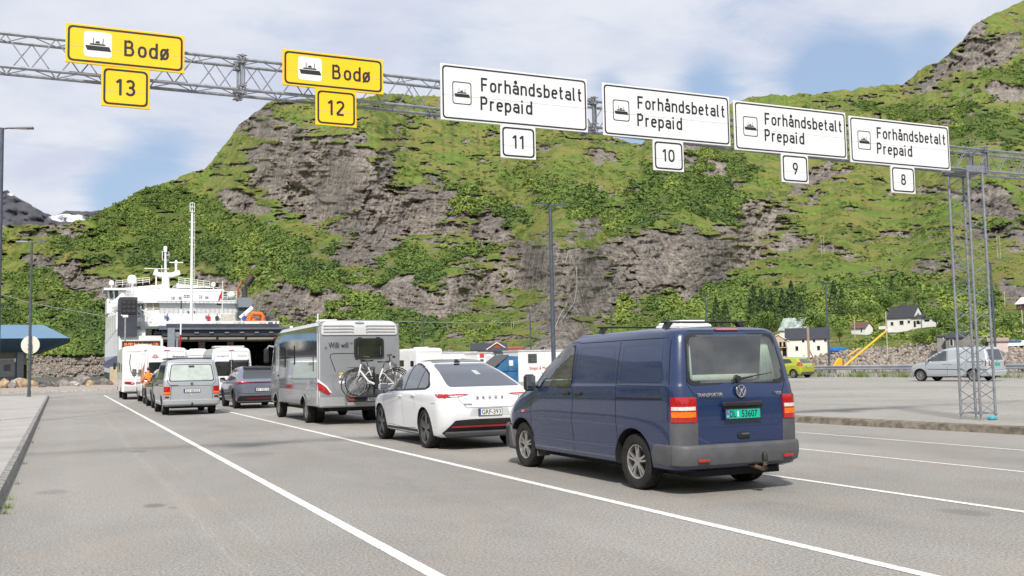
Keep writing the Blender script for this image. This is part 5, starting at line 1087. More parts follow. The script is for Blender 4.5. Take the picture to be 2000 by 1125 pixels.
# ------------------------------------------------------------ grey SUV in the next lane
def crossover(name, label, loc, pm, tail=True, k=1.0, plate='EV 70210', rz=0, cat='car'):
    lv = [dict(z=.24, yr=-.70, yf=3.6, w=.82, rr=.15, rf=.4, lin=1), dict(z=.28, yr=-.80, yf=3.68, w=.88, rr=.2, rf=.45), dict(z=.50, yr=-.90, yf=3.74, w=.93, rr=.25, rf=.5), dict(z=.80, yr=-.95, yf=3.74, w=.945, rr=.26, rf=.5),
          dict(z=[(-1, 1.03), (2.8, .98), (3.6, .82)], yr=-.95, yf=3.6, w=.93, rr=.26, rf=.5), dict(z=[(-1, 1.10), (2, 1.03), (3.4, .9)], yr=-.86, yf=3.35, w=.88, rr=.24, rf=.4, sharp=1), dict(z=[(-1, 1.13), (2.6, 1.04)], yr=-.76, yf=2.8, w=.84, rr=.2, rf=.3, sharp=1),
          dict(z=1.30, yr=-.45, yf=2.3, w=.78, rr=.2, rf=.3), dict(z=1.48, yr=-.18, yf=1.85, w=.70, rr=.2, rf=.25), dict(z=1.57, yr=.0, yf=1.6, w=.62, rr=.2, rf=.2, sharp=1), dict(z=1.615, yr=.2, yf=1.4, w=.45, rr=.12, rf=.12), dict(z=1.63, yr=.4, yf=1.2, w=.15, rr=.06, rf=.06)]
    v = Car(name, label, cat, loc, lv, pm, (.36, (0, 2.85), .80, .23), arch=.04, sub=3, rz=rz)
    for d, sx in (('L', -1), ('R', 1)):
        v.patch('side_window', rpoly([(1.3, 1.09), (2.35, 1.06), (1.95, 1.36), (1.6, 1.50), (1.3, 1.53)], .05), d, M_midglass, cell=.1); v.patch('side_window', rpoly([(.42, 1.12), (1.24, 1.10), (1.24, 1.53), (.9, 1.53), (.42, 1.47)], .04), d, M_dkglass, cell=.1); v.patch('side_window', rpoly([(-.2, 1.19), (.36, 1.13), (.36, 1.45), (.05, 1.36)], .04), d, M_dkglass, cell=.1)
        v.seam([[(1.27, .32), (1.27, 1.56)], [(2.4, .36), (2.44, 1.05)], [(1.27, .32), (2.4, .36)], [(.45, .6), (.55, .9), (.40, 1.1)]], d, .009)
        arc = [(.40*math.cos(math.pi*(t/24)), .36+.40*math.sin(math.pi*(t/24))) for t in range(0, 25)]
        for yc in (0, 2.85): v.seam([[(yc+a, max(b, .30)) for a, b in arc]], d, .07, M_black, name='arch_trim', off=.006)
        if tail:
            tl = v.patch('tail_light', rpoly([(sx*.48, .985), (sx*.92, .94), (sx*.93, 1.03), (sx*.5, 1.02)], .01), 'B', M_red, off=.006, th=.01, cell=.08); v.patch('tail_light_side', rpoly([(-.9, .94), (-.62, .99), (-.62, 1.03), (-.9, 1.03)], .01), d, M_red, parent=tl)
        v.handle(1.40, .96, d, pm); v.handle(.58, .98, d, pm)
    v.patch('light_bar', rpoly([(-.6, .975), (.6, .975), (.6, 1.03), (-.6, 1.03)], .01), 'B', mat('dark red glass', (.07, .008, .01), .1, coat=1), off=.002, th=.008, cell=.1)
    v.patch('rear_window', rpoly([(-.68, 1.15), (.68, 1.15), (.55, 1.50), (-.55, 1.50)], .06), 'B', M_dkglass, cell=.08)
    v.patch('spoiler', rpoly([(-.58, 1.515), (.58, 1.515), (.54, 1.58), (-.54, 1.58)], .03), 'B', M_black, off=.01, th=.04, cell=.1)
    v.patch('roof_glass', rrect(0, .9, 1.0, 1.0, .08), 'T', M_dkglass)
    v.patch('lower_bumper', rpoly([(-.90, .30), (.90, .30), (.82, .50), (-.82, .50)], .04), 'B', M_black, off=.004, th=.02, cell=.1); v.patch('reflector', rrect(0, .40, 1.1, .02, .005), 'B', M_red, off=.026, cell=.2)
    v.patch('bumper_crease', rpoly([(-.88, .66), (-.60, .60), (.60, .60), (.88, .66), (.85, .80), (-.85, .80)], .04), 'B', pm, off=.004, th=.02)
    v.plate(plate, (0, -.985, .73), .52, .11); v.mirrors(2.25, 1.12, .88, (.2, .13, .14), M_black, arm=.13); v.wheels((0, 2.85), 'seven', .72, mat('dark alloy', (.10, .10, .105), .35, .7))
    MB().box((0, 1.4, .25), (1.4, 4.2, .08)).build('underbody', M_dark, v.root); MB().box((0, .25, 1.64), (.05, .14, .05), 0, .02).build('roof_antenna', M_black, v.root)
    return v
crossover('crossover_car', 'grey metallic crossover with full width red light bar, just ahead of the grey motorhome', (6.94, 39.6, 0), P_dgrey)
crossover('crossover_car', 'dark car mostly hidden ahead of the silver minibus', (4.22, 43.2, 0), paint('black paint', (.03, .032, .036), .3, .3, .15), tail=False, plate='EL 31882')

# ------------------------------------------------------------ tall panel-van campers and box motorhomes
def tall_van(label, loc, txts, rackx=None, k=1, glass=((-.47, .78), (.47, .78)), plate='BT 44120', orange=False):
    lv = [dict(z=.30, yr=-.92, yf=4.6, w=.95, rr=.06, rf=.3, lin=1), dict(z=.33, yr=-.97, yf=4.7, w=1.0, rr=.08, rf=.35), dict(z=.9, yr=-.97, yf=4.8, w=1.025, rr=.08, rf=.35), dict(z=[(-1, 1.15), (4.2, 1.05)], yr=-.96, yf=4.5, w=1.02, rr=.08, rf=.35), dict(z=1.4, yr=-.95, yf=3.9, w=1.0, rr=.08, rf=.25),
          dict(z=2.1, yr=-.92, yf=3.2, w=.94, rr=.08, rf=.25), dict(z=2.42, yr=-.90, yf=2.95, w=.90, rr=.09, rf=.25), dict(z=2.56, yr=-.84, yf=2.7, w=.80, rr=.12, rf=.2), dict(z=2.61, yr=-.7, yf=2.5, w=.5, rr=.1, rf=.1), dict(z=2.62, yr=-.6, yf=2.3, w=.1, rr=.05, rf=.05)]
    v = Car('camper_van', label, 'camper van', loc, lv, P_white, (.34, (0, 3.8), .86, .22), arch=.05, sub=3)
    for d, sx in (('L', -1), ('R', 1)):
        gx = sx*.45
        w_ = v.patch('rear_window', rpoly([(sx*.04, 1.20), (sx*.82, 1.20), (sx*.80, 1.92), (sx*.04, 1.92)], .04), 'B', M_dkglass, cell=.2)
        v.patch('side_window', rpoly([(3.0, 1.25), (3.75, 1.22), (3.3, 1.95), (3.0, 1.95)], .05), d, M_dkglass); v.patch('side_window', rrect(1.8, 1.6, .9, .5, .06), d, M_dkglass); v.patch('side_window', rrect(-.2, 1.7, .6, .4, .06), d, M_dkglass)
        tl = v.patch('tail_light', rpoly([(sx*.88, .80), (sx*1.03, .80), (sx*1.0, 1.48), (sx*.90, 1.48)], .02), 'B', M_red, off=.003, th=.01); v.patch('tail_light_side', rpoly([(-.95, .82), (-.80, .84), (-.84, 1.47), (-.94, 1.47)], .02), d, M_red, parent=tl); v.patch('reverse_lens', rrect(sx*.95, 1.08, .09, .13, .01), 'B', M_wlens, off=.014, parent=tl)
        v.seam([[(2.9, .4), (2.9, 2.0)], [(1.2, .4), (1.2, 2.2)], [(-.8, .95), (3.6, .9)]], d, .014)
        if orange: v.patch('side_graphic', rpoly([(-.8, .95), (1.0, .95), (1.1, 1.5), (-.8, 1.9)], .05), d, mat('faded orange print', (.55, .25, .13), .6)); v.patch('bumper_corner', rrect(-.6, .62, .5, .5, .05), d, M_greypl, th=.02)
        v.patch('rear_bumper_corner', [(sx*.62, .36), (sx*1.0, .36), (sx*1.0, .76), (sx*.86, .76), (sx*.82, .52), (sx*.62, .52)], 'B', M_greypl, off=.003, th=.04)
    v.seam([[(0, .5), (0, 2.45)], [(-.86, .55), (-.84, 2.4), (.84, 2.4), (.86, .55), (-.86, .55)]], 'B', .014)
    v.patch('high_brake_light', rrect(0, 2.47, .26, .05, .01), 'B', M_red, off=.003, th=.01); v.patch('bumper_strip', rrect(0, .44, 1.3, .14, .03), 'B', M_greypl, off=.004, th=.05)
    for s_, x, z, w_, c in txts: text(s_, .10, c, v.root, (x, -.925, z), width=w_, ext=.002)
    v.plate(plate, (-.30, -.985, .98), .50, .11, blue=True)
    v.mirrors(3.75, 1.45, .98, (.2, .14, .36), arm=.16); v.wheels((0, 3.8), 'steel', .6, mat('steel wheel silver', (.3, .3, .31), .4, .6)); MB().box((0, 1.8, .28), (1.5, 5.2, .1)).build('underbody', M_dark, v.root)
    return v
Mgr = mat('grey print', (.2, .2, .21), .6); Mrd = mat('dull red print', (.45, .12, .10), .6)
vb = tall_van('white camper van with dark rear window and orange side print, ahead of the dark car', (4.42, 49.94, 0), [('Pössl', .5, 2.14, .5, M_ink), ('BÜRSTNER', -.52, 2.13, .3, Mrd)], orange=True)
em = MB(); em.lathe([(.085, 0), (.085, .01), (.06, .01), (.06, 0)], (-.52, -.935, 2.20), 'Y', 20, True); em.build('emblem', Mrd, vb.root)
rb = MB(); rb.tube([(.25, -.98, 1.95), (.30, -1.05, 2.15), (.9, -1.05, 2.15), (.95, -.98, 1.95)], .02, 6); rb.build('bike_carrier', M_black, vb.root); 
sticker = vb.patch('window_sticker', rrect(-.72, 1.34, .13, .16, .01), 'B', M_platew, off=.008, th=.002)
v2 = tall_van('white camper van with a folded black bike carrier between its rear windows', (7.62, 51.6, 0), [('Sunlight B', -.42, 2.16, .56, Mgr), ('Adventure', .50, 2.16, .46, mat('olive print', (.3, .32, .10), .6))])
rb = MB()
for x in (.02, .78): rb.box((x, -1.02, 1.5), (.05, .06, 1.0), 0, .01)
for z in (1.15, 1.6, 1.95): rb.box((.38, -1.06, z), (.9, .08, .05), 0, .01)
rb.box((-.1, -1.0, 1.55), (.06, .05, .9)); rb.build('bike_carrier', M_black, v2.root)
MB().box((-.0, .3, 2.66), (1.5, .9, .09), 0, .03).build('roof_box', mat('roof unit grey', (.5, .5, .5), .5), v2.root)

def box_motorhome(label, loc, H=2.9, W_=1.14, rear=True, swoosh=True, rz=0, L_=6.0, tail=True, wheels=True, plate='KJ 60213'):
    P = mat('motorhome white', (.76, .76, .75), .35, coat=.4, var=.04)
    lv = [dict(z=.40, yr=-1.2, yf=L_-1.4, w=1.05, rr=.1, rf=.3, lin=1), dict(z=.44, yr=-1.3, yf=L_-1.3, w=W_, rr=.12, rf=.3), dict(z=1.0, yr=-1.32, yf=L_-1.2, w=W_, rr=.1, rf=.3), dict(z=H-.35, yr=-1.30, yf=L_-1.6, w=W_, rr=.1, rf=.3), dict(z=[(-2, H-.12), (3, H-.15), (5, H-.5)], yr=-1.27, yf=L_-1.9, w=W_-.02, rr=.1, rf=.3, sharp=1),
          dict(z=[(-2, H-.04), (3, H-.07), (5, H-.45)], yr=-1.16, yf=L_-2.1, w=W_-.14, rr=.15, rf=.3), dict(z=[(-2, H), (3, H-.03), (5, H-.4)], yr=-1.0, yf=L_-2.3, w=.5, rr=.1, rf=.1), dict(z=[(-2, H), (3, H-.03), (5, H-.4)], yr=-.9, yf=L_-2.5, w=.1, rr=.05, rf=.05)]
    v = Car('motorhome', label, 'motorhome', loc, lv, P, (.33, (0, 3.6), .93, .22), arch=.05, sub=2, rz=rz)
    for d, sx in (('L', -1), ('R', 1)):
        v.patch('side_window', rrect(1.6, 1.75, .9, .5, .06), d, M_dkglass, th=.015); v.patch('side_window', rrect(-.4, 1.7, .6, .45, .06), d, M_dkglass, th=.015); v.patch('cab_window', rpoly([(3.1, 1.5), (4.1, 1.45), (3.7, 2.1), (3.1, 2.1)], .05), d, M_dkglass)
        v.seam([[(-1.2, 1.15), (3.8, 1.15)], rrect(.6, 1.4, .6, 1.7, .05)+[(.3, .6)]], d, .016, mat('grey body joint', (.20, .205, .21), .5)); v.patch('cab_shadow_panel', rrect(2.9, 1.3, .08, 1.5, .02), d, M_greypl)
        if tail:
            tl = v.patch('tail_light', rpoly([(sx*.50, .86), (sx*.60, .80), (sx*1.0, .84), (sx*1.06, .93), (sx*.98, .98), (sx*.55, .96)], .03), 'B', M_red, off=.004, th=.015, cell=.1); v.patch('inner_lens', rrect(sx*.62, .90, .14, .06, .02), 'B', M_wlens, off=.022, parent=tl)
        MB().box((sx*1.28, 4.4, 1.85), (.14, .12, .42), 0, .04).build('mirror', M_black, v.root, True)
    if swoosh: v.seam([[(-.72, 2.45), (-.78, 2.0), (-.70, 1.5), (-.52, 1.2)]], 'B', .05, M_greypl, name='graphic_stripe')
    v.seam([[(-1.0, H-.34), (1.0, H-.34)], [(-1.0, 1.1), (1.0, 1.1)]], 'B', .014, mat('grey body joint', (.20, .205, .21), .5)); v.patch('lower_bumper', rrect(0, .60, 2.1, .26, .06), 'B', mat('motorhome lower grey', (.5, .5, .5), .5), off=.004, th=.05, cell=.2)
    v.patch('roof_cowl', rpoly([(-1.0, H-.32), (1.0, H-.32), (.9, H-.10), (-.9, H-.10)], .06), 'B', P, off=.004, th=.03, cell=.2)
    v.wheels((0, 3.6), 'steel', .6, mat('steel wheel silver', (.3, .3, .31), .4, .6)); v.plate(plate, (.2, -1.39, .62), .5, .11)
    MB().box((0, .5, H+.03), (.9, .6, .1), 0, .03).build('roof_hatch', M_white, v.root); MB().box((-.1, -.5, H+.03), (.5, .5, .08), 0, .03).build('roof_hatch', M_white, v.root)
    MB().box((0, 1.4, .38), (1.6, 4.8, .12)).build('underbody', M_dark, v.root)
    return v
box_motorhome('white motorhome with grey curved stripe at the head of the left lane', (4.02, 58.4, 0))
box_motorhome('white motorhome with dark solar panel on its roof, half hidden far ahead', (7.55, 63.5, 0), H=2.75, swoosh=False, plate='DN 88410')
# ------------------------------------------------------------ sign gantry
def ztop(x): return float(np.interp(x, [-12, 5.7, 11.5, 17.3, 30], [6.27, 6.22, 6.08, 5.98, 5.95]))
GY0, GY1, GH = 15.17, 15.55, .47
gt = thing('sign_gantry', 'galvanised lattice gantry spanning the lanes on a four-legged tower', 'gantry', (17.58, 15.38, .143))
inv = Matrix.Translation((-17.58, -15.38, -.143))
def gpart(mb, name, smooth=False):
    mb.v = [tuple(inv @ Vector(v)) for v in mb.v]; return mb.build(name, M_galv, gt, smooth)
XS = [-12+i*.7 for i in range(int(42/.7))]
for Y in (GY0, GY1):
    for dz in (0, -GH):
        m1 = MB(); m1.tube([(x, Y, ztop(x)+dz) for x in np.linspace(-12, 30, 43)], .026, 8); gpart(m1, 'chord', True)
pitch = .64
for k, Y in enumerate((GY0, GY1)):
    br = MB(); x = -12+(.32 if k else 0)
    while x < 29:
        br.bar((x, Y, ztop(x)-GH), (x+pitch/2, Y, ztop(x+pitch/2)), .0095, 5, caps=False); br.bar((x+pitch/2, Y, ztop(x)), (x+pitch, Y, ztop(x+pitch)-GH), .0095, 5, caps=False); x += pitch
    gpart(br, 'side_bracing')
for dz in (0, -GH):
    br = MB(); x = -12
    while x < 29:
        br.bar((x, GY0, ztop(x)+dz), (x+pitch/2, GY1, ztop(x+pitch/2)+dz), .008, 5, caps=False); br.bar((x+pitch/2, GY1, ztop(x)+dz), (x+pitch, GY0, ztop(x+pitch)+dz), .008, 5, caps=False); x += pitch
    gpart(br, 'cross_bracing')
for jx in (2.42, 9.0-.46, 16.4+1.9):
    jb = MB()
    for Y in (GY0, GY1):
        for dz in (0, -GH):
            c = (jx, Y, ztop(jx)+dz); jb.lathe([(.055, -.035), (.06, -.03), (.06, -.006), (.045, -.004), (.045, .004), (.06, .006), (.06, .03), (.055, .035)], c, 'X', 12)
            for a in range(4):
                p = Vector(c)+Vector((0, .075*math.cos(a*1.57+.8), .075*math.sin(a*1.57+.8))); jb.bar(p-Vector((.07, 0, 0)), p+Vector((.07, 0, 0)), .012, 6); jb.box(p, (.03, .04, .04))
        jb.box((jx, Y, ztop(jx)-GH/2), (.03, .05, GH-.1)); jb.box((jx+.04, Y, ztop(jx)-GH/2), (.012, .09, GH-.12))
    for dz in (0, -GH): jb.box((jx, (GY0+GY1)/2, ztop(jx)+dz), (.03, GY1-GY0-.1, .03))
    gpart(jb, 'bolted_joint')
# tower
TX = (17.54, 17.98); TY = (15.0, 15.50); ZT = 5.42
legs = [(x, y) for x in TX for y in TY]
for x, y in legs:
    lg = MB(); lg.bar((x, y, .26), (x, y, ZT), .028, 10); gpart(lg, 'tower_leg', True)
    ft = MB(); ft.lathe([(.05, .143), (.05, .155), (.018, .16), (.018, .25), (.05, .255), (.05, .275)], (x, y, 0), 'Z', 10); gpart(ft, 'foot_bolt')
zs = np.arange(.28, ZT-.1, .245)
for a, b in ((legs[0], legs[1]), (legs[2], legs[3]), (legs[0], legs[2]), (legs[1], legs[3])):
    br = MB()
    for i, z in enumerate(zs):
        p, q = (a, b) if i % 2 == 0 else (b, a); br.bar((*p, z), (*q, z+.245), .009, 5, caps=False)
    for z in (.28, ZT): br.bar((*a, z), (*b, z), .014, 6)
    gpart(br, 'tower_bracing')
cp = MB(); cp.box(((TX[0]+TX[1])/2, TY[0]-.02, ztop(17.5)-GH-.02), (.56, .012, .14)); cp.box(((TX[0]+TX[1])/2, GY1+.05, ztop(17.5)-GH-.02), (.56, .012, .14)); cp.box(((TX[0]+TX[1])/2, (TY[0]+TY[1])/2+.05, ZT+.04), (.54, .62, .02)); gpart(cp, 'cap_plate')
tag(MB().box((17.75, 14.9, .185), (.17, .14, .08), 0, .02).build('connection_box', mat('turquoise cover', (.08, .35, .42), .5)), 'small turquoise box at the foot of the gantry tower', 'box')

# ------------------------------------------------------------ signs
M_yel = mat('sign yellow', (.92, .55, .010), .42, var=.03, vs=2); M_sw = mat('sign white', (.74, .745, .74), .42, var=.03, vs=2); M_sink = mat('sign black', (.016, .015, .017), .5)
M_sback = mat('aluminium sign back', (.4, .41, .42), .45, .6); M_sseam = mat('board joint', (.42, .41, .38), .6)
def arc(cx, cy, rx, ry, a0, a1, n=14, e=2.5):
    out = []
    for k in range(n+1):
        a = R(a0+(a1-a0)*k/n); c_, s_ = math.cos(a), math.sin(a); out.append((cx+rx*math.copysign(abs(c_)**(2/e), c_), cy+ry*math.copysign(abs(s_)**(2/e), s_)))
    return out
SW = .145; B0, BX, BC = SW/2, .72-SW/2, 1-SW/2; bw_, bh_ = .19, (BX-B0)/2; bm_y = (BX+B0)/2; xl, xr = SW/2, SW/2+2*bw_
bowl = arc(xl+bw_, bm_y, bw_, bh_, 0, 360, 28)
def nshape(top): return [[(xl, 0), (xl, top)], [(xl, BX-.2)]+arc(xl+bw_, BX-.2, bw_, .2, 180, 0, 12)[1:]+[(xr, 0)]]
ashape = [[(xl+.01, BX-.09)]+arc(xl+bw_, BX-.17, bw_, .17, 130, 0, 10)+[(xr, 0)], [(xr, bm_y+.05), (xl+bw_, bm_y+.05)]+arc(xl+.17, bm_y-.095, .17, .145, 90, 270, 10)+[(xl+.20, B0), (xr, B0+.07)]]
GL = {'o': [bowl], 'ø': [bowl, [(xl-.03, -.02), (xr+.03, .74)]], 'd': [bowl, [(xr, 0), (xr, 1)]], 'b': [bowl, [(xl, 0), (xl, 1)]], 'p': [bowl, [(xl, -.24), (xl, .72)]], 'n': nshape(.72), 'h': nshape(1), 'r': [[(xl, 0), (xl, .72)], [(xl, BX-.22)]+arc(xl+.2, BX-.2, .2, .2, 180, 80, 8)],
      'i': [[(xl, 0), (xl, .72)], [(xl, .84), (xl, .985)]], 'l': [[(xl, 1), (xl, .12), (xl+.03, B0), (xl+.12, B0)]], 't': [[(xl+.06, .95), (xl+.06, .18), (xl+.09, B0+.02), (xl+.15, B0), (xl+.24, B0)], [(xl-.06, BX), (xl+.24, BX)]],
      'e': [[(xl, bm_y+.02), (xr, bm_y+.02)]+arc(xl+bw_, bm_y, bw_, bh_, 0, 315, 24)], 's': [arc(xl+.165, BX-.145, .165, .145, 35, 215, 10)+[(xl+.10, bm_y+.03), (xl+.23, bm_y-.03)]+arc(xl+.165, B0+.145, .165, .145, 35, -145, 10)],
      'a': ashape, 'å': ashape+[arc(xl+bw_, .92, .065, .075, 0, 360, 14, 2)], 'F': [[(xl, 0), (xl, 1)], [(xl, BC), (.50, BC)], [(xl, .50), (.45, .50)]], 'P': [[(xl, 0), (xl, 1)], [(xl, BC), (.27, BC)]+arc(.27, .70, .20, BC-.70, 90, -90, 12)+[(xl, .475)]],
      'B': [[(xl, 0), (xl, 1)], [(xl, BC), (.27, BC)]+arc(.27, .735, .18, BC-.735, 90, -90, 12)+[(xl, .545)], [(.27, .545)]+arc(.29, .309, .215, .236, 90, -90, 12)+[(xl, B0)]],
      '1': [[(.29, 0), (.29, 1)], [(.27, BC+.02), (.07, .77)]], '0': [arc(.30, .5, .225, .5-B0, 0, 360, 32, 2.6)], '2': [arc(.29, .72, .21, BC-.72, 160, -35, 16, 2.2)+[(.07, .10)], [(.06, B0), (.53, B0)]], '3': [arc(.27, .72, .19, BC-.72, 155, -90, 16, 2.2)+[(.20, .52)], [(.20, .52)]+arc(.27, .29, .215, .29-B0+.0, 90, -155, 18, 2.2)],
      '8': [arc(.29, .725, .18, BC-.725, 0, 360, 24, 2.3), arc(.29, .30, .215, .30-B0, 0, 360, 24, 2.3)], '9': [arc(.29, .67, .205, BC-.67, 0, 360, 26, 2.3), [(.495, .64), (.44, .42), (.22, 0)]]}
ADV = {'i': .27, 'l': .33, 't': .40, 'r': .41, 'F': .60, '1': .47, '0': .66, '2': .64, '3': .62, 's': .50, 'B': .68, 'P': .62}
IR = [0]
def stroke_text(s_, hgt, mt, parent, loc, width=None):
    mb = MB(); cx_ = 0; sp_ = .10; dv = 0
    for ch in s_:
        for ln_ in GL[ch]:
            P_ = [Vector(q) for q in ln_]; cl = (P_[0]-P_[-1]).length < 1e-4; vs = []; n_ = len(P_)
            for i in range(n_):
                a = P_[i]-P_[i-1] if i > 0 else (P_[0]-P_[-2] if cl else P_[1]-P_[0]); b_ = P_[i+1]-P_[i] if i < n_-1 else (P_[1]-P_[0] if cl else P_[i]-P_[i-1])
                a.normalize(); b_.normalize(); t = (a+b_); t = t.normalized() if t.length > .1 else a; nr = Vector((-t.y, t.x)); k = SW/2/max(.5, nr.dot(Vector((-a.y, a.x)))); dv += 1
                for sg in (-1, 1): vs.append((cx_+P_[i].x+nr.x*k*sg, -.0016-.00012*(IR[0] % 7), P_[i].y+nr.y*k*sg))
            IR[0] += 1
            mb.add(vs, [(2*i, 2*i+1, 2*i+3, 2*i+2) for i in range(n_-1)])
        cx_ += ADV.get(ch, .55)+sp_
    tot = cx_-sp_; sx = (width/tot) if width else hgt
    mb.v = [((x-tot/2)*sx+loc[0], y+loc[1], z*hgt+loc[2]) for x, y, z in mb.v]
    o = mb.build('lettering', mt, parent)
    return o
def ship(parent, cx, cz, s, y, mt):
    q = lambda pts: [(cx+s*a, cz+s*b) for a, b in pts]
    mb = MB()
    for poly in ([(-.40, .02), (.36, .02), (.42, -.14), (-.34, -.14)], [(-.26, .05), (.24, .05), (.22, .10), (-.24, .10)], [(-.09, .12), (.07, .12), (.04, .19), (-.05, .19)], [(-.16, .11), (-.135, .11), (-.135, .30), (-.155, .30)], [(.14, .11), (.165, .11), (.18, .29), (.16, .29)]):
        mb.prism(q(poly), y-.003, y)
    return mb.build('ship_symbol', mt, parent)
SY = 15.06
def sign(label, cat, cx, cz, w_, h_, col, words, sym=None, symw=False):
    nm = 'lane_number_sign' if cat == 'number sign' else 'lane_sign'
    t = thing(nm, label, cat, (cx, SY, cz))
    pn = MB(); pn.box((0, 0, 0), (w_, .03, h_), 0, .004); po = pn.build('panel', col, t)
    if w_ > 1:
        bk = MB(); [bk.box((x, .045, 0), (.05, .055, h_*.9)) for x in (-w_*.3, w_*.3)]; [bk.box((x, .075, z), (.1, .05, .05)) for x in (-w_*.3, w_*.3) for z in (-.2, .2)]; bk.build('bracket', M_sback, t)
    else:
        bk = MB(); [bk.box((x, .045, .1), (.05, .05, h_)) for x in (-.2, .2)]; bk.build('bracket', M_sback, t)
    yb = -.0155; bw = .026 if w_ > 2 else .028
    bd = MB(); bd.ring(rrect(0, 0, w_-.055, h_-.055, .075, 6), rrect(0, 0, w_-.055-2*bw, h_-.055-2*bw, .055, 6), yb-.003, yb); bd.build('border', M_sink, t)
    js = MB(); js.box((0, yb-.0006, -.02*h_-(.03 if w_ > 1 else .05)), (w_-.02, .0016, .005)); js.build('board_joint', M_sseam, po)
    for s_, x, z, sz, ww in words: stroke_text(s_, sz, M_sink, t, (x, yb-.001, z), ww)
    if sym:
        sx, sz, k = sym
        if symw:
            MB().prism(rrect(sx, sz, .37, .37, .05), yb-.002, yb).build('symbol_field', M_sw, t); ship(t, sx, sz-.03, .42, yb-.002, M_sink)
        else:
            r_ = MB(); r_.ring(rrect(sx, sz, k, k*1.12, .05), rrect(sx, sz, k-.03, k*1.12-.03, .04), yb-.003, yb); r_.build('symbol_frame', M_sink, t); ship(t, sx, sz-.02, k*1.02, yb, M_sink)
    return t
sign('yellow sign reading Bodø, leftmost of the two over lane 13', 'road sign', .767, 6.17, 1.61, .57, M_yel, [('Bodø', .28, -.115, .235, .62)], (-.38, .01, .37), True)
sign('yellow sign reading Bodø, the right one above number 12', 'road sign', 3.82, 6.145, 1.61, .57, M_yel, [('Bodø', .28, -.115, .235, .62)], (-.38, .01, .37), True)
for n_, cx_, cz_ in ((13, .765, 5.59), (12, 3.853, 5.57)): sign('yellow plate with the number %s under the %s Bodø sign' % ({13: 'thirteen', 12: 'twelve'}[n_], 'left' if n_ == 13 else 'right'), 'number sign', cx_, cz_, .655, .58, M_yel, [(str(n_), 0, -.12, .24, None)])
for n_, cx_, cz_, px_, pz_, lb in ((11, 6.98, 6.015, 7.0, 5.26, 'largest and leftmost of the white Prepaid signs'), (10, 10.04, 5.995, 10.02, 5.24, 'white Prepaid sign between the first and third, above plate ten'), (9, 12.89, 5.94, 12.93, 5.19, 'third white Prepaid sign, above plate nine'), (8, 15.73, 5.892, 15.74, 5.138, 'white Prepaid sign above number 8, next to the tower')):
    sign(lb, 'road sign', cx_, cz_, 2.75, .95, M_sw, [('Forhåndsbetalt', .31, .065, .235, 1.93), ('Prepaid', -.185, -.255, .235, .97)], (-1.0, 0, .34))
    sign('white plate with the number %s under its Prepaid sign' % {11: 'eleven (11)', 10: 'ten (10)', 9: 'nine (9)', 8: 'eight (8)'}[n_], 'number sign', px_, pz_, .655, .56, M_sw, [(str(n_), 0, -.11, .23, None)])
# ------------------------------------------------------------ street lamps
def lamp_post(label, loc, H, arms=2, rz=0, r=.075, group='street lamps of the ferry quay', al=.85):
    t = thing('street_lamp', label, 'street lamp', loc, rz, group)
    m1 = MB(); m1.bar((0, 0, 0), (0, 0, H), r, 12, r*.72); m1.build('pole', M_lamp, t, True)
    b = MB(); b.lathe([(r*1.6, 0), (r*1.6, .02), (r*1.15, .03), (r*1.15, .35), (r, .36)], (0, 0, 0), 'Z', 12); b.build('base_plate', M_lamp, t)
    for s_ in ((-1, 1) if arms == 2 else (1,)):
        h = MB(); h.bar((0, 0, H-.03), (s_*.2, 0, H+.02), .03, 8); ho = h.build('arm', M_lamp, t, True)
        q = MB(); x0, x1 = s_*.18, s_*al; q.add([(x0, -.09, H), (x0, .09, H), (x1, .15, H+.03), (x1, -.15, H+.03), (x0, -.07, H+.07), (x0, .07, H+.07), (x1, .13, H+.08), (x1, -.13, H+.08)], [(0, 3, 2, 1), (4, 5, 6, 7), (0, 1, 5, 4), (2, 3, 7, 6), (1, 2, 6, 5), (0, 4, 7, 3)]); lh = q.build('lamp_head', M_lamp, t)
        g_ = MB(); g_.box((s_*(al*.62), 0, H+.008), (al*.42, .17, .02)); g_.build('lens', mat('lamp lens', (.45, .45, .42), .3), lh)
    return t
lamp_post('tall grey lamp post at the left edge of the picture', (-1.78, 33.0, .143), 8.75, rz=-.1)
t = lamp_post('grey lamp post carrying a round blank sign on the left walkway', (-1.82, 65.0, .143), 9.15, rz=-.35, r=.09)
dsc = MB(); dsc.lathe([(.53, -.01), (.54, 0), (.53, .01)], (-.02, .12, 3.05), 'Y', 40); dsc.build('round_plate', mat('blank sign cream', (.62, .60, .52), .5, var=.04), t)
dc = MB(); dc.box((0, -.0, 3.05), (.22, .2, .04)); dc.box((0, 0, 2.8), (.22, .2, .04)); dc.build('clamp', M_lamp, t)
c_ = at(1092, 660, 40.0); lamp_post('grey lamp post rising behind the navy van', (c_.x, 40.6, 0), 8.8, rz=.1, r=.11)
for px_, Yv, H, lb in ((1945, 44.5, 7.2, 'slim lamp post behind the silver van at the right'), (1619, 58.5, 7.1, 'slim lamp post beside the yellow crane'), (1382, 67, 6.6, 'distant lamp post above the right half of the van roof'), (1196, 79, 6.5, 'distant lamp post just right of the dark cliff foot'), (1037, 90, 6.6, 'distant lamp post above the red barns'), (827, 106, 6.6, 'distant lamp post above the white camper')):
    p = at(px_, 700, Yv); lamp_post(lb, (p.x, p.y, .1), H, r=.085, rz=.3, al=.6)

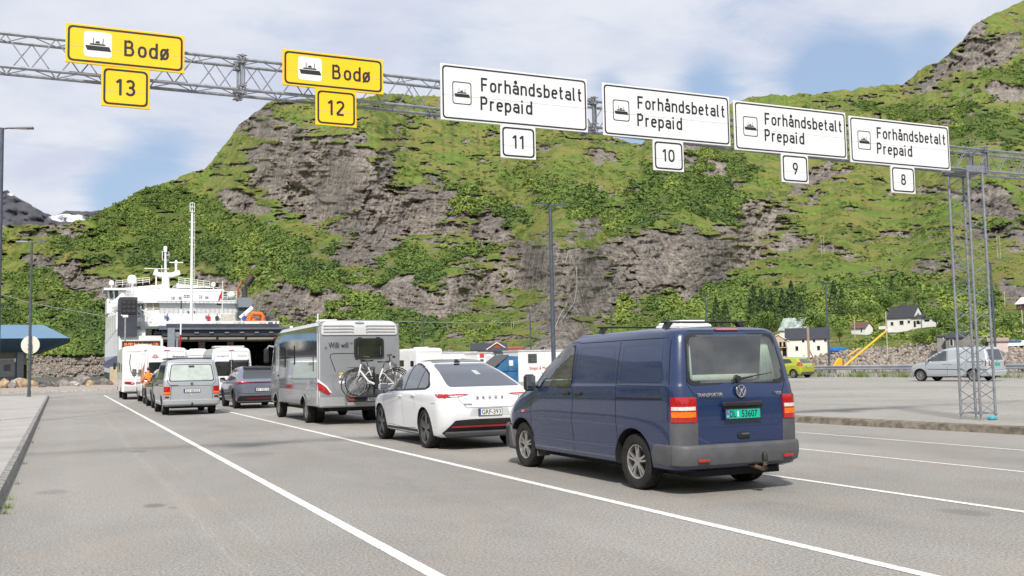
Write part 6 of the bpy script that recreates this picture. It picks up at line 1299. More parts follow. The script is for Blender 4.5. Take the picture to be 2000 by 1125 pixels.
# ------------------------------------------------------------ guard rail
gr = thing('guard_rail', 'grey steel guard rail along the edge of the parking area', 'guard rail', (51, 42, .143))
prof = [(-.0, .48), (-.05, .52), (-.05, .58), (0, .62), (0, .66), (-.05, .70), (-.05, .76), (0, .80)]
rb = MB(); ys = np.arange(-30, 30, 2.0); vs = []
for y in ys: vs += [(a-.12, y, b+.02) for a, b in prof]+[(a-.10, y, b+.02) for a, b in prof[::-1]]
k = 16; rb.add(vs, [(i*k+j, i*k+(j+1) % k, (i+1)*k+(j+1) % k, (i+1)*k+j) for i in range(len(ys)-1) for j in range(k)]); rb.build('rail', mat('rail steel', (.42, .45, .48), .5, .5, var=.12, vs=1), gr)
po = None
for y in ys[::1]:
    q = MB(); q.box((0, y, .28), (.14, .12, .85)); q.build('post', mat('rail post', (.42, .38, .33), .7), gr)
lr = MB(); lr.box((.9, 8, .12), (.12, 60, .22)); 
tag(lr.build('timber_kerb', mat('pale timber', (.45, .42, .38), .8, var=.2, vs=1)), 'long pale timber beam lying behind the guard rail', 'beam'); bpy.data.objects['timber_kerb'].location = (51, 42, .143)

# ------------------------------------------------------------ cars by the guard rail
def silver_small_van():
    lv = [dict(z=.26, yr=-.75, yf=3.6, w=.82, rr=.1, rf=.35, lin=1), dict(z=.30, yr=-.84, yf=3.75, w=.87, rr=.14, rf=.4), dict(z=.60, yr=-.87, yf=3.86, w=.90, rr=.13, rf=.45), dict(z=[(-1, .98), (3, .92), (3.8, .78)], yr=-.84, yf=3.72, w=.90, rr=.12, rf=.45), dict(z=[(-1, 1.12), (2.6, 1.06), (3.6, .88)], yr=-.81, yf=3.5, w=.87, rr=.12, rf=.4, sharp=1),
          dict(z=[(-1, 1.18), (2.7, 1.06)], yr=-.79, yf=2.95, w=.845, rr=.12, rf=.25, sharp=1), dict(z=1.45, yr=-.72, yf=2.35, w=.79, rr=.12, rf=.2), dict(z=1.68, yr=-.66, yf=1.85, w=.74, rr=.12, rf=.2, sharp=1), dict(z=1.77, yr=-.58, yf=1.6, w=.62, rr=.12, rf=.2), dict(z=1.81, yr=-.4, yf=1.3, w=.35, rr=.1, rf=.1), dict(z=1.82, yr=-.3, yf=1.2, w=.1, rr=.04, rf=.04)]
    P = paint('pale silver paint', (.44, .475, .51), .3, .2, .12)
    p0 = at(1905, 741, 36.0)
    v = Car('small_van', 'silver long small van parked by the guard rail behind the tower', 'van', (44.0, 37.4, .143), lv, P, (.32, (0, 3.0), .77, .2), arch=.06, sub=3, rz=.2)
    v.patch('rear_window', rpoly([(-.66, 1.10), (.66, 1.10), (.60, 1.66), (-.60, 1.66)], .06), 'B', M_dkglass, cell=.1)
    for d, sx in (('L', -1), ('R', 1)):
        v.patch('side_window', rpoly([(1.45, 1.08), (2.62, 1.06), (2.1, 1.48), (1.9, 1.60), (1.47, 1.62)], [.03, .05, .1, .1, .03]), d, M_midglass, cell=.1); v.patch('quarter_glass', rpoly([(2.68, 1.03), (2.95, 1.0), (2.66, 1.16)], .02), d, M_dkglass, cell=.1)
        v.seam([[(1.40, .35), (1.40, 1.70)], [(2.62, .35), (2.66, 1.05)], [(.35, .4), (.35, 1.66)], [(1.38, .35), (2.62, .35)]], d, .012); v.seam([[(.46, .62), (2.55, .66)], [(-.35, .62), (-.8, .62)]], d, .03, M_greypl, name='side_strip', off=.01); v.seam([[(.30, 1.02), (-.65, 1.03)]], d, .05, M_greypl, name='door_track')
        tl = v.patch('tail_light', rpoly([(sx*.68, .80), (sx*.80, .80), (sx*.79, 1.06), (sx*.70, 1.06)], .02), 'B', M_red, off=.003, th=.01); v.patch('tail_light_side', rpoly([(-.83, .80), (-.66, .80), (-.70, 1.06), (-.83, 1.06)], .02), d, M_red, parent=tl)
        v.handle(1.55, .93, d, P); v.handle(1.22, .93, d, P)
    bl = [dict(z=.30, yr=-.90, yf=-.45, w=.86, rr=.14, rf=.02, bow=.03, fbow=0), dict(z=.52, yr=-.93, yf=-.45, w=.90, rr=.14, rf=.02, bow=.03, fbow=0), dict(z=.56, yr=-.86, yf=-.5, w=.87, rr=.12, rf=.02, bow=.03, fbow=0)]
    loft_mesh(bl, 2).build('bumper', P, v.root, True)
    v.seam([[(-.60, .98), (-.60, .58), (.60, .58), (.60, .98)], [(-.60, .98), (.60, .98)]], 'B', .012)
    pl = MB().box((0, -.865, .88), (.48, .02, .15), 0, .003).build('number_plate', mat('plate green', (.0, .40, .28), .45, var=.05), v.root, label='green commercial number plate')
    MB().lathe([(.05, -.004), (.05, .01)], (0, -.83, 1.04), 'Y', 20).build('badge', M_chrome, v.root); v.mirrors(2.5, 1.12, .86, (.16, .11, .17), P, arm=.08); v.wheels((0, 3.0), 'multi', .68); MB().box((0, 1.4, .25), (1.4, 4.0, .08)).build('underbody', M_dark, v.root)
    return v
sv = silver_small_van()
def green_hatch():
    P = paint('lime green paint', (.36, .42, .02), .3, .1, .06)
    lv = [dict(z=.22, yr=-.55, yf=3.0, w=.76, rr=.15, rf=.4, lin=1), dict(z=.26, yr=-.63, yf=3.1, w=.80, rr=.18, rf=.4), dict(z=.5, yr=-.68, yf=3.2, w=.85, rr=.2, rf=.45), dict(z=[(-1, .88), (3, .75)], yr=-.66, yf=3.1, w=.855, rr=.2, rf=.45), dict(z=[(-1, .98), (2, .92), (3, .8)], yr=-.60, yf=2.9, w=.82, rr=.18, rf=.4, sharp=1),
          dict(z=[(-1, 1.02), (2.2, .92)], yr=-.56, yf=2.4, w=.79, rr=.16, rf=.3, sharp=1), dict(z=1.2, yr=-.42, yf=1.95, w=.72, rr=.16, rf=.2), dict(z=1.38, yr=-.26, yf=1.5, w=.64, rr=.16, rf=.2, sharp=1), dict(z=1.45, yr=-.1, yf=1.25, w=.5, rr=.12, rf=.1), dict(z=1.48, yr=.1, yf=1.0, w=.15, rr=.05, rf=.05)]
    v = Car('hatchback', 'lime green hatchback partly hidden by the navy van', 'car', (48.1, 56.3, .143), lv, P, (.30, (0, 2.49), .74, .18), arch=.05, sub=3, rz=.22)
    v.patch('rear_window', rpoly([(-.60, 1.03), (.60, 1.03), (.50, 1.36), (-.50, 1.36)], .08), 'B', M_midglass, cell=.08)
    for d, sx in (('L', -1), ('R', 1)):
        v.patch('side_window', rpoly([(.1, 1.08), (1.0, 1.0), (1.0, 1.36), (.4, 1.34)], .06), d, M_dkglass, cell=.1); v.patch('side_window', rpoly([(1.05, 1.0), (2.0, .96), (1.5, 1.3), (1.05, 1.36)], .06), d, M_dkglass, cell=.1)
        tl = v.patch('tail_light', rpoly([(sx*.56, .90), (sx*.82, .80), (sx*.78, 1.08), (sx*.66, 1.12)], .03), 'B', M_red, off=.005, th=.01, cell=.06); v.patch('tail_light_side', rpoly([(-.58, .82), (-.30, .92), (-.38, 1.12), (-.50, 1.12)], .03), d, M_red, parent=tl, cell=.06)
        v.patch('reflector', rrect(sx*.6, .52, .2, .05, .01), 'B', M_orange); v.seam([[(1.03, .3), (1.03, 1.4)], [(.1, .5), (.2, .8), (.05, 1.0)]], d, .012)
    v.patch('lower_bumper', rpoly([(-.76, .26), (.76, .26), (.72, .42), (-.72, .42)], .04), 'B', M_greypl, th=.02); v.plate('AA 19082', (0, -.70, .78), .5, .11, M_platew); v.seam([[(-.58, 1.0), (-.52, .62), (.52, .62), (.58, 1.0)]], 'B', .012)
    v.wheels((0, 2.49), 'seven', .66); v.mirrors(1.95, 1.0, .8, (.16, .11, .13), P, arm=.1); MB().box((0, 1.2, .22), (1.3, 3.4, .06)).build('underbody', M_dark, v.root)
green_hatch()

# ------------------------------------------------------------ people
def person(label, loc, rz, jacket, trousers, hair, pose='stand', group=None, H=1.75):
    t = thing('person', label, 'person', loc, rz, group)
    J = [(0, 0, .95), (0, 0, 1.15), (0, 0, 1.38), (0, 0, 1.50), (0, .01, 1.60), (0, .01, 1.68)]; Rr = [.135, .125, .14, .06, .075, .07]
    E2 = [(0, 1), (1, 2), (2, 3), (3, 4), (4, 5)]
    def chain(root, pts, rs):
        a = root
        for p, r in zip(pts, rs): J.append(p); Rr.append(r); E2.append((a, len(J)-1)); a = len(J)-1
    for s_ in (-1, 1):
        chain(0, [(s_*.10, 0, .88), (s_*.11, .02, .50), (s_*.12, -.01, .09), (s_*.13, .12, .04)], [.09, .065, .045, .035])
        if pose == 'lean': chain(2, [(s_*.18, 0, 1.38), (s_*.26, .05, 1.14), (s_*.18, .28, 1.05), (s_*.15, .34, 1.04)], [.06, .045, .035, .03])
        else: chain(2, [(s_*.18, 0, 1.38), (s_*.24, -.02, 1.12), (s_*.23, .08, .88), (s_*.22, .10, .80)], [.06, .045, .035, .03])
    me = bpy.data.meshes.new('p'); me.from_pydata(J, E2, []); o = bpy.data.objects.new('p', me); C.objects.link(o)
    sk = o.modifiers.new('s', 'SKIN'); 
    for i, r in enumerate(Rr): me.skin_vertices[0].data[i].radius = (r*(1.25 if i < 3 else 1), r*(.8 if i < 3 else 1))
    me.skin_vertices[0].data[0].use_root = True
    sb = o.modifiers.new('u', 'SUBSURF'); sb.levels = 1; sb.render_levels = 1
    dg = bpy.context.evaluated_depsgraph_get(); b = bpy.data.meshes.new_from_object(o.evaluated_get(dg)); bpy.data.objects.remove(o)
    b.materials.clear(); [b.materials.append(m_) for m_ in (mat('skin', (.50, .30, .22), .6), jacket, trousers)]
    for f in b.polygons:
        c = f.center; f.use_smooth = True
        f.material_index = 0 if (c.z > 1.515) else 2 if c.z < .93 and abs(c.x) < .19 else 1
        if pose != 'lean' and abs(c.x) > .19 and c.z < .86: f.material_index = 0
        if pose == 'lean' and c.y > .30: f.material_index = 0
    bo = link('body', b, t)
    hb = MB(); hb.ico((0, -.012, 1.695), .088, 2, .05, (1, 1.05, .85)); hb.build('hair', hair, bo, True)
    t.scale = (H/1.76,)*3
    return t
# ------------------------------------------------------------ the ferry
fe = thing('ferry', 'white car ferry with a blue hull band, its stern door open towards the queue', 'ferry', (16, 125, -2.6))
FI = Matrix.Translation((-16, -125, 2.6))
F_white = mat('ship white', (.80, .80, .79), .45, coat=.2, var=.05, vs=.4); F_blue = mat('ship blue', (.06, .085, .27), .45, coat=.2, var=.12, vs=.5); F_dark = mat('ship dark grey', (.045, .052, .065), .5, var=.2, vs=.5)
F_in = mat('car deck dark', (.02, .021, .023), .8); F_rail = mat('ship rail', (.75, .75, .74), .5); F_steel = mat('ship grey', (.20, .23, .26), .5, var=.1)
def fp(mb, name, mt, smooth=False, label=None, parent=None):
    mb.v = [tuple(FI @ Vector(v)) for v in mb.v]; return mb.build(name, mt, parent or fe, smooth, label=label)
def fbox(name, mt, px0, px1, py0, py1, Y, dep, parent=None):
    a = at(px0, py0, Y); b = at(px1, py1, Y); mb = MB(); mb.box(((a.x+b.x)/2, Y+dep/2, (a.z+b.z)/2), (b.x-a.x, dep, a.z-b.z)); return fp(mb, name, mt, parent=parent)
def side(z0, z1, f0, f1, name, mt, ex=0, Y0=125.5, Y1=207):
    mb = MB(); xl0, xl1, xr0, xr1 = 5.95-ex, 7.25-ex, 26.4+ex, 27.0+ex
    mb.add([(xl0, Y0, z0), (xl1, Y1, f0), (xr1, Y1, f0), (xr0, Y0, z0), (xl0, Y0, z1), (xl1, Y1, f1), (xr1, Y1, f1), (xr0, Y0, z1)], [(0, 1, 5, 4), (1, 2, 6, 5), (2, 3, 7, 6), (0, 3, 2, 1), (4, 5, 6, 7)]); return fp(mb, name, mt)
side(-2.6, 1.15, -2.6, 1.6, 'lower_hull', F_dark); side(1.15, 1.7, 1.6, 2.4, 'white_band', F_white, .05); side(1.7, 3.4, 2.4, 4.4, 'blue_band', F_blue, .02)
hw = MB()                                                     # white shell: side walls with the car deck open between them
for x0, x1, xb0, xb1 in ((5.95, 7.6, 7.25, 8.6), (24.9, 26.4, 25.6, 27.0)): hw.add([(x0, 125.5, 3.4), (x1, 125.5, 3.4), (xb1, 207, 4.4), (xb0, 207, 4.4), (x0, 125.5, 6.9), (x1, 125.5, 6.9), (xb1, 207, 7.6), (xb0, 207, 7.6)], [(0, 1, 5, 4), (0, 4, 7, 3), (1, 2, 6, 5), (4, 5, 6, 7), (2, 3, 7, 6)])
fp(hw, 'hull_side', F_white)
for i in range(6):
    y0, y1 = 137+i*11, 147+i*11; t0, t1 = (y0-125.5)/81.5, (y1-125.5)/81.5; zt = 9.2+.5*i; mb = MB(); xl = lambda t: 5.9+1.3*t
    mb.add([(xl(t0), y0, 6.9), (xl(t1), y1, 6.9), (xl(t1)+2.6, y1, 6.9), (xl(t0)+2.6, y0, 6.9), (xl(t0), y0, zt), (xl(t1), y1, zt), (xl(t1)+2.6, y1, zt), (xl(t0)+2.6, y0, zt)], [(0, 1, 5, 4), (1, 2, 6, 5), (2, 3, 7, 6), (0, 4, 7, 3), (4, 5, 6, 7)]); fp(mb, 'side_house', F_white)
mb = MB()
for i in range(14):                                            # plate joints and freeing ports on the side
    y = 128+i*5.6; x = 5.93+1.3*(y-125.5)/81.5; mb.box((x-.02, y, 6.2), (.06, .10, 5.4))
fp(mb, 'side_joint', mat('ship joint', (.5, .52, .55), .6))
z_dk = 6.85
dk = MB(); dk.box((16.7, 166, z_dk-.15), (18.4, 82, .3)); fp(dk, 'upper_deck', mat('deck green grey', (.12, .15, .14), .7))
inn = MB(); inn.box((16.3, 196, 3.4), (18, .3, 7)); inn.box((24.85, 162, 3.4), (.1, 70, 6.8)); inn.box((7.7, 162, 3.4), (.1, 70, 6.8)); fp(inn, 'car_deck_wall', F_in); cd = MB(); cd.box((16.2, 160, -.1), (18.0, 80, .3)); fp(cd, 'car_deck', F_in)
pn = MB(); [pn.box((24.75, 129+i*2.2, 3.4), (.08, .16, 6)) for i in range(12)]; [pn.box((24.72, 129+i*2.2+1.1, 2.2), (.05, 1.7, 3.6)) for i in range(12)]; fp(pn, 'wall_frame', mat('deck wall cream', (.20, .19, .17), .7))
fbox('fascia', mat('fascia blue grey', (.12, .14, .19), .5), 311, 552, 636, 643, 123.2, 1.2); fbox('fascia', F_dark, 318, 552, 643.2, 655, 123.6, 2.0)
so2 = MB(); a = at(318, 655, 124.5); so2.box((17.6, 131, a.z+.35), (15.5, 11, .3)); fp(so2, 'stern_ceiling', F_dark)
for i, (p0, p1) in enumerate(((318, 366), (371, 422), (428, 478), (484, 534))): fbox('ceiling_strip', mat('cream beam', (.62, .56, .47), .5, emit=((1, .93, .8), .22)), p0, p1, 659, 662.5, 127.5, .5)  # cream strips across the stern ceiling, with a faint added glow
fbox('cross_beam', mat('cream beam dark', (.30, .28, .24), .6), 315, 550, 655.5, 666, 128.6, .6)
lm = MB(); [lm.box((at(p_, 650, 124).x, 123.5, at(400, 650, 124).z), (.5, .15, .14)) for p_ in (383, 412, 442, 471, 500, 528)]; fp(lm, 'stern_lamp', F_steel)
for p_ in (394, 450):
    o = fbox('clearance_sign', mat('sign cream', (.5, .47, .42), .6), p_-6, p_+6, 668, 679, 127, .1); c_ = at(p_, 673.5, 126.95); r_ = MB(); r_.lathe([(.26, -.03), (.33, -.03), (.33, .0), (.26, .0)], tuple(FI @ c_), 'Y', 24, True); r_.build('sign_ring', mat('ring red', (.4, .06, .06), .6), o)
    r_ = MB(); cc_ = FI @ c_; r_.bar(cc_+Vector((-.13, -.02, -.13)), cc_+Vector((.13, -.02, .13)), .03, 4); r_.bar(cc_+Vector((.13, -.02, -.13)), cc_+Vector((-.13, -.02, .13)), .03, 4); r_.build('sign_cross', M_ink, o)
fbox('dark_tower', F_dark, 234, 268, 580, 656, 124.2, 4.5)
o = fbox('tower_recess', mat('dark louvre', (.02, .022, .03), .4), 238, 266, 586, 613, 124.1, .12)
for i in range(3):
    for j in range(3): fbox('tower_lamp', mat('amber pane', (.07, .05, .04), .2, coat=1), 240+i*9, 246+i*9, 588+j*8.5, 593+j*8.5, 124.05, .08, parent=o)
fbox('quarter_block', F_white, 232, 318, 656, 704, 124.6, 3.0)
for a in ((262, 296, 628, 657, 127, 5), (290, 312, 612, 657, 130, 4), (268, 284, 640, 657, 125.4, 1.5)): fbox('stair_block', F_white, *a)
st = MB()
for p0, q0, p1, q1 in ((268, 600, 268, 640), (275, 598, 275, 630), (282, 606, 282, 632), (300, 600, 300, 616), (268, 600, 300, 618), (268, 607, 300, 625), (262, 606, 300, 606), (262, 616, 300, 616), (306, 640, 300, 660), (312, 628, 312, 650), (300, 632, 312, 632)): st.bar(at(p0, q0, 126.5), at(p1, q1, 126.5), .07, 6)
fp(st, 'stair_rail', F_rail)
# deck house, bridge
fbox('deck_house', F_white, 283, 466, 590, 640, 160, 22); fbox('deck_house_wing', F_white, 262, 286, 620, 640, 162, 12); o = fbox('lounge_window', mat('tan window', (.42, .33, .22), .3, coat=.5), 287, 297.5, 592.5, 604, 159.9, .15); fbox('lounge_window', mat('tan window', (.42, .33, .22), .3, coat=.5), 300.5, 311, 592.5, 604, 159.9, .15)
fbox('lounge_recess', F_steel, 267, 283, 594, 616, 163, .3); fbox('vent', M_greypl, 424, 432, 592, 596, 159.9, .12)
for p_ in (321, 401): fbox('porthole_hood', F_steel, p_, p_+5, 616, 621, 159.8, .2)
for p_ in (367, 378.5): fbox('deck_lamp', M_black, p_, p_+2, 607.5, 610.5, 159.8, .3)
fbox('boat_deck', F_white, 236, 462, 584.5, 592.5, 159.3, 25); fbox('house_upper', F_white, 262, 380, 566, 586, 172, 14); fbox('house_upper', F_white, 380, 432, 570, 586, 176, 10)
fbox('wheelhouse_roof', F_white, 203, 438, 562, 569, 183.5, 10); fbox('wheelhouse', F_white, 232, 430, 569, 586, 184.5, 8)
fbox('wing_window', mat('green bridge glass', (.10, .15, .13), .12, coat=1), 211, 232, 570, 583, 185, 7); fbox('wing_base', F_white, 209, 236, 583, 612, 185, 8); fbox('wing_window', mat('green bridge glass', (.10, .15, .13), .12, coat=1), 412, 436, 572, 583, 185, 5)
wp = MB()
for p_ in (211, 221.5, 232): wp.bar(at(p_, 567, 184.9), at(p_+2, 590, 184.9), .16, 6)
wp.bar(at(213, 612, 184), at(232, 584, 184), .35, 8); wp.bar(at(216, 600, 180), at(243, 576, 180), .5, 8); fp(wp, 'wing_post', F_white)
tp = MB(); v0 = [at(240, 562, 184), at(318, 555.5, 184), at(318, 562, 184)]; tp.add(v0+[v+Vector((0, 8, 0)) for v in v0], [(0, 1, 2), (3, 5, 4), (0, 3, 4, 1), (1, 4, 5, 2)]); v0 = [at(345, 553.5, 184), at(432, 562, 184), at(345, 562, 184)]; tp.add(v0+[v+Vector((0, 8, 0)) for v in v0], [(0, 1, 2), (3, 5, 4), (0, 3, 4, 1), (1, 4, 5, 2)]); fp(tp, 'roof_camber', F_white)
def rail(pts, Y, h, n, name='railing', r=.045):
    mb = MB(); P_ = [at(x, y, Y) for x, y in pts]
    for a, b in zip(P_, P_[1:]):
        for k in (h, h*.66, h*.33): mb.bar(a+Vector((0, 0, k)), b+Vector((0, 0, k)), r, 5)
        for i in range(n+1): q = a.lerp(b, i/n); mb.bar(q, q+Vector((0, 0, h)), r, 5)
    return fp(mb, name, F_rail)
rail([(226, 561), (292, 554)], 183.6, 1.1, 5); rail([(349, 554), (410, 562)], 183.6, 1.1, 5); rail([(300, 584), (462, 584.5)], 158, 1.2, 18); rail([(247, 584), (270, 584)], 158, 1.2, 4)
for px0, px1 in ((304, 316), (333, 340), (345, 372), (400, 405), (413, 432), (455, 478), (505, 519)):
    mb = MB(); a, b = at(px0, 636.5, 124), at(px1, 636.5, 124); k = int((px1-px0)/1.7)
    for i in range(k+1): q = a.lerp(b, i/max(k, 1)); mb.bar(q, q+Vector((0, 0, .62)), .035, 5)
    fp(mb, 'bulwark_bars', F_rail)
fbox('bulwark_rail', F_rail, 302, 545, 627.2, 628.4, 124, .1)
for p0, p1 in ((316, 333), (340, 345), (373, 400), (405, 413), (432, 455), (478, 505), (519, 524), (533, 537), (541, 545)): fbox('bulwark_plate', F_white, p0, p1, 628.5, 636.5, 124, .08)
# radar mast and aerials
ms = MB(); ms.bar(at(323.5, 568, 184), at(323.5, 535, 184), .75, 10, .6); ms.bar(at(323.5, 536, 184), at(323, 492, 184), .22, 8, .15); ms.lathe([(.3, 0), (.32, .8), (.2, 1.0)], at(323, 492, 184), 'Z', 12)
ms.tube([at(300, 532, 184), at(312, 537, 184), at(336, 537, 184), at(351, 532, 184)], .42, 8); ms.bar(at(305, 534, 184), at(305, 526, 184), .35, 8); ms.bar(at(305, 565, 184), at(305, 538, 184), .12, 6)
ms.bar(at(344, 532, 184), at(344, 514, 184), .2, 8); ms.lathe([(.2, 0), (.3, .3), (.3, .7), (.1, 1.0)], at(344, 519, 184), 'Z', 10)
ms.tube([at(317, 490, 184), at(317, 508, 184), at(330, 508, 184), at(330, 492, 184)], .07, 5); ms.bar(at(316, 536, 184), at(316, 518, 184), .05, 5); ms.bar(at(323, 498, 184), at(331, 498, 184), .06, 5)
fp(ms, 'radar_mast', F_white, True)
for p0, p1, q in ((282, 330, 523.5), (331, 358, 511.5)): fbox('radar_scanner', F_white, p0, p1, q, q+2, 183.6, .4)
for p_, q, Y, r in ((258, 546, 180, .78), (218, 552.5, 186, .44), (417, 555.5, 184, .40), (316, 566, 182, .4)):
    dm = MB(); c_ = at(p_, q, Y); dm.lathe([(.01, r*1.05), (r*.55, r*.9), (r*.9, r*.5), (r, 0), (r*.97, -r*.7), (r*.4, -r*1.0), (r*.3, -r*1.3)], c_, 'Z', 18); dm.bar(c_-Vector((0, 0, r)), c_-Vector((0, 0, r+(.5 if p_ != 258 else 2.4))), r*.15+.03, 8); fp(dm, 'radome', F_white, True)
dm = MB(); dm.ico(at(452, 577, 157), .62, 2); fp(dm, 'liferaft_canister', F_white, True)
cl = MB()
for i, (p_, q) in enumerate(((338, 582), (352, 582), (362, 579), (367, 579), (392, 580), (404, 581), (440, 582))): cl.box(at(p_, q, 160), (.5, .4, .5))
fp(cl, 'deck_fitting', F_steel)
tm = MB(); b0, b1 = at(373.5, 634, 138), at(375.5, 412, 138); tm.bar(b0, b1, .20, 10, .15)
for dx in (-.28, .28):
    for dy in (-.2, .2): tm.bar(b1+Vector((dx, dy, -.1)), b1+Vector((dx, dy, 1.05)), .03, 5)
for k in (-.1, .5, 1.05): tm.box(b1+Vector((0, 0, k)), (.62, .46, .05))
tm.bar(b1, b1+Vector((0, 0, 1.2)), .06, 6)
for i in range(26): q = b0.lerp(b1, .15+.84*i/26)+Vector((.33, 0, 0)); tm.bar(q-Vector((.14, 0, 0)), q, .025, 4)
tm.bar(b0+Vector((.33, 0, 2)), b1+Vector((.33, 0, 0)), .028, 5)
for t_ in (.70, .76, .83, .90): q = b0.lerp(b1, t_); tm.box(q, (.75, .05, .05)); tm.box(q+Vector((-.3, 0, .08)), (.1, .1, .12))
fp(tm, 'tall_light_mast', F_white)
fbox('funnel_casing', F_steel, 465, 492, 581, 600, 158, 6); fbox('funnel_casing', mat('funnel dark', (.07, .08, .09), .5), 467, 490, 600, 636, 158.5, 5)
ex = MB(); ex.tube([at(478, 584, 160), at(478, 563, 160), at(481, 556, 160), at(491, 543, 160), at(493, 540, 160)], [.42, .42, .48, .55, .58], 12); fp(ex, 'exhaust_pipe', mat('sooty brown steel', (.07, .05, .045), .6, .3, var=.4, vs=1), True)
ex = MB(); ex.tube([at(465, 582, 161), at(465, 562, 161), at(471, 552, 161), at(472, 547, 161)], .20, 8); fp(ex, 'exhaust_pipe', mat('rust steel', (.25, .11, .05), .8, var=.4, vs=1), True)
fl = MB(); fl.bar(at(433.5, 636, 140), at(435, 549, 140), .06, 6); fo = fp(fl, 'flag_staff', F_rail)
fg = MB(); c_ = [(434, 566), (431, 573), (428, 578), (426, 588), (429, 588), (433, 580), (434, 575)]; fg.prism([((FI @ at(x, y, 140)).x, (FI @ at(x, y, 140)).z) for x, y in c_], 15.0, 15.06); fg.build('flag', mat('flag red cloth', (.45, .03, .05), .8), fe)
ar = MB(); ar.bar(at(470, 622, 134), at(493, 601, 134), .34, 10, .28); ar.bar(at(474, 638, 134), at(474, 616, 134), .25, 8); fp(ar, 'deck_crane', F_white, True)
rbp = [at(487, 633, 130), at(488, 615, 130), at(493, 612, 130), at(510, 613, 130), at(514, 617, 130), at(513, 635, 130)]
rb = MB(); rb.tube([p+Vector((0, d, 0)) for d in (0,) for p in rbp], .22, 8); rb.tube([p+Vector((0, .9, 0)) for p in rbp], .22, 8); rb.box((rbp[0]+rbp[-1])/2+Vector((0, .4, .2)), (1.9, 1.2, .6), 0, .2); rb.box((rbp[2]+rbp[3])/2+Vector((0, .45, 0)), (1.3, .9, .4), 0, .1)
rb.box(at(490, 627, 130.5), (1.4, .8, .9), 0, .3)
tag(rb.build('rescue_boat', mat('safety orange', (.85, .18, .02), .5), None, True), 'orange rescue boat cradle on the ferry stern deck', 'rescue boat')
box_ = MB(); a = at(444, 630, 136); box_.box(a, (2.0, 1.2, 1.3), 0, .05); box_.box(a+Vector((0, 0, .9)), (1.5, .9, .5), 0, .05); fp(box_, 'winch', mat('winch cream', (.55, .52, .45), .6))
# passengers at the rail
BJ = mat('blue jacket', (.03, .09, .38), .8); RJ = mat('red jacket', (.5, .03, .04), .8); DJ = mat('dark jacket', (.03, .035, .05), .8); TR = mat('dark trousers', (.025, .027, .035), .85); OJ = mat('orange jacket', (.8, .24, .03), .8); HR = mat('brown hair', (.06, .04, .025), .8)
for p_, jk, lb, pose, rz in ((327, BJ, 'person in a blue jacket leaning on the ferry rail near the grey portal', 'lean', -1.2), (407.5, RJ, 'person in a red jacket at the ferry rail', 'stand', 3.1), (424, DJ, 'person in dark clothes beside the one in red', 'stand', 2.6), (476.5, BJ, 'person in a blue jacket in front of the orange rescue boat', 'stand', 3.0), (523, DJ, 'person in dark clothes right of the orange rescue boat', 'stand', 3.4)):
    c_ = at(p_, 630, 129.5); person(lb, (c_.x, 129.5, z_dk), rz, jk, TR, HR, pose, 'passengers on the ferry deck')
c_ = at(290, 748, 47.6); person('person in an orange jacket standing beside the white camper van', (3.52, 47.9, 0), .3, OJ, TR, HR, 'lean', H=1.68)

# ------------------------------------------------------------ quay furniture by the ferry
ls = thing('linkspan_portal', 'grey steel portal post of the ferry ramp', 'portal', (at(334, 700, 112).x, 112, 0))
q = MB(); q.box((0, 0, 3.0), (.72, .5, 6.2), 0, .04); q.build('post', F_steel, ls); q = MB(); q.bar((.62, 0, 0), (.62, 0, 5.2), .16, 10); q.box((.62, 0, 5.4), (.45, .4, .5)); q.build('ram', F_steel, ls); q = MB(); q.box((5.5, .1, 6.35), (12, .4, .4)); q.build('beam', F_dark, ls)
p = at(351, 700, 96); br = thing('raised_barrier', 'red and white barrier arm standing upright before the ferry', 'barrier', (p.x, 96, 0)); za, zb = at(351, 677, 96).z, at(353.5, 604, 96).z
q = MB(); q.box((0, 0, .55), (.4, .4, 1.1), 0, .03); q.build('barrier_box', F_steel, br); arm = MB()
for i in range(8):
    arm.mi = 1 if i in (0, 3, 4) else 0; z0 = .9+(zb-.9)*i/8; arm.bar((.1*i/8, 0, z0), (.1*(i+1)/8, 0, z0+(zb-.9)/8), .075, 6)
arm.build('arm', [M_white, M_red], br); q = MB(); q.bar((.1, 0, zb), (.1, 0, zb+.8), .05, 6); q.build('arm_tip', M_black, br)
p = at(244, 700, 92); cp_ = thing('camera_mast', 'slim pale mast with a small camera head beside the dark tower', 'mast', (p.x, 92, 0)); zt = at(243, 620, 92).z
q = MB(); q.bar((0, 0, 0), (0, 0, zt), .07, 8); q.build('pole', M_sback, cp_); q = MB(); q.box((0, 0, zt+.1), (.45, .3, .22), 0, .03); q.box((-.3, 0, zt+.2), (.1, .1, .1)); q.build('camera_head', M_white, cp_)
a, b = at(238, 666, 84), at(313, 684, 84); ds = thing('message_board', 'black electronic board with orange letters above the white campers', 'display board', ((a.x+b.x)/2, 84, 0)); wd = b.x-a.x
q = MB(); q.box((0, 0, (a.z+b.z)/2), (wd, .25, a.z-b.z), 0, .03); q.build('casing', mat('board frame', (.10, .11, .10), .5), ds); q = MB(); q.box((0, -.13, (a.z+b.z)/2), (wd*.95, .02, (a.z-b.z)*.84)); sc_ = q.build('screen', M_black, ds)
M_led = mat('orange led', (.3, .05, .01), .5, emit=((1, .22, .03), 1.6)); text('18-782 Bodø ferge: ca 1,5t', .3, M_led, sc_, (0, -.145, a.z-.37), width=wd*.88, ext=.005, off=.004); text('18-782 Bodø           13:00', .3, M_led, sc_, (0, -.145, b.z+.12), width=wd*.88, ext=.005, off=.004)
for x in (-wd*.42, wd*.42): MB().bar((x, .1, 0), (x, .1, b.z+.05), .08, 8).build('post', F_steel, ds)
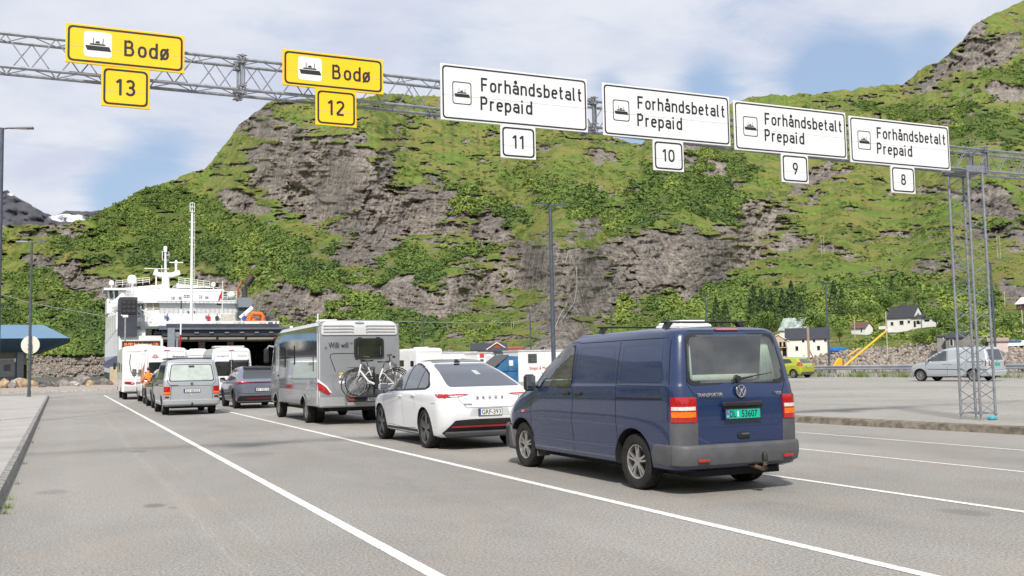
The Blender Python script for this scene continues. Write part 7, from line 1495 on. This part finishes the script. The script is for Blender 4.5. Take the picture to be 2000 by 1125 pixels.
q = MB(); q.box((0, 0, .85), (.9, .8, 2.3), 0, .04); q.box((.5, -.02, .8), (.1, .82, 1.6)); c_ = at(224, 740, 104); tag(q.build('bollard_block', mat('sandy concrete', (.45, .37, .26), .85, var=.1)), 'sandy concrete block at the quay edge under the ferry', 'block'); bpy.data.objects['bollard_block'].location = (c_.x, 104, 0)

# ------------------------------------------------------------ ticket building with the blue roof
bd = thing('ticket_building', 'quay building with a wide blue tapered roof at the left edge', 'building', (-14, 116, .3)); BI = Matrix.Translation((14, -116, -.3))
YB = 110; tipx = at(137, 660, YB).x; ez = at(100, 660.5, YB).z; rz_ = at(80, 636, YB+9).z; rx = at(84, 636, YB+9).x
rf = MB(); L_ = -34
P8 = [(L_, YB, ez), (tipx, YB, ez), (tipx, YB+18, ez), (L_, YB+18, ez), (L_, YB+7, rz_), (rx, YB+7, rz_), (rx, YB+11, rz_), (L_, YB+11, rz_)]
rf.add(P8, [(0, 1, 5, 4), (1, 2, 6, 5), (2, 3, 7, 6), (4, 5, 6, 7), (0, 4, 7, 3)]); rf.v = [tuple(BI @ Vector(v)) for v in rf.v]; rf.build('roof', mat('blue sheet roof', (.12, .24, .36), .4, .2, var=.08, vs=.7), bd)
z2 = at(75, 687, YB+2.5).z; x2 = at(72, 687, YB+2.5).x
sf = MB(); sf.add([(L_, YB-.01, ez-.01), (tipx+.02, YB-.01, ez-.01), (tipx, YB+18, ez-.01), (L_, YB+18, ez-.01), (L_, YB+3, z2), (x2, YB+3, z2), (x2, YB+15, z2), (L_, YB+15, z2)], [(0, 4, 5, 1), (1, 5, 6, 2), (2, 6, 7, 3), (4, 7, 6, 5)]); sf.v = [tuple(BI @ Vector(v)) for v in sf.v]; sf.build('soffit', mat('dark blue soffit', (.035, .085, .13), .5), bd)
wx_ = at(45, 720, YB+4).x
wl = MB(); wl.box(((L_+wx_)/2, YB+9, .3+(z2-.3)/2), (wx_-L_, 9.8, z2-.3)); wl.v = [tuple(BI @ Vector(v)) for v in wl.v]; wl.build('wall', mat('building grey', (.20, .21, .22), .6), bd)
def bdp(nm, mt, p0, p1, q0, q1, Y, dep=.12):
    a = at(p0, q0, Y); b = at(p1, q1, Y); m1 = MB(); m1.box(BI @ Vector(((a.x+b.x)/2, Y+dep/2, (a.z+b.z)/2)), (b.x-a.x, dep, a.z-b.z)); return m1.build(nm, mt, bd)
bdp('glass_wall', M_midglass, -40, 30, 672, 701, YB+4); bdp('glass_wall', mat('pale glass', (.25, .27, .28), .2, coat=1), -40, 30, 702, 736, YB+4); bdp('window', mat('teal pane', (.04, .09, .09), .15, coat=1), 8, 20, 712, 724, YB+3.9); bdp('column', mat('blue column', (.03, .10, .16), .5), 30.5, 34, 672, 738, YB+3.8, .5); bdp('wall_panel', mat('grey stone panel', (.24, .25, .26), .8, var=.2, vs=6), 34, 45.5, 674, 738, YB+3.7, .6); bdp('mullion', mat('mullion', (.35, .37, .38), .5), -40, 30, 701, 703, YB+3.9); bdp('notice', M_platew, 27, 31, 700, 707, YB+3.6)
bdp('wood_panel', mat('brown wood panel', (.07, .045, .035), .8), 45.5, 52, 712, 740, YB+5)

# ------------------------------------------------------------ boulders on the shore
rr = random.Random(5)
def rockmat(n_, c_): return mat(n_, c_, .9, var=.4, vs=1.6, bump=.9, bs=5)
RM = [rockmat('grey boulder', (.22, .20, .18)), rockmat('dark boulder', (.11, .105, .10)), rockmat('ochre boulder', (.36, .27, .16)), rockmat('pale boulder', (.34, .32, .28))]
COLN = ['grey', 'dark', 'ochre', 'pale']
SP = [(8, 756, 27, 2), (38, 752, 30, 3), (24, 757, 16, 0), (62, 750, 22, 2), (46, 754, 28, 2), (72, 741, 18, 1), (93, 752, 22, 1), (83, 756, 12, 1), (121, 743, 20, 2), (124, 751, 24, 0), (110, 757, 12, 1), (143, 751, 18, 3), (133, 748, 20, 1), (162, 748, 34, 0), (176, 751, 18, 2), (191, 748, 18, 1), (205, 750, 22, 0), (214, 752, 15, 1), (98, 745, 18, 0), (112, 740, 20, 1), (150, 755, 12, 3), (172, 756, 10, 2), (55, 742, 16, 0), (28, 746, 22, 3), (180, 745, 16, 0), (200, 744, 14, 3)]
ORD = 'first second third fourth fifth sixth seventh eighth ninth tenth eleventh twelfth thirteenth fourteenth fifteenth sixteenth seventeenth eighteenth nineteenth twentieth twenty-first twenty-second twenty-third twenty-fourth twenty-fifth twenty-sixth'.split()
for i, (p_, q_, w_, c_) in enumerate(SP):
    Y = 99+(757-q_)*.75+rr.uniform(-.4, .4); pos = at(p_, q_, Y); r = w_*105/1933/2*1.08
    m1 = MB(); m1.ico((0, 0, 0), r, 2, .0, (1, rr.uniform(.75, 1), rr.uniform(.62, .8)), seed=i)
    bm = bmesh.new(); bmn = m1.v; pl = [Vector((rr.uniform(-1, 1), rr.uniform(-1, 1), rr.uniform(-.6, 1))).normalized() for _ in range(11)]
    vs = []
    for v in m1.v:
        v = Vector(v)
        for n_ in pl:
            d = v.dot(n_)-r*rr.choice((.62,)) * 1.0
            if d > 0: v -= n_*d*.92
        vs.append(tuple(v*(1+rr.uniform(-.03, .03))))
    m1.v = vs; o = m1.build('boulder', RM[c_], None, True, 22); o.location = (pos.x, pos.y, .2+r*.42)
    tag(o, '%s boulder on the left shore, number' % COLN[c_], 'boulder', 'boulders along the left shore')
    o['label'] = '%s %s boulder, %s along the shore row, %s' % ('wide' if w_ > 24 else 'small' if w_ < 15 else 'angular', COLN[c_], ORD[sorted(range(len(SP)), key=lambda k: SP[k][0]).index(i)]+' from the left', 'before the ticket building' if p_ < 50 else 'beside the round-sign post' if p_ < 90 else 'between post and ferry' if p_ < 160 else 'near the ferry hull')
# ------------------------------------------------------------ houses
def az_of(p): return math.atan2(p.x, p.y)
def gable_house(name, label, cat, base, w_, d, h, rh, rz, wall, roof, wins=(), over=.35, ridge='x', chimney=False, base_depth=.8):
    t = thing(name, label, cat, base, rz); t.scale = (SC.get(tuple(round(c, 3) for c in base), 1),)*3; mb = MB(); mb.box((0, 0, h/2-base_depth/2), (w_, d, h+base_depth))
    if ridge == 'x': g_ = [(-d/2, h), (d/2, h), (0, h+rh)]; mb.prism(g_, -w_/2, w_/2, 'YZ')
    else: mb.prism([(-w_/2, h), (w_/2, h), (0, h+rh)], -d/2, d/2, 'XZ')
    wo = mb.build('wall', wall, t)
    rf = MB(); th = .18; a, b = (d, w_) if ridge == 'x' else (w_, d); k = rh/(a/2); e = over
    for s_ in (-1, 1):
        p_ = [(s_*(a/2+e), h-k*e+.02), (0, h+rh+.02), (0, h+rh+.02+th), (s_*(a/2+e), h-k*e+.02+th)]; rf.prism(p_, -b/2-e, b/2+e, 'YZ' if ridge == 'x' else 'XZ')
    ro = rf.build('roof', roof, t)
    if chimney: MB().box((chimney[0], chimney[1], h+rh+.3), (.6, .6, 1.0)).build('chimney', M_greypl, ro)
    for x, z, ww, wh in wins:
        f_ = MB().box((x, -d/2-.03, z), (ww+.24, .08, wh+.24)).build('window', M_white, t); MB().box((x, -d/2-.075, z), (ww, .03, wh)).build('pane', M_dkglass, f_)
    return t
Wcr = mat('cream cladding', (.78, .74, .62), .7, var=.05); Wwh = mat('white cladding', (.78, .77, .74), .65, var=.05); Wgr = mat('grey boards', (.24, .23, .21), .85, var=.15, vs=2); Rdk = mat('dark roof', (.035, .037, .045), .6, var=.2); Rrd = mat('red cladding', (.36, .06, .04), .75); Rbr = mat('brown roof', (.13, .07, .06), .8)
class Spot(Vector): pass
SC = {}
def spot(px_, py_, D):                  # a place on the hillside; buildings set there are sized for their real distance
    if px_ > 1540 or px_ < 0:
        Dh = hillD(px_, py_)-1.5; p_ = atD(px_, py_, Dh); SC[tuple(round(c, 3) for c in p_)] = Dh/D; return p_
    return atD(px_, py_, D)
b = spot(1578, 692, 262); rz = -az_of(b)
h = gable_house('warehouse', 'cream harbour warehouse with a long dark hipped roof', 'warehouse', b, 10.2, 8, 3.9, 2.6, rz, Wcr, Rdk, [(-2.6, 1.5, .7, 1.1), (2.6, 1.5, .7, 1.1), (-1.0, 3.3, .6, .6), (1.6, 3.3, .6, .6), (4.3, 3.3, .6, .6)], ridge='x')
wing = MB(); wing.box((-6.9, -.6, .6), (4.0, 7, 5.6)); wing.prism([(-9.1, 3.4), (-4.9, 3.4), (-7.0, 5.0)], -4.0, 3, 'XZ'); wing.build('timber_wing', mat('raw timber', (.50, .40, .28), .8), h)
wr = MB(); [wr.prism([(-7.0, 5.05), (-7.0+s_*2.7, 3.25), (-7.0+s_*2.7, 3.45), (-7.0, 5.25)], -4.3, 3, 'XZ') for s_ in (-1, 1)]; wr.build('wing_roof', Wwh, h)
ws_ = MB(); [ws_.box((-8.4+i*.95, -4.15, 2.6), (.55, .08, 1.3)) for i in range(4)]; ws_.box((-5.6, -4.15, .9), (.9, .08, 2.4)); ws_.build('wing_window', M_dkglass, h); wb_ = MB(); wb_.box((-7, -4.5, 1.8), (4.4, .8, .15)); [wb_.box((x, -4.8, 1.0), (.12, .12, 4.4)) for x in (-9, -7.6, -5.0)]; wb_.build('balcony', mat('raw timber', (.50, .40, .28), .8), h)
b = spot(1554, 655, 292); gable_house('old_house', 'old white house with a mottled green and grey roof behind the warehouse', 'house', b, 6.6, 6, 1.6, 3.2, -az_of(b)-.5, Wwh, mat('mottled green roof', (.30, .36, .32), .6, var=.5, vs=.8), [(1.5, .8, .6, .7)])
b = spot(1769, 644, 345); h = gable_house('white_house', 'large white house with dark roof and a low extension on the hillside', 'house', b, 8.6, 7.5, 3.9, 3.6, -az_of(b)-.45, Wwh, Rdk, [(-2.6, 2.0, .9, 1.1), (.6, 2.2, 1.3, 1.3), (3.0, 2.4, .8, .8)], chimney=(-1, 0))
gw = MB(); gw.box((4.37, 0, 4.6), (.04, 1.0, 1.2)); gw.box((4.37, -2, 2.2), (.04, .9, 1)); gw.build('gable_window', M_midglass, h)
ex_ = MB(); ex_.box((6.4, -1.0, 1.0), (5.0, 5.6, 5.0)); ex_.box((9.3, -2.2, .8), (3.2, 5, 5.0)); ex_.build('extension', Wwh, h); er = MB(); er.prism([(-4.2, 3.4), (2.2, 3.4), (-1.0, 4.6)], 3.9, 9.0, 'YZ'); er.prism([(7.3, 3.2), (11.3, 3.2), (9.3, 4.4)], -5.1, .6, 'XZ'); er.build('extension_roof', Rdk, h); ew = MB(); ew.box((6.0, -3.84, 2.1), (1.0, .06, 1.1)); ew.box((9.3, -4.74, 2.5), (1.6, .06, .6)); ew.box((4.9, -3.84, 1.6), (.7, .06, 1.9)); ew.build('extension_window', M_dkglass, h); te = MB(); te.box((-6, -1, .9), (3.4, 4, 1.0)); te.build('terrace', Wwh, h)
b = spot(1684, 652, 330); gable_house('white_shed', 'small white shed with a brown roof left of the large white house', 'shed', b, 5.0, 4, 1.9, 1.6, -az_of(b)-.6, Wwh, Rbr, [(1.2, 1.1, .5, 1.1)])
b = spot(1851, 681, 205); gable_house('grey_boathouse', 'grey boarded boathouse, left of the pair behind the silver van', 'boathouse', b, 3.6, 3.5, 2.2, .3, -az_of(b), Wgr, Rdk, [(.6, 1.0, .6, .7), (-.2, 2.0, .8, .3)], over=.15)
b = spot(1875, 679, 208); gable_house('grey_boathouse', 'grey boarded boathouse with pitched roof, right of the pair', 'boathouse', b, 3.4, 4, 1.8, .9, -az_of(b)-.5, Wgr, Rdk, [(-.5, 1.0, .5, 1.2)], over=.2)
b = spot(1950, 681, 200); gable_house('pale_shed', 'low pale pink shed beside the upturned boat', 'shed', b, 3.1, 3, 1.3, .5, -az_of(b), mat('pale pink boards', (.6, .5, .45), .7), mat('roof brown pale', (.30, .22, .2), .7), over=.25)
b = spot(2008, 604, 380); gable_house('brown_cabin', 'brown cabin with white trim high at the right edge', 'cabin', b, 5, 5, 2, 2, -az_of(b)-.8, mat('brown boards', (.16, .10, .07), .8), Wwh, [(-1, 1.2, .8, .8)])
b = spot(1984, 676, 190); kb_ = SC.get(tuple(round(c, 3) for c in b), 1); bo = thing('upturned_boat', 'blue and white boat lying upside down by the pale shed', 'boat', b, -az_of(b)+.1); q = MB(); q.add([(-2.2, -.7, 0), (-2.2, .7, 0), (1.2, .7, .1), (2.6, 0, .5), (1.2, -.7, .1), (-2.1, -.45, .7), (-2.1, .45, .7), (1.2, .3, .95), (2.3, 0, 1.1), (1.2, -.3, .95)], [(0, 1, 6, 5), (0, 5, 9, 4), (5, 6, 7, 9), (7, 8, 9), (1, 2, 7, 6), (2, 3, 8, 7), (3, 4, 9, 8), (0, 4, 3, 2, 1)]); q.build('hull', mat('boat white', (.6, .68, .72), .5), bo); bo.scale = (kb_,)*3; q = MB(); q.box((-.5, -.35, .86), (2.8, .75, .12)); q.build('keel_cover', mat('boat blue', (.03, .22, .48), .5), bo)
b = spot(1636, 687, 235); q = MB(); q.box((0, 0, .5), (4.2, 1.8, 1.1), 0, .2); q.box((-.3, 0, 1.1), (3.4, 1.4, .2), 0, .05); o = q.build('tarpaulin_stack', mat('blue tarpaulin', (.015, .13, .36), .6, var=.25, vs=2)); tag(o, 'low stack under blue tarpaulin on the stone bank', 'stack'); o.location = b; o.rotation_euler = (0, 0, -az_of(b))
# middle distance behind the queue
b = spot(955, 694, 190); gable_house('long_shed', 'long dark-roofed harbour shed with a red gable', 'shed', b, 6.5, 5, 1.0, 1.1, -az_of(b), Wwh, Rdk, over=.3)
b = spot(971, 694, 182); gable_house('red_gable_house', 'small red gabled house behind the white cabins', 'house', b, 3.4, 4, 1.1, 1.1, -az_of(b), Rrd, Wwh, ridge='y', over=.25)
b = spot(982, 700, 165); gable_house('white_low_house', 'low white building with two small windows under a dark roof', 'building', b, 3.8, 3, 1.1, .5, -az_of(b), Wwh, Rdk, [(-1.2, .55, .25, .3), (1.3, .55, .25, .3)], over=.4)
b = spot(1007, 700, 150); gable_house('orange_red_shed', 'orange red shed beside the white guard cabin', 'shed', b, 2.3, 2, 1.4, .2, -az_of(b), mat('orange red boards', (.45, .10, .05), .7), mat('roof rust', (.3, .08, .05), .7), over=.05)
def cabin(label, px0, px1, py0, Y, dep, extra):
    a, c = at(px0, py0, Y), at(px1, py0, Y); w_ = c.x-a.x; H = (a.z+c.z)/2; t = thing('site_cabin', label, 'cabin', ((a.x+c.x)/2, Y, 0), 0)
    MB().box((0, dep/2, H/2), (w_, dep, H-.1), 0, .04).build('body', M_white, t); tr = MB(); tr.box((0, dep/2, H-.06), (w_+.1, dep+.1, .12)); tr.build('roof_edge', mat('cabin trim', (.5, .51, .52), .5), t)
    for nm, mt_, x, z, ww, wh in extra: MB().box((x*w_/2, -.03, z), (ww, .05, wh), 0, .01).build(nm, mt_, t)
    return t, w_, H
Mdg = mat('door grey', (.60, .60, .60), .5); Mrs = mat('red logo', (.55, .06, .03), .5)
cabin('long white site cabin with a grey door, left of the blue skip', 852, 931, 687, 84, 3, [('door', Mdg, .42, 1.1, .75, 2.0), ('door_frame', mat('frame dark', (.2, .2, .2), .6), .42, 2.13, .85, .05), ('sticker', Mrs, -.72, 1.75, .35, .35), ('cable_duct', Mdg, .8, 1.9, .05, .8)])
cabin('short white site cabin with a red logo over its window', 932, 962, 688, 81, 3, [('logo', Mrs, -.42, 2.35, .4, .38), ('window', M_midglass, -.42, 1.6, .32, .8), ('door', Mdg, .45, 1.3, .5, 2.0)])
cb, w_, H = cabin('white guard cabin with a barred window and red lettering', 1012, 1100, 683, 72, 3, [('window_frame', M_greypl, -.39, 1.95, .78, .72), ('stripe', Mrs, .4, .75, 1.6, .05), ('wall_joint', Mdg, .15, 1.5, .03, 2.6)])
wn = MB(); wn.box((-.39*w_/2, -.065, 1.95), (.66, .02, .6)); wo = wn.build('window', M_midglass, cb); ba = MB(); [ba.box((-.39*w_/2+x, -.09, 1.95), (.015, .015, .6)) for x in (-.25, -.15, -.05, .05, .15, .25)]; [ba.box((-.39*w_/2, -.09, 1.95+z), (.62, .015, .015)) for z in (-.2, 0, .2)]; ba.build('bars', M_galv, wo)
text('Steigen & Maskin', .34, Mrs, cb, (-.12, -.035, 1.06), width=1.9, ext=.004)
a, c = at(963, 735, 70), at(1012, 700, 70); sk = thing('blue_skip', 'blue steel skip container with a sloping top', 'skip', ((a.x+c.x)/2, 70, 0)); w_ = c.x-a.x; q = MB(); q.prism([(-w_/2, .1), (w_/2, .1), (w_/2, 2.1), (w_*.12, 2.15), (-w_/2, .95)], 0, 2.6, 'XZ'); q.build('body', mat('skip blue', (.03, .13, .27), .6, var=.25, vs=1.5), sk); q = MB(); q.prism([(-w_/2-.6, .75), (w_*.12, 2.17), (w_*.12, 2.26), (-w_/2-.6, .86)], -.05, 2.7, 'XZ'); q.build('lid', mat('dark lid', (.08, .08, .085), .7), sk); MB().box((.42*w_/2, -.02, 1.6), (.34, .03, .42)).build('notice', M_platew, sk); rbs = MB(); [rbs.box((x, -.03, .9), (.08, .06, 1.5)) for x in (-w_*.2, w_*.1, w_*.42)]; rbs.box((0, -.03, 1.02), (w_*.95, .06, .08)); rbs.build('rib', mat('skip blue', (.03, .13, .27), .6), sk)
c_ = at(826, 720, 76); box_motorhome('white camper parked far behind the motorhome, beside the long site cabin', (c_.x, 76, 0), H=2.95, swoosh=False, rz=.12, plate='ST 20467')
# yellow crane, timber post, boom
b = at(1633, 716, 60); cr = thing('yellow_crane', 'yellow quay crane with its long boom lowered to the right', 'crane', (b.x, 60, -.3)); I3 = Matrix.Translation((-b.x, -60, .3)); My = mat('crane yellow', (.80, .42, .02), .5, var=.1)
q = MB(); pts = [(1627, 720), (1643, 720), (1643, 701), (1639, 699), (1632, 708), (1627, 717)]; q.prism([((I3 @ at(x, y, 60)).x, (I3 @ at(x, y, 60)).z) for x, y in pts], -.12, .12); q.build('crane_base', My, cr); q = MB(); q.bar(I3 @ at(1645, 719, 60), I3 @ at(1735, 643, 60), .11, 6, .08); q.build('boom', My, cr); q = MB(); q.bar(I3 @ at(1655, 696, 61), I3 @ at(1678, 681, 61), .06, 6); q.build('strut', My, cr); q = MB(); q.box(I3 @ at(1636, 735, 60), (1.4, 1.4, 1.4)); q.build('pedestal', M_conc, cr); q = MB(); q.box(I3 @ at(1735, 644, 60), (.35, .3, .3)); q.build('boom_head', M_white, cr)
b = at(1581, 720, 62); q = MB(); z1 = at(1581, 640, 62).z; q.bar((0, 0, -2), (0, 0, z1), .10, 8); q.bar((0, 0, 2.3), (1.4, 0, -.2), .05, 6); q.bar((-.5, 0, 1.8), (-.5, 0, -.5), .04, 6); q.bar((.6, 0, 1.8), (.6, 0, -.5), .04, 6); q.bar((-.5, 0, .8), (.6, 0, .8), .04, 6); q.bar((-.5, 0, .2), (.1, 0, 1.6), .03, 6); o = q.build('braced_post', mat('weathered timber', (.34, .26, .19), .85)); o.location = (b.x, 62, 0); tag(o, 'weathered timber post with braces behind the green hatchback', 'post')
# poles on the hill
Mpole = mat('pale pole', (.50, .46, .38), .8)
for i, (p0, q0, q1, tw, lb) in enumerate(((1605, 501, 461, 1, 'pale twin power poles high on the mossy slope'), (1949, 505, 465, 1, 'pale twin power poles beside the gantry tower, up the slope'), (1477, 531, 499, 0, 'single grey pole on the slope above the van'), (1734, 700, 615, 0, 'tall thin pole just left of the white house'), (1670, 660, 625, 0, 'thin pole in front of the small white shed'), (1675, 605, 587, 0, 'short pale pole above the conifers'), (1998, 650, 610, 0, 'pole at the right edge of the hillside'), (1908, 640, 608, 0, 'slim pole seen through the gantry tower'), (999, 642, 628, 1, 'small twin poles above the red house'), (1963, 600, 572, 0, 'slim pole right of the tower high up'))):
    b = onhill(p0, q0); D = math.hypot(b.x, b.y); H = (q0-q1)*D/1933; q = MB(); q.bar((0, 0, -1), (0, 0, H), .11 if H > 5 else .08, 6)
    if tw: q.bar((.9*D/400, 0, -1), (.9*D/400, 0, H*.98), .11, 6); q.bar((-.3, 0, H*.96), (1.2*D/400, 0, H*.96), .07, 5)
    o = q.build('utility_pole', Mpole); o.location = b; o.rotation_euler = (0, 0, -az_of(b)); tag(o, lb, 'utility pole')
wr = MB(); wr.tube([onhill(1606, 463)*.985+Vector((0, 0, .5)), atD(1780, 474, 420), onhill(1948, 468)*.985+Vector((0, 0, .5)), atD(2100, 484, 500)], .05, 4); tag(wr.build('power_line', mat('wire', (.3, .3, .3), .5)), 'thin power line strung across the slope between twin poles', 'power line')
wr = MB(); wr.tube([atD(-80, 550, 300), atD(60, 592, 250), atD(205, 618, 215)], .06, 4); tag(wr.build('power_line', mat('wire', (.3, .3, .3), .5)), 'power line sagging towards the ferry at the left', 'power line')
wr = MB(); wr.tube([atD(780, 628, 205), atD(900, 631, 205), atD(1000, 630, 205), atD(1060, 618, 210)], .05, 4); tag(wr.build('power_line', mat('wire', (.3, .3, .3), .5)), 'thin power line above the white cabins', 'power line')
# hillside road wall and guard rail near the houses
rd = MB(); pts = [(1560, 672), (1620, 665), (1700, 657), (1760, 652)]; P_ = [spot(x, y, 300) for x, y in pts]
for a, c in zip(P_, P_[1:]): rd.add([a, c, c+Vector((0, 0, -.9)), a+Vector((0, 0, -.9))], [(0, 1, 2, 3)])
tag(rd.build('road_rail', mat('pale road rail', (.45, .44, .42), .6)), 'pale road edge climbing towards the white house', 'railing')
rd = MB(); P_ = [spot(x, y, 285) for x, y in ((1872, 648), (1920, 644), (2000, 636), (2060, 630))]
for a, c in zip(P_, P_[1:]): rd.add([a, c, c+Vector((0, 0, -.6)), a+Vector((0, 0, -.6))], [(0, 1, 2, 3)])
tag(rd.build('road_rail', mat('pale road rail', (.45, .44, .42), .6)), 'pale guard rail of the hillside road at the right', 'railing')
# waterfall threads
wf = MB(); wv = mat('white water', (.42, .42, .40), .5)
for pts in (((1310, 338), (1296, 350), (1284, 362)), ((1230, 412), (1205, 425), (1190, 440), (1180, 452)), ((1120, 474), (1110, 492), (1102, 520)), ((1126, 520), (1127, 560), (1122, 590), (1100, 622)), ((1108, 590), (1092, 620), (1084, 640))):
    P_ = [atD(x, y, hillD(x, y)-2.5) for x, y in pts]
    for a, c in zip(P_, P_[1:]): wf.bar(a, c, .10, 5)
struct(wf.build('waterfall', wv), 'stuff', 'thin white threads of a waterfall down the dark cliff', 'waterfall')

# ------------------------------------------------------------ trees
def leafmat(name, c0, c1, c2):
    m_, n, p = newmat(name); tc = n.add('ShaderNodeTexCoord').outputs['Object']; nz = n.noise(tc, 1.6, 4, .7); n2_ = n.noise(tc, 9, 2, .6)
    c_ = n.mix(n.ramp(nz, .35, .6), c0, c1); c_ = n.mix(n.math('MULTIPLY', n.ramp(n2_, .5, .8), .6), c_, c2); n.l.new(c_, p.inputs['Base Color']); p.inputs['Roughness'].default_value = .7
    return m_
Lf = leafmat('conifer leaves', (.045, .085, .030), (.075, .13, .038), (.13, .19, .05)); Lb = leafmat('broadleaf leaves', (.08, .14, .028), (.15, .24, .036), (.27, .36, .06)); Ltk = mat('bark', (.10, .08, .06), .9)
def crown(kind, H, seed):
    rg = np.random.default_rng(seed); n_ = 1500 if kind == 'c' else 1300
    if kind == 'c':
        t_ = rg.random(n_)**.8; z = H*(.12+.88*t_); rmax = H*.26*(1-t_)**.85*(1+.25*np.sin(t_*34+seed)); a = rg.uniform(0, 6.283, n_); r = rmax*np.sqrt(rg.uniform(.25, 1, n_)); c = np.stack([r*np.cos(a), r*np.sin(a), z-.25*r], -1); s_ = H*.030
    else:
        k = 11; cc = np.stack([rg.normal(0, H*.15, k), rg.normal(0, H*.15, k), rg.uniform(H*.35, H*.85, k)], -1); rr_ = rg.uniform(H*.11, H*.2, k); i = rg.integers(0, k, n_); v = rg.normal(size=(n_, 3)); v /= np.linalg.norm(v, axis=1)[:, None]; c = cc[i]+v*(rr_[i]*rg.uniform(.55, 1.05, n_))[:, None]; s_ = H*.034
    u = rg.normal(size=(n_, 3)); u /= np.linalg.norm(u, axis=1)[:, None]; w_ = np.cross(u, rg.normal(size=(n_, 3))); w_ /= np.linalg.norm(w_, axis=1)[:, None]; s = s_*rg.uniform(.6, 1.4, n_)[:, None]
    V = np.stack([c-u*s*.6-w_*s*.5, c+u*s*.6-w_*s*.5, c+w_*s*.8], 1).reshape(-1, 3); F_ = np.arange(n_*3).reshape(-1, 3); me = bpy.data.meshes.new('crown'); me.from_pydata(V.tolist(), [], F_.tolist()); me.materials.append(Lf if kind == 'c' else Lb); return me
protos = []
for kind in 'cb':
    for sd_ in (1, 2, 3):
        tk = MB(); tk.bar((0, 0, -1), (0, 0, 8.2 if kind == 'c' else 6), .16, 7, .05)
        if kind == 'b': [tk.bar((0, 0, 3+i*.6), (1.4*math.cos(i*2.2), 1.4*math.sin(i*2.2), 5.4+i*.5), .06, 5, .02) for i in range(5)]
        protos.append((kind, crown(kind, 9., sd_*7), tk.mesh('trunk', Ltk)))
TR_ = [('c', 1400, 642, 62, 'dark conifer left of the distant lamp post above the van'), ('c', 1418, 640, 54, 'lower dark conifer above the van roof'), ('c', 1474, 652, 92, 'tall dark conifer left of the old house'), ('c', 1490, 650, 84, 'second tall conifer left of the old house'), ('c', 1508, 648, 78, 'slender conifer behind the warehouse gable'), ('b', 1500, 655, 52, 'bright birch at the foot of the conifers'), ('c', 1530, 640, 74, 'conifer just behind the old house roof'), ('c', 1548, 636, 84, 'tallest conifer behind the old house'), ('c', 1566, 640, 62, 'conifer right of the old house'), ('b', 1586, 655, 58, 'bright birch between the old house and lamp post'), ('b', 1602, 660, 46, 'bushy birch left of the yellow crane lamp post'), ('c', 1630, 618, 66, 'dark conifer above the small white shed'), ('c', 1646, 622, 56, 'second conifer above the small white shed'), ('b', 1664, 630, 44, 'broad birch right of the shed conifers'), ('b', 1700, 632, 42, 'round birch between the shed and the white house'), ('b', 1730, 610, 40, 'birch on the slope above the white house'), ('b', 1640, 668, 32, 'round bush-like tree beside the road'), ('c', 1742, 575, 32, 'lone dark conifer above the white house'), ('b', 1830, 640, 44, 'birch right of the white house'), ('b', 1846, 650, 46, 'leafy tree behind the grey boathouse'), ('b', 1822, 672, 34, 'low tree before the grey boathouse'), ('b', 1800, 676, 34, 'low tree on the bank below the white house'), ('b', 1902, 654, 40, 'leafy tree behind the tower foot'), ('b', 1978, 660, 44, 'leafy tree at the right edge'), ('b', 1945, 600, 40, 'dark tree high at the right edge'), ('b', 1770, 600, 36, 'birch behind the white house roof'), ('b', 1930, 690, 30, 'low shrub beside the pale shed')]
for i, (k, p_, q_, hp, lb) in enumerate(TR_):
    b = onhill(p_, q_); D = math.hypot(b.x, b.y); Hh = hp*D/1933; kk, cm, tm_ = [x for x in protos if x[0] == k][i % 3]
    t = thing('conifer' if k == 'c' else 'birch_tree', lb, 'tree', b, i*1.7, 'trees at the foot of the mountain'); t.scale = (Hh/9*(1.05 if k == 'c' else 1.35),)*2+(Hh/9,)
    link('trunk', tm_, t); link('crown', cm, t)

# weeds along the kerbs and the guard rail
def weeds(name, pts, hgt, seed, label):
    rg = np.random.default_rng(seed); V = []; 
    for x, y, z, k, sp in pts:
        for _ in range(k):
            a = rg.uniform(0, 6.28); r = abs(rg.normal(0, sp)); bx, by = x+r*math.cos(a), y+r*math.sin(a); h = hgt*rg.uniform(.4, 1.1); t = rg.uniform(0, 6.28); w_ = h*.07; l_ = rg.normal(0, .35, 2)*h
            V += [(bx-w_*math.cos(t), by-w_*math.sin(t), z), (bx+w_*math.cos(t), by+w_*math.sin(t), z), (bx+l_[0], by+l_[1], z+h)]
    me = bpy.data.meshes.new(name); me.from_pydata(V, [], [(3*i, 3*i+1, 3*i+2) for i in range(len(V)//3)]); me.materials.append(mat('weed green', (.13, .19, .04), .8, var=.5, vs=3)); o = bpy.data.objects.new(name, me); C.objects.link(o); struct(o, 'stuff', label, 'weeds')
rr = random.Random(9)
weeds('roadside_weeds', [(50.6+rr.uniform(-.4, .5), 24+i*.42+rr.uniform(-.3, .3), .14, rr.choice((4, 10, 22, 50)), .35) for i in range(110)], .42, 1, 'weeds growing under the guard rail')
weeds('kerb_grass', [(-.55, 12.6, 0, 60, .05), (-.56, 12.1, 0, 30, .05), (-.55, 13.4, 0, 24, .04), (-.56, 15.2, 0, 14, .04), (-.57, 18.5, 0, 16, .05), (-.58, 24, 0, 10, .05), (-.6, 30, 0, 10, .05), (15.8, 18.2, 0, 12, .05), (15.7, 19.5, 0, 12, .06), (16.0, 16.2, 0, 8, .05)], .07, 2, 'small grass tufts growing along the kerb foot')
